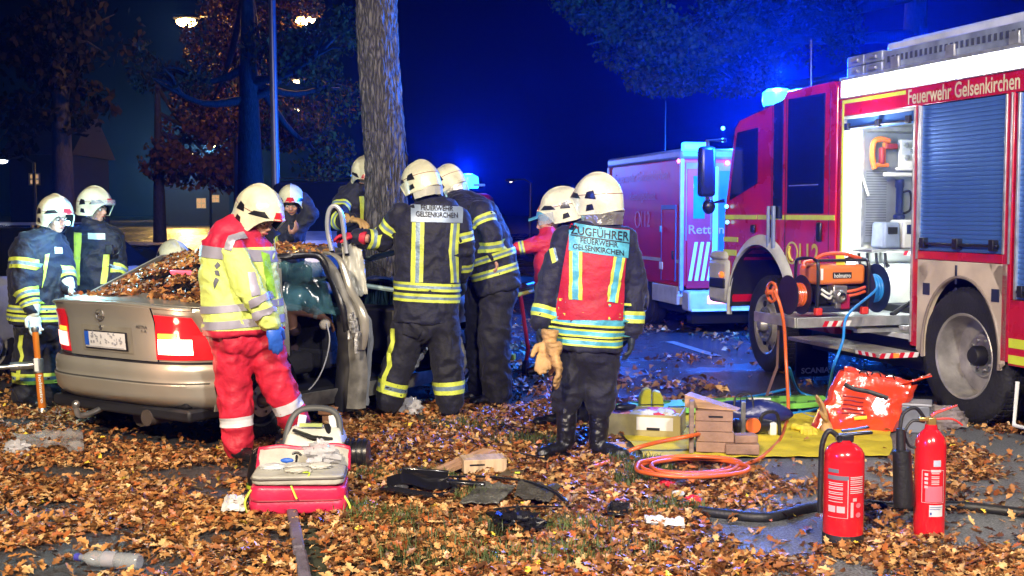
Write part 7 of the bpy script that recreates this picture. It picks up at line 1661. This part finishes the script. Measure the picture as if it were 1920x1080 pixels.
# monitor / ventilator behind the bag
c = G(585, 880); r = thing('ventilator', 'grey white portable ventilator with handle behind the medical bag', 'ventilator', V((c.x+.01, c.y+.08, .0)), R(-4)); gw = mat('ivory plastic', (.62, .64, .58), .4, var=.1)
m = MB(); rloft(m, [(.19, .10, .03, .0, 0, 0), (.19, .10, .03, .12, 0, .01), (.165, .09, .03, .20, 0, .03), (.15, .06, .03, .24, 0, .05)]); m.build('case', gw, r, 50)
m = MB(); m.tube(catmull([V((-.185, -.04, .06)), V((-.18, .0, .20)), V((-.15, .05, .30)), V((-.08, .07, .345)), V((.06, .07, .345)), V((.13, .05, .30)), V((.155, .0, .20))], 6), .020, 10, flat=.8); m.build('handle', mat('dark grey grip', (.07, .075, .08), .5), r)
for sx_ in (-1, 1):
    m = MB(); m.box((sx_*.10, .05, .25), (.05, .02, .12), eul(-10, -8*sx_, 0)); m.build('side_panel', white(), r, bevel=.006)
m = MB(); m.tube([V((-.12, -.06, .235)), V((.0, -.09, .20)), V((.12, -.06, .185))], [.02, .022, .018], 8, flat=.5); m.build('strap', blkp(), r); m = MB(); m.tube([V((.07, .0, .26)), V((.12, -.05, .17)), V((.15, -.12, .04)), V((.16, -.16, -.0+.01))], .022, 8, flat=.6); m.build('strap', blkp(), r)
m = MB(); m.box((-.02, -.03, .262), (.14, .02, .02)); m.build('top_label', mat('lime label', (.5, .6, .2), .5), r)
m = MB(); m.tube([V((.19, -.02, .09)), V((.26, -.02, .09)), V((.262, -.02, .09)), V((.33, -.02, .09))], [.075, .075, .085, .085], 24); 
for k in range(4): m.lathe([(.088+.006*math.cos(a), .006*math.sin(a)) for a in [2*math.pi*q/8 for q in range(9)]], (.20+.035*k, -.02, .09), Matrix(((0, 0, 1), (0, 1, 0), (-1, 0, 0))), 20)
m.build('oxygen_bottle', blkp(), r)
# black side pouch with reflective stripe
c = G(482, 935); r = thing('black_pouch', 'black pouch with lime stripe standing against the left side of the bag', 'pouch', V((c.x, c.y+.10, 0)), R(10)); m = MB(); m.ell((0, 0, .12), (.07, .08, .15), None, 18, 12); m.v = [(a, b, max(.002, q)) for a, b, q in m.v]; m.v = [tuple(V(q)+noise.noise_vector(V(q)*12)*.012) for q in m.v]; m.build('pouch_body', leather(), r, 60)
m = MB(); m.lathe([(.078, .04), (.080, .062)], n=24); m.build('stripe', mat('lime zip tape', (.55, .70, .05)), r)
# ================================================================ litter on the leaves
def flat_sheet(name, label, cat, us, mt, amp=.02, z=.03, n=14, seed=0., thick=.002, fold=5):
    cs = [G(u, v) for u, v in us]; o = sum(cs, V())/4; m = MB()
    def f(i, j):
        q = (cs[0]*(1-i)+cs[1]*i)*(1-j)+(cs[3]*(1-i)+cs[2]*i)*j-o; return V((q.x, q.y, z+amp*(noise.noise(V((i*fold+seed, j*fold, seed)))+.6*abs(noise.noise(V((i*fold*2.3, j*fold*2, seed)))))))
    m.grid(f, n, n, thick=thick); ob = m.build(name, mt, None, 25); ob.location = o; return tag(ob, label, cat)
flat_sheet('plastic_sheet', 'clear crinkled plastic sheet on the leaves at the left edge', 'plastic sheet', [(20, 830), (155, 818), (158, 856), (60, 850)], mat('thin clear film', (.5, .5, .52), .15, alpha=.35, var=.2, coat=.6), .05, .04, 18, 2., fold=3)
crumple('plastic_wrap', 'crumpled clear plastic end of the sheet at the left edge', 'plastic bag', G(32, 840, .04), (.07, .05, .045), film, 3.3, 0, .6)
flat_sheet('paper_sheet', 'folded white paper on the leaves left of the medical bag', 'paper', [(424, 948), (458, 948), (460, 978), (414, 975)], mat('white paper', (.72, .71, .68), .6), .03, .05, 8, 5.)
flat_sheet('white_cloth', 'white cloth strip on the leaves right of the black bracket', 'cloth', [(1208, 984), (1280, 990), (1284, 1003), (1212, 996)], mat('white paper', (.66, .62, .5), .6), .03, .04, 14, 8.)
crumple('plastic_wrap', 'blue tinted clear plastic bag between the legs of the centre firefighter', 'plastic bag', G(772, 765, .05), (.08, .06, .07), film, 9.1, 0, .6)
# bottle
c = G(205, 1068); o = c; r = thing('water_bottle', 'clear ribbed plastic bottle lying in the leaves at the bottom left', 'bottle', V((c.x, c.y, .045)), R(-14))
m = MB(); pts_ = [V((x, 0, 0)) for x in [-.15, -.14, -.135, -.12, -.095]+[-.08+.02*i for i in range(12)]+[.15]]; rs = [.014, .014, .012, .016, .032]+[.036 if i % 2 else .033 for i in range(12)]+[.030]; m.tube(pts_, rs, 18); m.build('bottle', mat('clear bottle', (.35, .38, .42), .1, alpha=.45, coat=.5, var=.05), r, 40); m = MB(); m.tube([V((-.165, 0, 0)), V((-.142, 0, 0))], .017, 14); m.build('cap', mat('blue cap', (.05, .05, .35), .4), r)
m = MB(); m.lathe([(.0365, -.03), (.0365, .03)], (.01, 0, 0), Matrix(((0, 0, 1), (0, 1, 0), (-1, 0, 0))), 18); m.build('label', mat('pale label', (.35, .35, .42), .5, alpha=.6), r)
# slotted wooden box, plank, board
c = G(905, 890); r = thing('wooden_block', 'pale slotted wooden block lying on the leaves in the middle', 'wooden block', V((c.x, c.y+.06, .015)), R(12)); pale = mat('pale wood', (.58, .42, .26), .6, var=.18, stretch=(6, 1, 1))
m = MB(); m.box((0, 0, .040), (.26, .17, .080)); m.build('block', pale, r, bevel=.004); m = MB(); m.box((-.05, -.0855, .05), (.09, .003, .010)); m.build('slot', blkp(), r)
for x in (-.11, -.09, .03, .06, .10): m = MB(); m.lathe([(.003, 0), (.003, .002), (0, .002)], (x, -.086, .02), Y_ax, 6); m.build('nail', steel(), r)
def plank(label, a, b, w_, t, mt, z0=.02, z1=.02, name='plank'):
    A, B = G(*a, z0), G(*b, z1); d = B-A; r = thing(name, label, 'plank', (A+B)/2, math.atan2(d.y, d.x)); m = MB(); m.box((0, 0, t/2), (d.length, w_, t), Matrix.Rotation(-math.asin((B.z-A.z)/d.length), 3, 'Y')); m.build('board', mt, r, bevel=.003); return r
plank('reddish plank leaning behind the pale slotted block', (825, 888), (918, 850), .10, .03, mat('pinkish wood', (.52, .30, .18), .6, var=.2, stretch=(1, 6, 1)), .02, .07)
plank('dark wet board lying in front of the pale slotted block', (905, 910), (972, 886), .08, .02, mat('dark wet wood', (.16, .12, .07), .5, var=.3))
m = MB(); m.box(G(970, 886, .045)-V((0, 0, 0)), (.03, .01, .008)); tag(m.build('yellow_sticker', mat('lime zip tape', (.55, .7, .05))), 'tiny yellow sticker at the end of the dark wet board', 'sticker')
c = V((P(630, 780, 8.58).x, 8.48, 0)); 
for k, (dx, dy, z, rz, lab) in enumerate(((0, 0, .01, 8, 'lower reddish block under the car sill'), (-.02, .02, .075, -4, 'upper reddish block under the car sill'))):
    r = thing('wooden_block', lab, 'wooden block', V((c.x+dx, c.y+.1+dy, z)), R(rz)); m = MB(); m.box((0, 0, .03), (.20, .16, .06)); m.build('block', mat('orange wood', (.48, .22, .10), .65, var=.2, stretch=(1, 6, 1)), r, bevel=.004)
# black car debris
c = G(782, 940); r = thing('wheel_arch_liner', 'round black plastic car part lying left of the grille debris', 'car part', V((c.x, c.y+.08, .02)), R(6)); gb = mat('glossy black plastic', (.010, .010, .013), .18, coat=.4, var=0)
m = MB(); m.tube([V((.20*math.cos(a), .12*math.sin(a), .03+.02*math.sin(a*2))) for a in [2*math.pi*k/36 for k in range(36)]], .018, 8, closed=True); m.build('ring', gb, r)
m = MB(); m.grid(lambda i, j: V(((-.17+.34*i), -.02+.10*j, .05+.02*math.sin(i*6)+.03*j)), 16, 6, thick=.008); m.build('plate', gb, r, 40); m = MB(); m.box((.04, .12, .08), (.26, .02, .07), eul(10, 5, -4)); m.box((.26, .03, .05), (.22, .05, .02), eul(0, 4, -12)); m.build('bracket', gb, r, bevel=.006)
m = MB(); m.ell((-.10, .0, .04), (.05, .04, .02)); m.build('glint_cup', mat('dark steel', (.3, .3, .33), .2, metal=.8), r)
flat_sheet('grille_panel', 'silver edged grey grille panel lying in the leaves', 'grille', [(905, 922), (968, 930), (935, 962), (862, 962)], mat('dull grey mesh', (.20, .20, .17), .4, metal=.4, var=.3, bump=1., bscale=60), .02, .05, 12, 3., .008)
flat_sheet('grille_panel', 'dark grille panel with leaves on it, right of the silver one', 'grille', [(972, 922), (1050, 930), (1030, 960), (965, 950)], mat('dark grey mesh', (.07, .065, .05), .5, bump=1., bscale=60), .02, .05, 12, 6., .008)
def mstrip(name, label, pts, w_, mt, z=.04, h=.02):
    ws = catmull([G(u, v, z+d) for u, v, d in pts], 6); o = ws[0].copy(); m = MB(); m.tube([q-o for q in ws], w_, 8, flat=.4); ob = m.build(name, mt, None, 50); ob.location = o; return tag(ob, label, 'trim strip')
mstrip('trim_strip', 'long curved black trim strip arching over the grille debris', [(820, 895, 0), (880, 893, .0), (940, 896, .02), (1000, 905, .03), (1040, 922, .03), (1062, 942, .0)], .016, gb)
mstrip('trim_strip', 'thin black strip pointing up left from the grille debris', [(752, 880, 0), (775, 890, .01), (800, 895, 0)], .012, gb)
mstrip('trim_strip', 'black strip across the front of the grille panels', [(925, 955, .03), (980, 950, .04), (1055, 950, .02)], .012, gb)
mstrip('trim_strip', 'thin dark splinter beside the left boot of the commander', [(935, 795, 0), (965, 800, .01), (1000, 805, 0)], .010, gb)
mstrip('trim_strip', 'dark splinter just in front of the boots of the commander', [(965, 848, 0), (1000, 855, .01), (1028, 862, 0)], .014, gb)
crumple('lamp_socket', 'tangled black car headlamp housing below the grille debris', 'car part', G(970, 978, .05), (.12, .07, .05), gb, 1.7, -15, .9, 3.2); crumple('lamp_cable', 'knot of black cable at the lower end of the debris', 'cable', G(1000, 990, .04), (.05, .035, .04), gb, 5.7, 0, .9, 4.)
c = G(1160, 975); r = thing('black_bracket', 'small black open box lying alone right of the debris', 'box', V((c.x, c.y, .025)), R(-14)); m = MB(); m.box((0, 0, .012), (.10, .08, .012)); m.box((0, .04, .035), (.10, .008, .05)); m.box((-.05, 0, .03), (.008, .08, .04)); m.box((.05, 0, .03), (.008, .08, .04)); m.build('shell', gb, r, bevel=.003)
crumple('red_strap', 'red crumpled strap on the leaves below the orange coil', 'strap', G(1250, 910, .03), (.05, .035, .03), mat('red strap', (.62, .02, .04), .5), 8., -20, .6)
crumple('red_glove', 'small red glove lying right of the pale ring', 'glove', G(1300, 938, .03), (.05, .028, .024), mat('red strap', (.62, .02, .04)), 2.6, -25, .5)
m = MB(); c = G(1272, 925, .03); m.tube([c+V((.028*math.cos(a), .035*math.sin(a), .0)) for a in [2*math.pi*k/18 for k in range(18)]], .008, 6, closed=True); o = m.build('pale_ring', white()); tag(o, 'pale ring shaped clip between the red strap and the red glove', 'ring')
mhose('thin_cable', 'thin dark cable curling through the leaves below the orange coil', 'cable', [G(1215, 895, .02), G(1232, 905, .03), G(1245, 920, .02), G(1262, 935, .03), G(1300, 945, .02)], .005, blk())
# ================================================================ rescue ram and steel rod at the left edge
A, B = P(66, 622, 8.95), P(80, 762, 8.95); B.z = .02; d = A-B; r = thing('rescue_ram', 'orange rescue ram lettered holmatro standing upright left of the car', 'rescue ram', B)
Mr = frame_from(d); orr = mat('orange enamel tube', (.72, .20, .02), .22, coat=.6, var=.05, metal=.2)
def rp(t): return d*t
m = MB(); m.tube([rp(.05), rp(.50)], .030, 20); m.tube([rp(.64), rp(1.02)], .024, 20); m.build('tube', orr, r, 40)
m = MB(); m.tube([rp(.49), rp(.50), rp(.66), rp(.67)], [.032, .040, .040, .030], 20); m.build('collar', steel(), r, 40); m = MB(); m.tube([rp(1.0), rp(1.03), rp(1.06)], [.026, .030, .028], 16); m.build('collar', steel(), r, 40)
m = MB(); m.tube([V((0, 0, .0)), rp(.03), rp(.06)], [.042, .036, .030], 16); m.build('foot', steel(), r, 40)
m = MB(); dn = d.normalized(); text3(m, 'holmatro', rp(.475)+V((.004, -.033, 0)), -dn, V((1, 0, 0))-dn*dn.x, .22, .026, bold=.03); m.build('lettering', white(), r, 0)
m = MB(); m.box(rp(.60)+V((-.0, -.034, 0)), (.03, .012, .10), Mr); m.build('side_stripe', white(), r)
A, B = P(-40, 692, 8.85), P(66, 684, 8.95); r = thing('steel_rod', 'steel ram piston reaching in from the left edge to the orange ram', 'rod', A); d = B-A
m = MB(); m.tube([V((0, 0, 0)), d*.55, d*.56, d*.72, d*.73, d], [.018, .018, .034, .034, .030, .030], 16); m.build('rod', steel(), r, 40)
# ================================================================ stretcher behind the firefighters
c = G(965, 700); r = thing('stretcher', 'folded yellow and red ambulance stretcher between the firefighters and the commander', 'stretcher', V((c.x, c.y, 0)), R(75)); ys = mat('yellow stretcher frame', (.65, .55, .03), .4); 
for y in (-.16, .16):
    m = MB(); m.tube([V((-.5, y, .80)), V((.9, y, .80))], .02, 8); m.build('side_rail', ys, r); m = MB(); m.tube([V((-.4, y, .80)), V((-.1, y, .25)), V((-.2, y, .12))], .02, 8); m.build('leg', mat('dark red leg', (.4, .02, .05), .4), r)
    m = MB(); m.lathe([(.0, -.02), (.08, -.02), (.08, .02), (0, .02)], (-.2, y, .08), Y_ax, 16); m.build('wheel', blk(), r)
m = MB(); m.box((.2, 0, .86), (1.3, .34, .07)); m.build('mattress', blkp(), r, bevel=.03); m = MB(); m.tube(catmull([V((-.5, -.12, .80)), V((-.62, -.12, .66)), V((-.62, .12, .66)), V((-.5, .12, .80))], 5), .012, 8); m.build('push_handle', white(), r)
m = MB(); m.box((-.48, 0, .22), (.08, .26, .06)); m.build('foot_bar', ys, r, bevel=.01)
